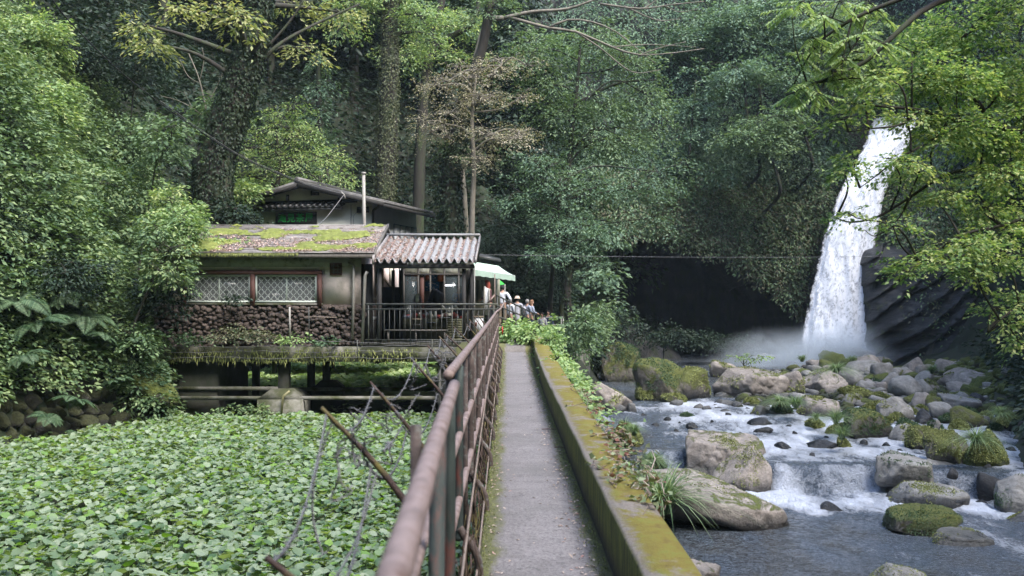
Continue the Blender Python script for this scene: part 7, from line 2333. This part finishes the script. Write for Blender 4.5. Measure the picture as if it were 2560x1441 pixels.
        for v in np.arange(barb / 2, s[-1], barb):
            c = np.array([np.interp(v, s, p[:, k]) for k in range(3)])
            for _ in range(2):
                d = unit(rng.normal(size=3)) * .022
                mb.tube([c - d, c + d], .0018, 3)
        mb.build('strand', M['wire'], bw)
    for k in range(len(S) - 1):
        (r0, t0), (r1, t1) = S[k], S[k + 1]
        if k > 8: break
        barbed(hang(t0 * .95 + r0 * .05, t1 * .95 + r1 * .05, .10 + .05 * rng.random(), 16))
        barbed(hang(t0 * .6 + r0 * .4, t1 * .55 + r1 * .45, .13 + .05 * rng.random(), 16))
    barbed(curve([S[1][1] * .9 + S[1][0] * .1, (-.70, 3.62, .86), (-.705, 3.6, .70), (-.66, 3.55, .58)], 16))
    barbed(curve([S[1][1] * .5 + S[1][0] * .5, (-.50, 3.3, .70), (-.56, 3.0, .60), (-.62, 2.6, .62)], 16))
    barbed(curve([S[2][1] * .6 + S[2][0] * .4, (-.60, 5.0, .74), (-.52, 4.4, .85), (-.50, 4.0, .88)], 16))
    for k in range(14):
        (r0, t0) = S[1 + k % 5]
        c = t0 * .7 + r0 * .3 + rng.normal(0, .04, 3)
        p = [c]
        for _ in range(7): p.append(p[-1] + rng.normal(0, .045, 3) + (c - p[-1]) * .15)
        barbed(curve(p, 28), .0018, .07)
    # dry roots and stems under the railing
    rt = empty('dry_roots', (-.25, 5, 0), 'dry roots and dead stems hanging under the edge of the footpath', 'roots')
    mb = MB()
    for k in range(260):
        y = 3.0 + 22 * rng.random() ** 1.3
        p = [np.array([-.21 + rng.normal(0, .02), y, .05 + rng.random() * .25])]
        for _ in range(5): p.append(p[-1] + np.array([rng.normal(0, .02), rng.normal(0, .03), -.08 + rng.normal(0, .02)]))
        mb.tube(p, rng.uniform(.002, .006), 3)
    mb.build('stems', M['strut_moss'], rt)
fence()

def path_litter():
    rng = np.random.default_rng(12)
    n = 900
    y = 3.6 + 23 * rng.random(n) ** 1.25
    side = rng.random(n) < .62
    x = np.where(side, .50 - np.abs(rng.normal(0, .075, n)), -.13 + np.abs(rng.normal(0, .05, n)))
    mid = rng.random(n) < .07; x = np.where(mid, rng.uniform(-.05, .45, n), x)
    C = np.stack([x, y, np.full(n, .012)], -1)
    V, F = leaf_quads(C, np.array([0, 0, 1.0]) + rng.normal(0, .25, (n, 3)), rng.normal(0, 1, (n, 3)) * np.array([1, 1, .08]), rng.uniform(.015, .048, n), rng.uniform(.007, .018, n), .25, .1)
    MB().add(V, F).build('fallen_leaves', M['litter_path'], kind='stuff')
    # moss tufts along both edges
    n = 9000
    y = 3.2 + 23.5 * rng.random(n) ** 1.4
    left = rng.random(n) < .45
    x = np.where(left, -.165 + np.abs(rng.normal(0, .032, n)), .555 - np.abs(rng.normal(0, .045, n)))
    C = np.stack([x, y, np.full(n, .004)], -1)
    V, F = leaf_quads(C, rng.normal(0, 1, (n, 3)), np.array([0, 0, 1.0]) + rng.normal(0, .6, (n, 3)), rng.uniform(.006, .018, n), .006)
    MB().add(V, F).build('moss', M['needle_moss'], kind='stuff')
    for (px, py, w, lab) in ((1372, 1076, 36, 'dry brown twig lying across the footpath'), (1398, 1122, 24, 'short twig by the foot of the parapet')):
        D = FPX * EYE / (py - VY)
        a, b = P(px - w / 2, py, D), P(px + w / 2, py + 2, D)
        a[2] = b[2] = .012
        o = MB().tube([a, (a + b) / 2 + [0, .01, .003], b], .004, 5).build('twig', M['wood_red']); props(o, lab, 'twig')
path_litter()

# ------------------------------------------------------------------ stair railing going down behind the landing
def stair_rail():
    root = empty('stair_railing', P(1290, 800, 38), 'dark metal railing sloping down beside the visitors', 'railing')
    T0, T1 = P(1236, 736, 33), P(1345, 790, 44)
    B0, B1 = P(1236, 762, 33), P(1345, 806, 44)
    Z0, Z1 = P(1236, 790, 33), P(1345, 823, 44)
    for a, b in ((T0, T1), (B0, B1), (Z0, Z1)):
        MB().tube([a, b], .028, 8).build('rail', M['rail_dark'], root)
    for t in np.linspace(.05, 1, 9):
        top = T0 * (1 - t) + T1 * t
        MB().tube([top, top - [0, 0, 1.15]], .026, 8).build('post', M['rail_dark'], root)
    # ramp the visitors stand on
    r = empty('ramp', P(1290, 820, 40), 'concrete ramp descending from the landing to the river viewpoint', 'ramp')
    a0, a1 = np.array([-.9, 33.6, .1]), np.array([2.6, 50.0, -1.1])
    w = np.array([1.5, -.3, 0])
    MB().hexa([a0 - [0, 0, 3], a0 + w - [0, 0, 3], a1 + w - [0, 0, 3], a1 - [0, 0, 3], a0, a0 + w, a1 + w, a1]).build('slope', M['concrete'], r)
    f = empty('wire_fence', P(1390, 800, 44), 'low grey pipe fence at the end of the ramp', 'fence')
    for (a, b, y, D) in ((1345, 1412, 793, 45), (1345, 1412, 812, 45)):
        MB().tube([P(a, y + 2, D), P(b, y, D)], .02, 6).build('rail', M['metal_pipe'], f)
    for px in (1403, 1408, 1360):
        MB().tube([P(px, 793, 45), P(px, 850, 45)], .022, 6).build('post', M['metal_pipe'], f)
stair_rail()

# ------------------------------------------------------------------ people
def cloth(name, col, rough=.85):
    m = plain(name, col, rough, .15, 12, bmp=.15)
    return m
SKIN = plain('skin', (.42, .25, .18), .6, .08, 6, bmp=0)
def skinned(name, nodes, edges, mat, parent, sub=2, root=0):
    me = bpy.data.meshes.new(name)
    me.from_pydata([n[0] for n in nodes], edges, [])
    o = bpy.data.objects.new(name, me); COL.objects.link(o)
    sk = o.modifiers.new('skin', 'SKIN'); sk.use_smooth_shade = True
    for k, n in enumerate(nodes):
        r = n[1]
        me.skin_vertices[0].data[k].radius = r if isinstance(r, tuple) else (r, r)
    me.skin_vertices[0].data[root].use_root = True
    ss = o.modifiers.new('sub', 'SUBSURF'); ss.levels = sub; ss.render_levels = sub
    bpy.context.view_layer.update()
    m2 = bpy.data.meshes.new_from_object(o.evaluated_get(bpy.context.evaluated_depsgraph_get()))
    bpy.data.objects.remove(o)
    m2.name = name
    m2.materials.clear(); m2.materials.append(mat)
    r = bpy.data.objects.new(name, m2); COL.objects.link(r)
    r.parent = parent
    return r

def person(label, loc, rz, h, shirt, pants, hair, hair_style='short', hat=None, arms='hips', bag=None, lean=0.0, coat=False, long_sleeve=True):
    root = empty('person', loc, label, 'person', None, None, rz)
    k = h / 1.70
    def S(x, y, z): return (x * k, (y + lean * max(0, z - .9)) * k, z * k)
    HW = .20
    # local frame: the figure faces +y
    arm = {
        'hips': lambda s: [(s * .20, 0, 1.38), (s * .36, -.10, 1.15), (s * .19, .06, 1.0)],
        'down': lambda s: [(s * .20, 0, 1.38), (s * .26, .02, 1.10), (s * .24, .08, .86)],
        'rail': lambda s: [(s * .20, 0, 1.38), (s * .26, .10, 1.12), (s * .22, .34, 1.06)],
        'phone': lambda s: [(s * .20, 0, 1.38), (s * .24, .12, 1.14), (s * .07, .30, 1.32)],
        'carry': lambda s: [(s * .20, 0, 1.38), (s * .25, .05, 1.13), (s * .10, .26, 1.08)],
    }[arms]
    nodes = [(S(0, 0, .93), (.14 * k, .10 * k)), (S(0, 0, 1.08), (.125 * k, .095 * k)), (S(0, .01, 1.25), (.15 * k, .105 * k)), (S(0, 0, 1.40), (.12 * k, .08 * k)), (S(0, .01, 1.475), .052 * k), (S(0, .02, 1.55), .058 * k),
             (S(0, .025, 1.615), (.078 * k, .092 * k)), (S(0, .02, 1.675), (.055 * k, .065 * k))]
    edges = [(0, 1), (1, 2), (2, 3), (3, 4), (4, 5), (5, 6), (6, 7)]
    def add(p, r, e):
        nodes.append((S(*p), r * k if not isinstance(r, tuple) else (r[0] * k, r[1] * k))); edges.append((e, len(nodes) - 1)); return len(nodes) - 1
    # nose and ears
    add((0, .125, 1.60), .012, 6)
    for s in (-1, 1): add((s * .084, .015, 1.60), .012, 6)
    wrists = []
    for s in (-1, 1):
        a = arm(s)
        i = add(a[0], .055, 3); j = add(a[1], .042, i); w = add(a[2], .028, j)
        d = unit(np.array(a[2]) - np.array(a[1])); d = d + np.array([0, 0, -.1])
        p = np.array(a[2]) + d * .06
        pm = add(tuple(p), (.036, .020), w)
        side = unit(np.cross(d, [0.2 * s, 1.0, .3]))
        for f in range(4):
            o_ = side * (f - 1.5) * .019
            q1 = p + d * .045 + o_; q2 = p + d * (.075 + .008 * (1.5 - abs(f - 1.5))) + o_ + np.array([0, .012, -.018])
            e = add(tuple(q1), .0095, pm); add(tuple(q2), .0085, e)
        t1 = p - side * .042 + d * .01; e = add(tuple(t1), .011, pm); add(tuple(t1 + d * .035), .009, e)
        wrists.append(w)
    legs = []
    for s in (-1, 1):
        hp = add((s * .095, 0, .86), .088, 0); kn = add((s * .10, .02, .48), .058, hp); an = add((s * .105, -.02, .09), .038, kn); ft = add((s * .115, .10, .04), (.042, .032), an); add((s * .12, .17, .03), (.038, .022), ft)
    skinned('body', nodes, edges, SKIN, root)
    # clothes follow the same joints
    cn = [(S(0, 0, .90), (.165 * k, .125 * k)), (S(0, 0, 1.08), (.15 * k, .115 * k)), (S(0, .01, 1.25), (.172 * k, .125 * k)), (S(0, 0, 1.405), (.135 * k, .095 * k)), (S(0, .005, 1.455), .072 * k)]
    ce = [(0, 1), (1, 2), (2, 3), (3, 4)]
    if coat: cn.append((S(0, 0, .62), (.20 * k, .15 * k))); ce.append((0, 5))
    for s in (-1, 1):
        a = arm(s); i = len(cn)
        cn += [(S(*a[0]), .075 * k), (S(*a[1]), .06 * k)]; ce += [(3, i), (i, i + 1)]
        if long_sleeve:
            q = np.array(a[1]) * .12 + np.array(a[2]) * .88
            cn.append((S(*q), .042 * k)); ce.append((i + 1, i + 2))
    skinned('shirt' if not coat else 'jacket', cn, ce, shirt, root)
    pn = [(S(0, 0, .95), (.15 * k, .115 * k)), (S(0, 0, .88), (.15 * k, .12 * k))]; pe = [(0, 1)]
    for s in (-1, 1):
        i = len(pn); pn += [(S(s * .095, 0, .82), .10 * k), (S(s * .10, .02, .48), .075 * k), (S(s * .105, -.015, .12), .058 * k)]; pe += [(1, i), (i, i + 1), (i + 1, i + 2)]
    skinned('trousers', pn, pe, pants, root)
    for s in (-1, 1):
        W, F = ICO[3]
        o = link('shoe', mesh_from('shoe', W * np.array([.05, .135, .045]) * k + np.array(S(s * .115, .06, .045)), [F], M['cloth_black'], True)); o.parent = root
    # hair: a cap over the skull, longer behind for long hair
    W, F = ICO[4]
    V = W * np.array([.098, .112, .115]) * k
    n = fbm(W * 3 + hash(label) % 7 if False else W * 3, 3, len(label))
    V = V * (1 + .05 * n[:, None])
    V = V + np.array(S(0, .012, 1.635))
    face = (W[:, 1] > .25) & (W[:, 2] < .42)
    V[face, 1] -= .055 * k
    if hair_style == 'long':
        low = W[:, 2] < -.1
        back = low & (W[:, 1] < .35)
        V[back, 2] -= (.24 * k) * np.clip(-W[back, 2], 0, 1); V[back, 1] -= .02 * k
    else:
        V[:, 2] = np.maximum(V[:, 2], S(0, 0, 1.555)[2])
    o = link('hair', mesh_from('hair', V, [F], hair, True)); o.parent = root
    # eyes and mouth
    for s in (-1, 1):
        Wn, Fn = ICO[2]
        o = link('eye', mesh_from('eye', Wn * .011 * k + np.array(S(s * .032, .105, 1.618)), [Fn], M['cloth_black'], True)); o.parent = root
    o = MB().box(*[v * k for v in (-.022, .022, .100, .112, 1.552, 1.560)]).build('mouth', M['poster_red']); o.parent = root
    if hat is not None:
        mb = MB()
        a = np.linspace(0, 2 * math.pi, 25)
        rings = [(.165, 1.655), (.108, 1.672), (.106, 1.73), (.08, 1.765), (.001, 1.775)]
        rows = [np.stack([r * k * np.cos(a), r * k * np.sin(a) + .015 * k, np.full(25, z * k)], -1) for r, z in rings]
        mb.sheet(rows); mb.build('hat', hat, None, smooth=True).parent = root
    if bag is not None:
        W, F = rock_shape(3, 5, 8, 6, .03)
        o = link('backpack', mesh_from('backpack', W * np.array([.14, .085, .21]) * k + np.array(S(0, -.20, 1.20)), [F], bag, True)); o.parent = root
        for s in (-1, 1):
            MB().tube(curve([S(s * .10, -.13, 1.36), S(s * .115, -.02, 1.475), S(s * .115, .125, 1.36), S(s * .12, .12, 1.16), S(s * .12, -.12, 1.06)], 20), .014, 6).build('strap', bag).parent = root
    return root

BROWN = cloth('hair_brown', (.05, .03, .02)); BLACKH = cloth('hair_black', (.015, .014, .014)); REDH = cloth('hair_red', (.28, .06, .04)); GREYH = cloth('hair_grey', (.22, .21, .2)); LIGHTB = cloth('hair_light', (.22, .12, .07))
WHT = cloth('cloth_white', (.62, .64, .70)); BEIGE = cloth('cloth_beige', (.40, .36, .30)); NAVY = cloth('cloth_navy', (.03, .04, .08)); GREY = cloth('cloth_grey', (.38, .38, .42)); BLUEG = cloth('cloth_bluegrey', (.25, .28, .36)); MAROON = cloth('cloth_maroon', (.09, .035, .04)); DK = cloth('cloth_dark', (.03, .03, .035)); BLU = cloth('cloth_blue', (.05, .10, .22)); KHAKI = cloth('cloth_khaki', (.22, .17, .12)); HATM = cloth('hat_beige', (.52, .42, .34))
def stand(px, py_top, D, h):
    p = P(px, py_top, D)
    return (p[0], p[1], p[2] - h)
person('red haired person in a dark maroon top leaning at the folding sign', stand(1224, 704, 33.3, 1.62), math.radians(70), 1.62, MAROON, DK, REDH, 'long', arms='carry', lean=.12)
person('man in a white shirt seen from behind with hands on hips and dark straps', stand(1256, 715, 42, 1.74), math.radians(-12), 1.74, WHT, KHAKI, BLACKH, 'short', arms='hips', bag=None)
person('person in a loose white top half hidden behind the railing', stand(1275, 748, 43, 1.55), math.radians(-40), 1.55, WHT, DK, GREYH, 'short', arms='down')
person('person wearing a beige brimmed hat and a pale jacket by the railing', stand(1293, 744, 43.5, 1.62), math.radians(-15), 1.62, GREY, KHAKI, BLACKH, 'short', hat=HATM, arms='rail', coat=True)
person('grey haired person with a blue grey top and backpack on the ramp', stand(1318, 751, 45, 1.60), math.radians(-50), 1.60, BLUEG, NAVY, GREYH, 'short', arms='carry', bag=GREY)
person('person with long light brown hair holding a white coat on the ramp', stand(1329, 752, 45.5, 1.60), math.radians(-75), 1.60, BLUEG, NAVY, LIGHTB, 'long', arms='carry')
person('person in dark navy clothes at the lower end of the ramp', stand(1371, 778, 49, 1.68), math.radians(150), 1.68, NAVY, NAVY, BLACKH, 'short', arms='down')
person('smaller person in grey beside the one in navy clothes', stand(1355, 784, 49, 1.55), math.radians(160), 1.55, GREY, DK, BROWN, 'short', arms='down')
person('shop keeper in a blue apron behind the glass of the shop', stand(1147, 716, 36.0, 1.58), math.radians(200), 1.58, BLU, NAVY, BLACKH, 'short', arms='carry')

# ------------------------------------------------------------------ the damp air of the gorge
hz_box = MB().box(-220, 220, -90, 220, -9.5, 95)
M['haze_air'] = vol_mat('haze_air', 0.0003, (0.72, 0.87, 1.0), radial=False)
hz_box.build('haze', 'haze_air' and M['haze_air'], kind='stuff')
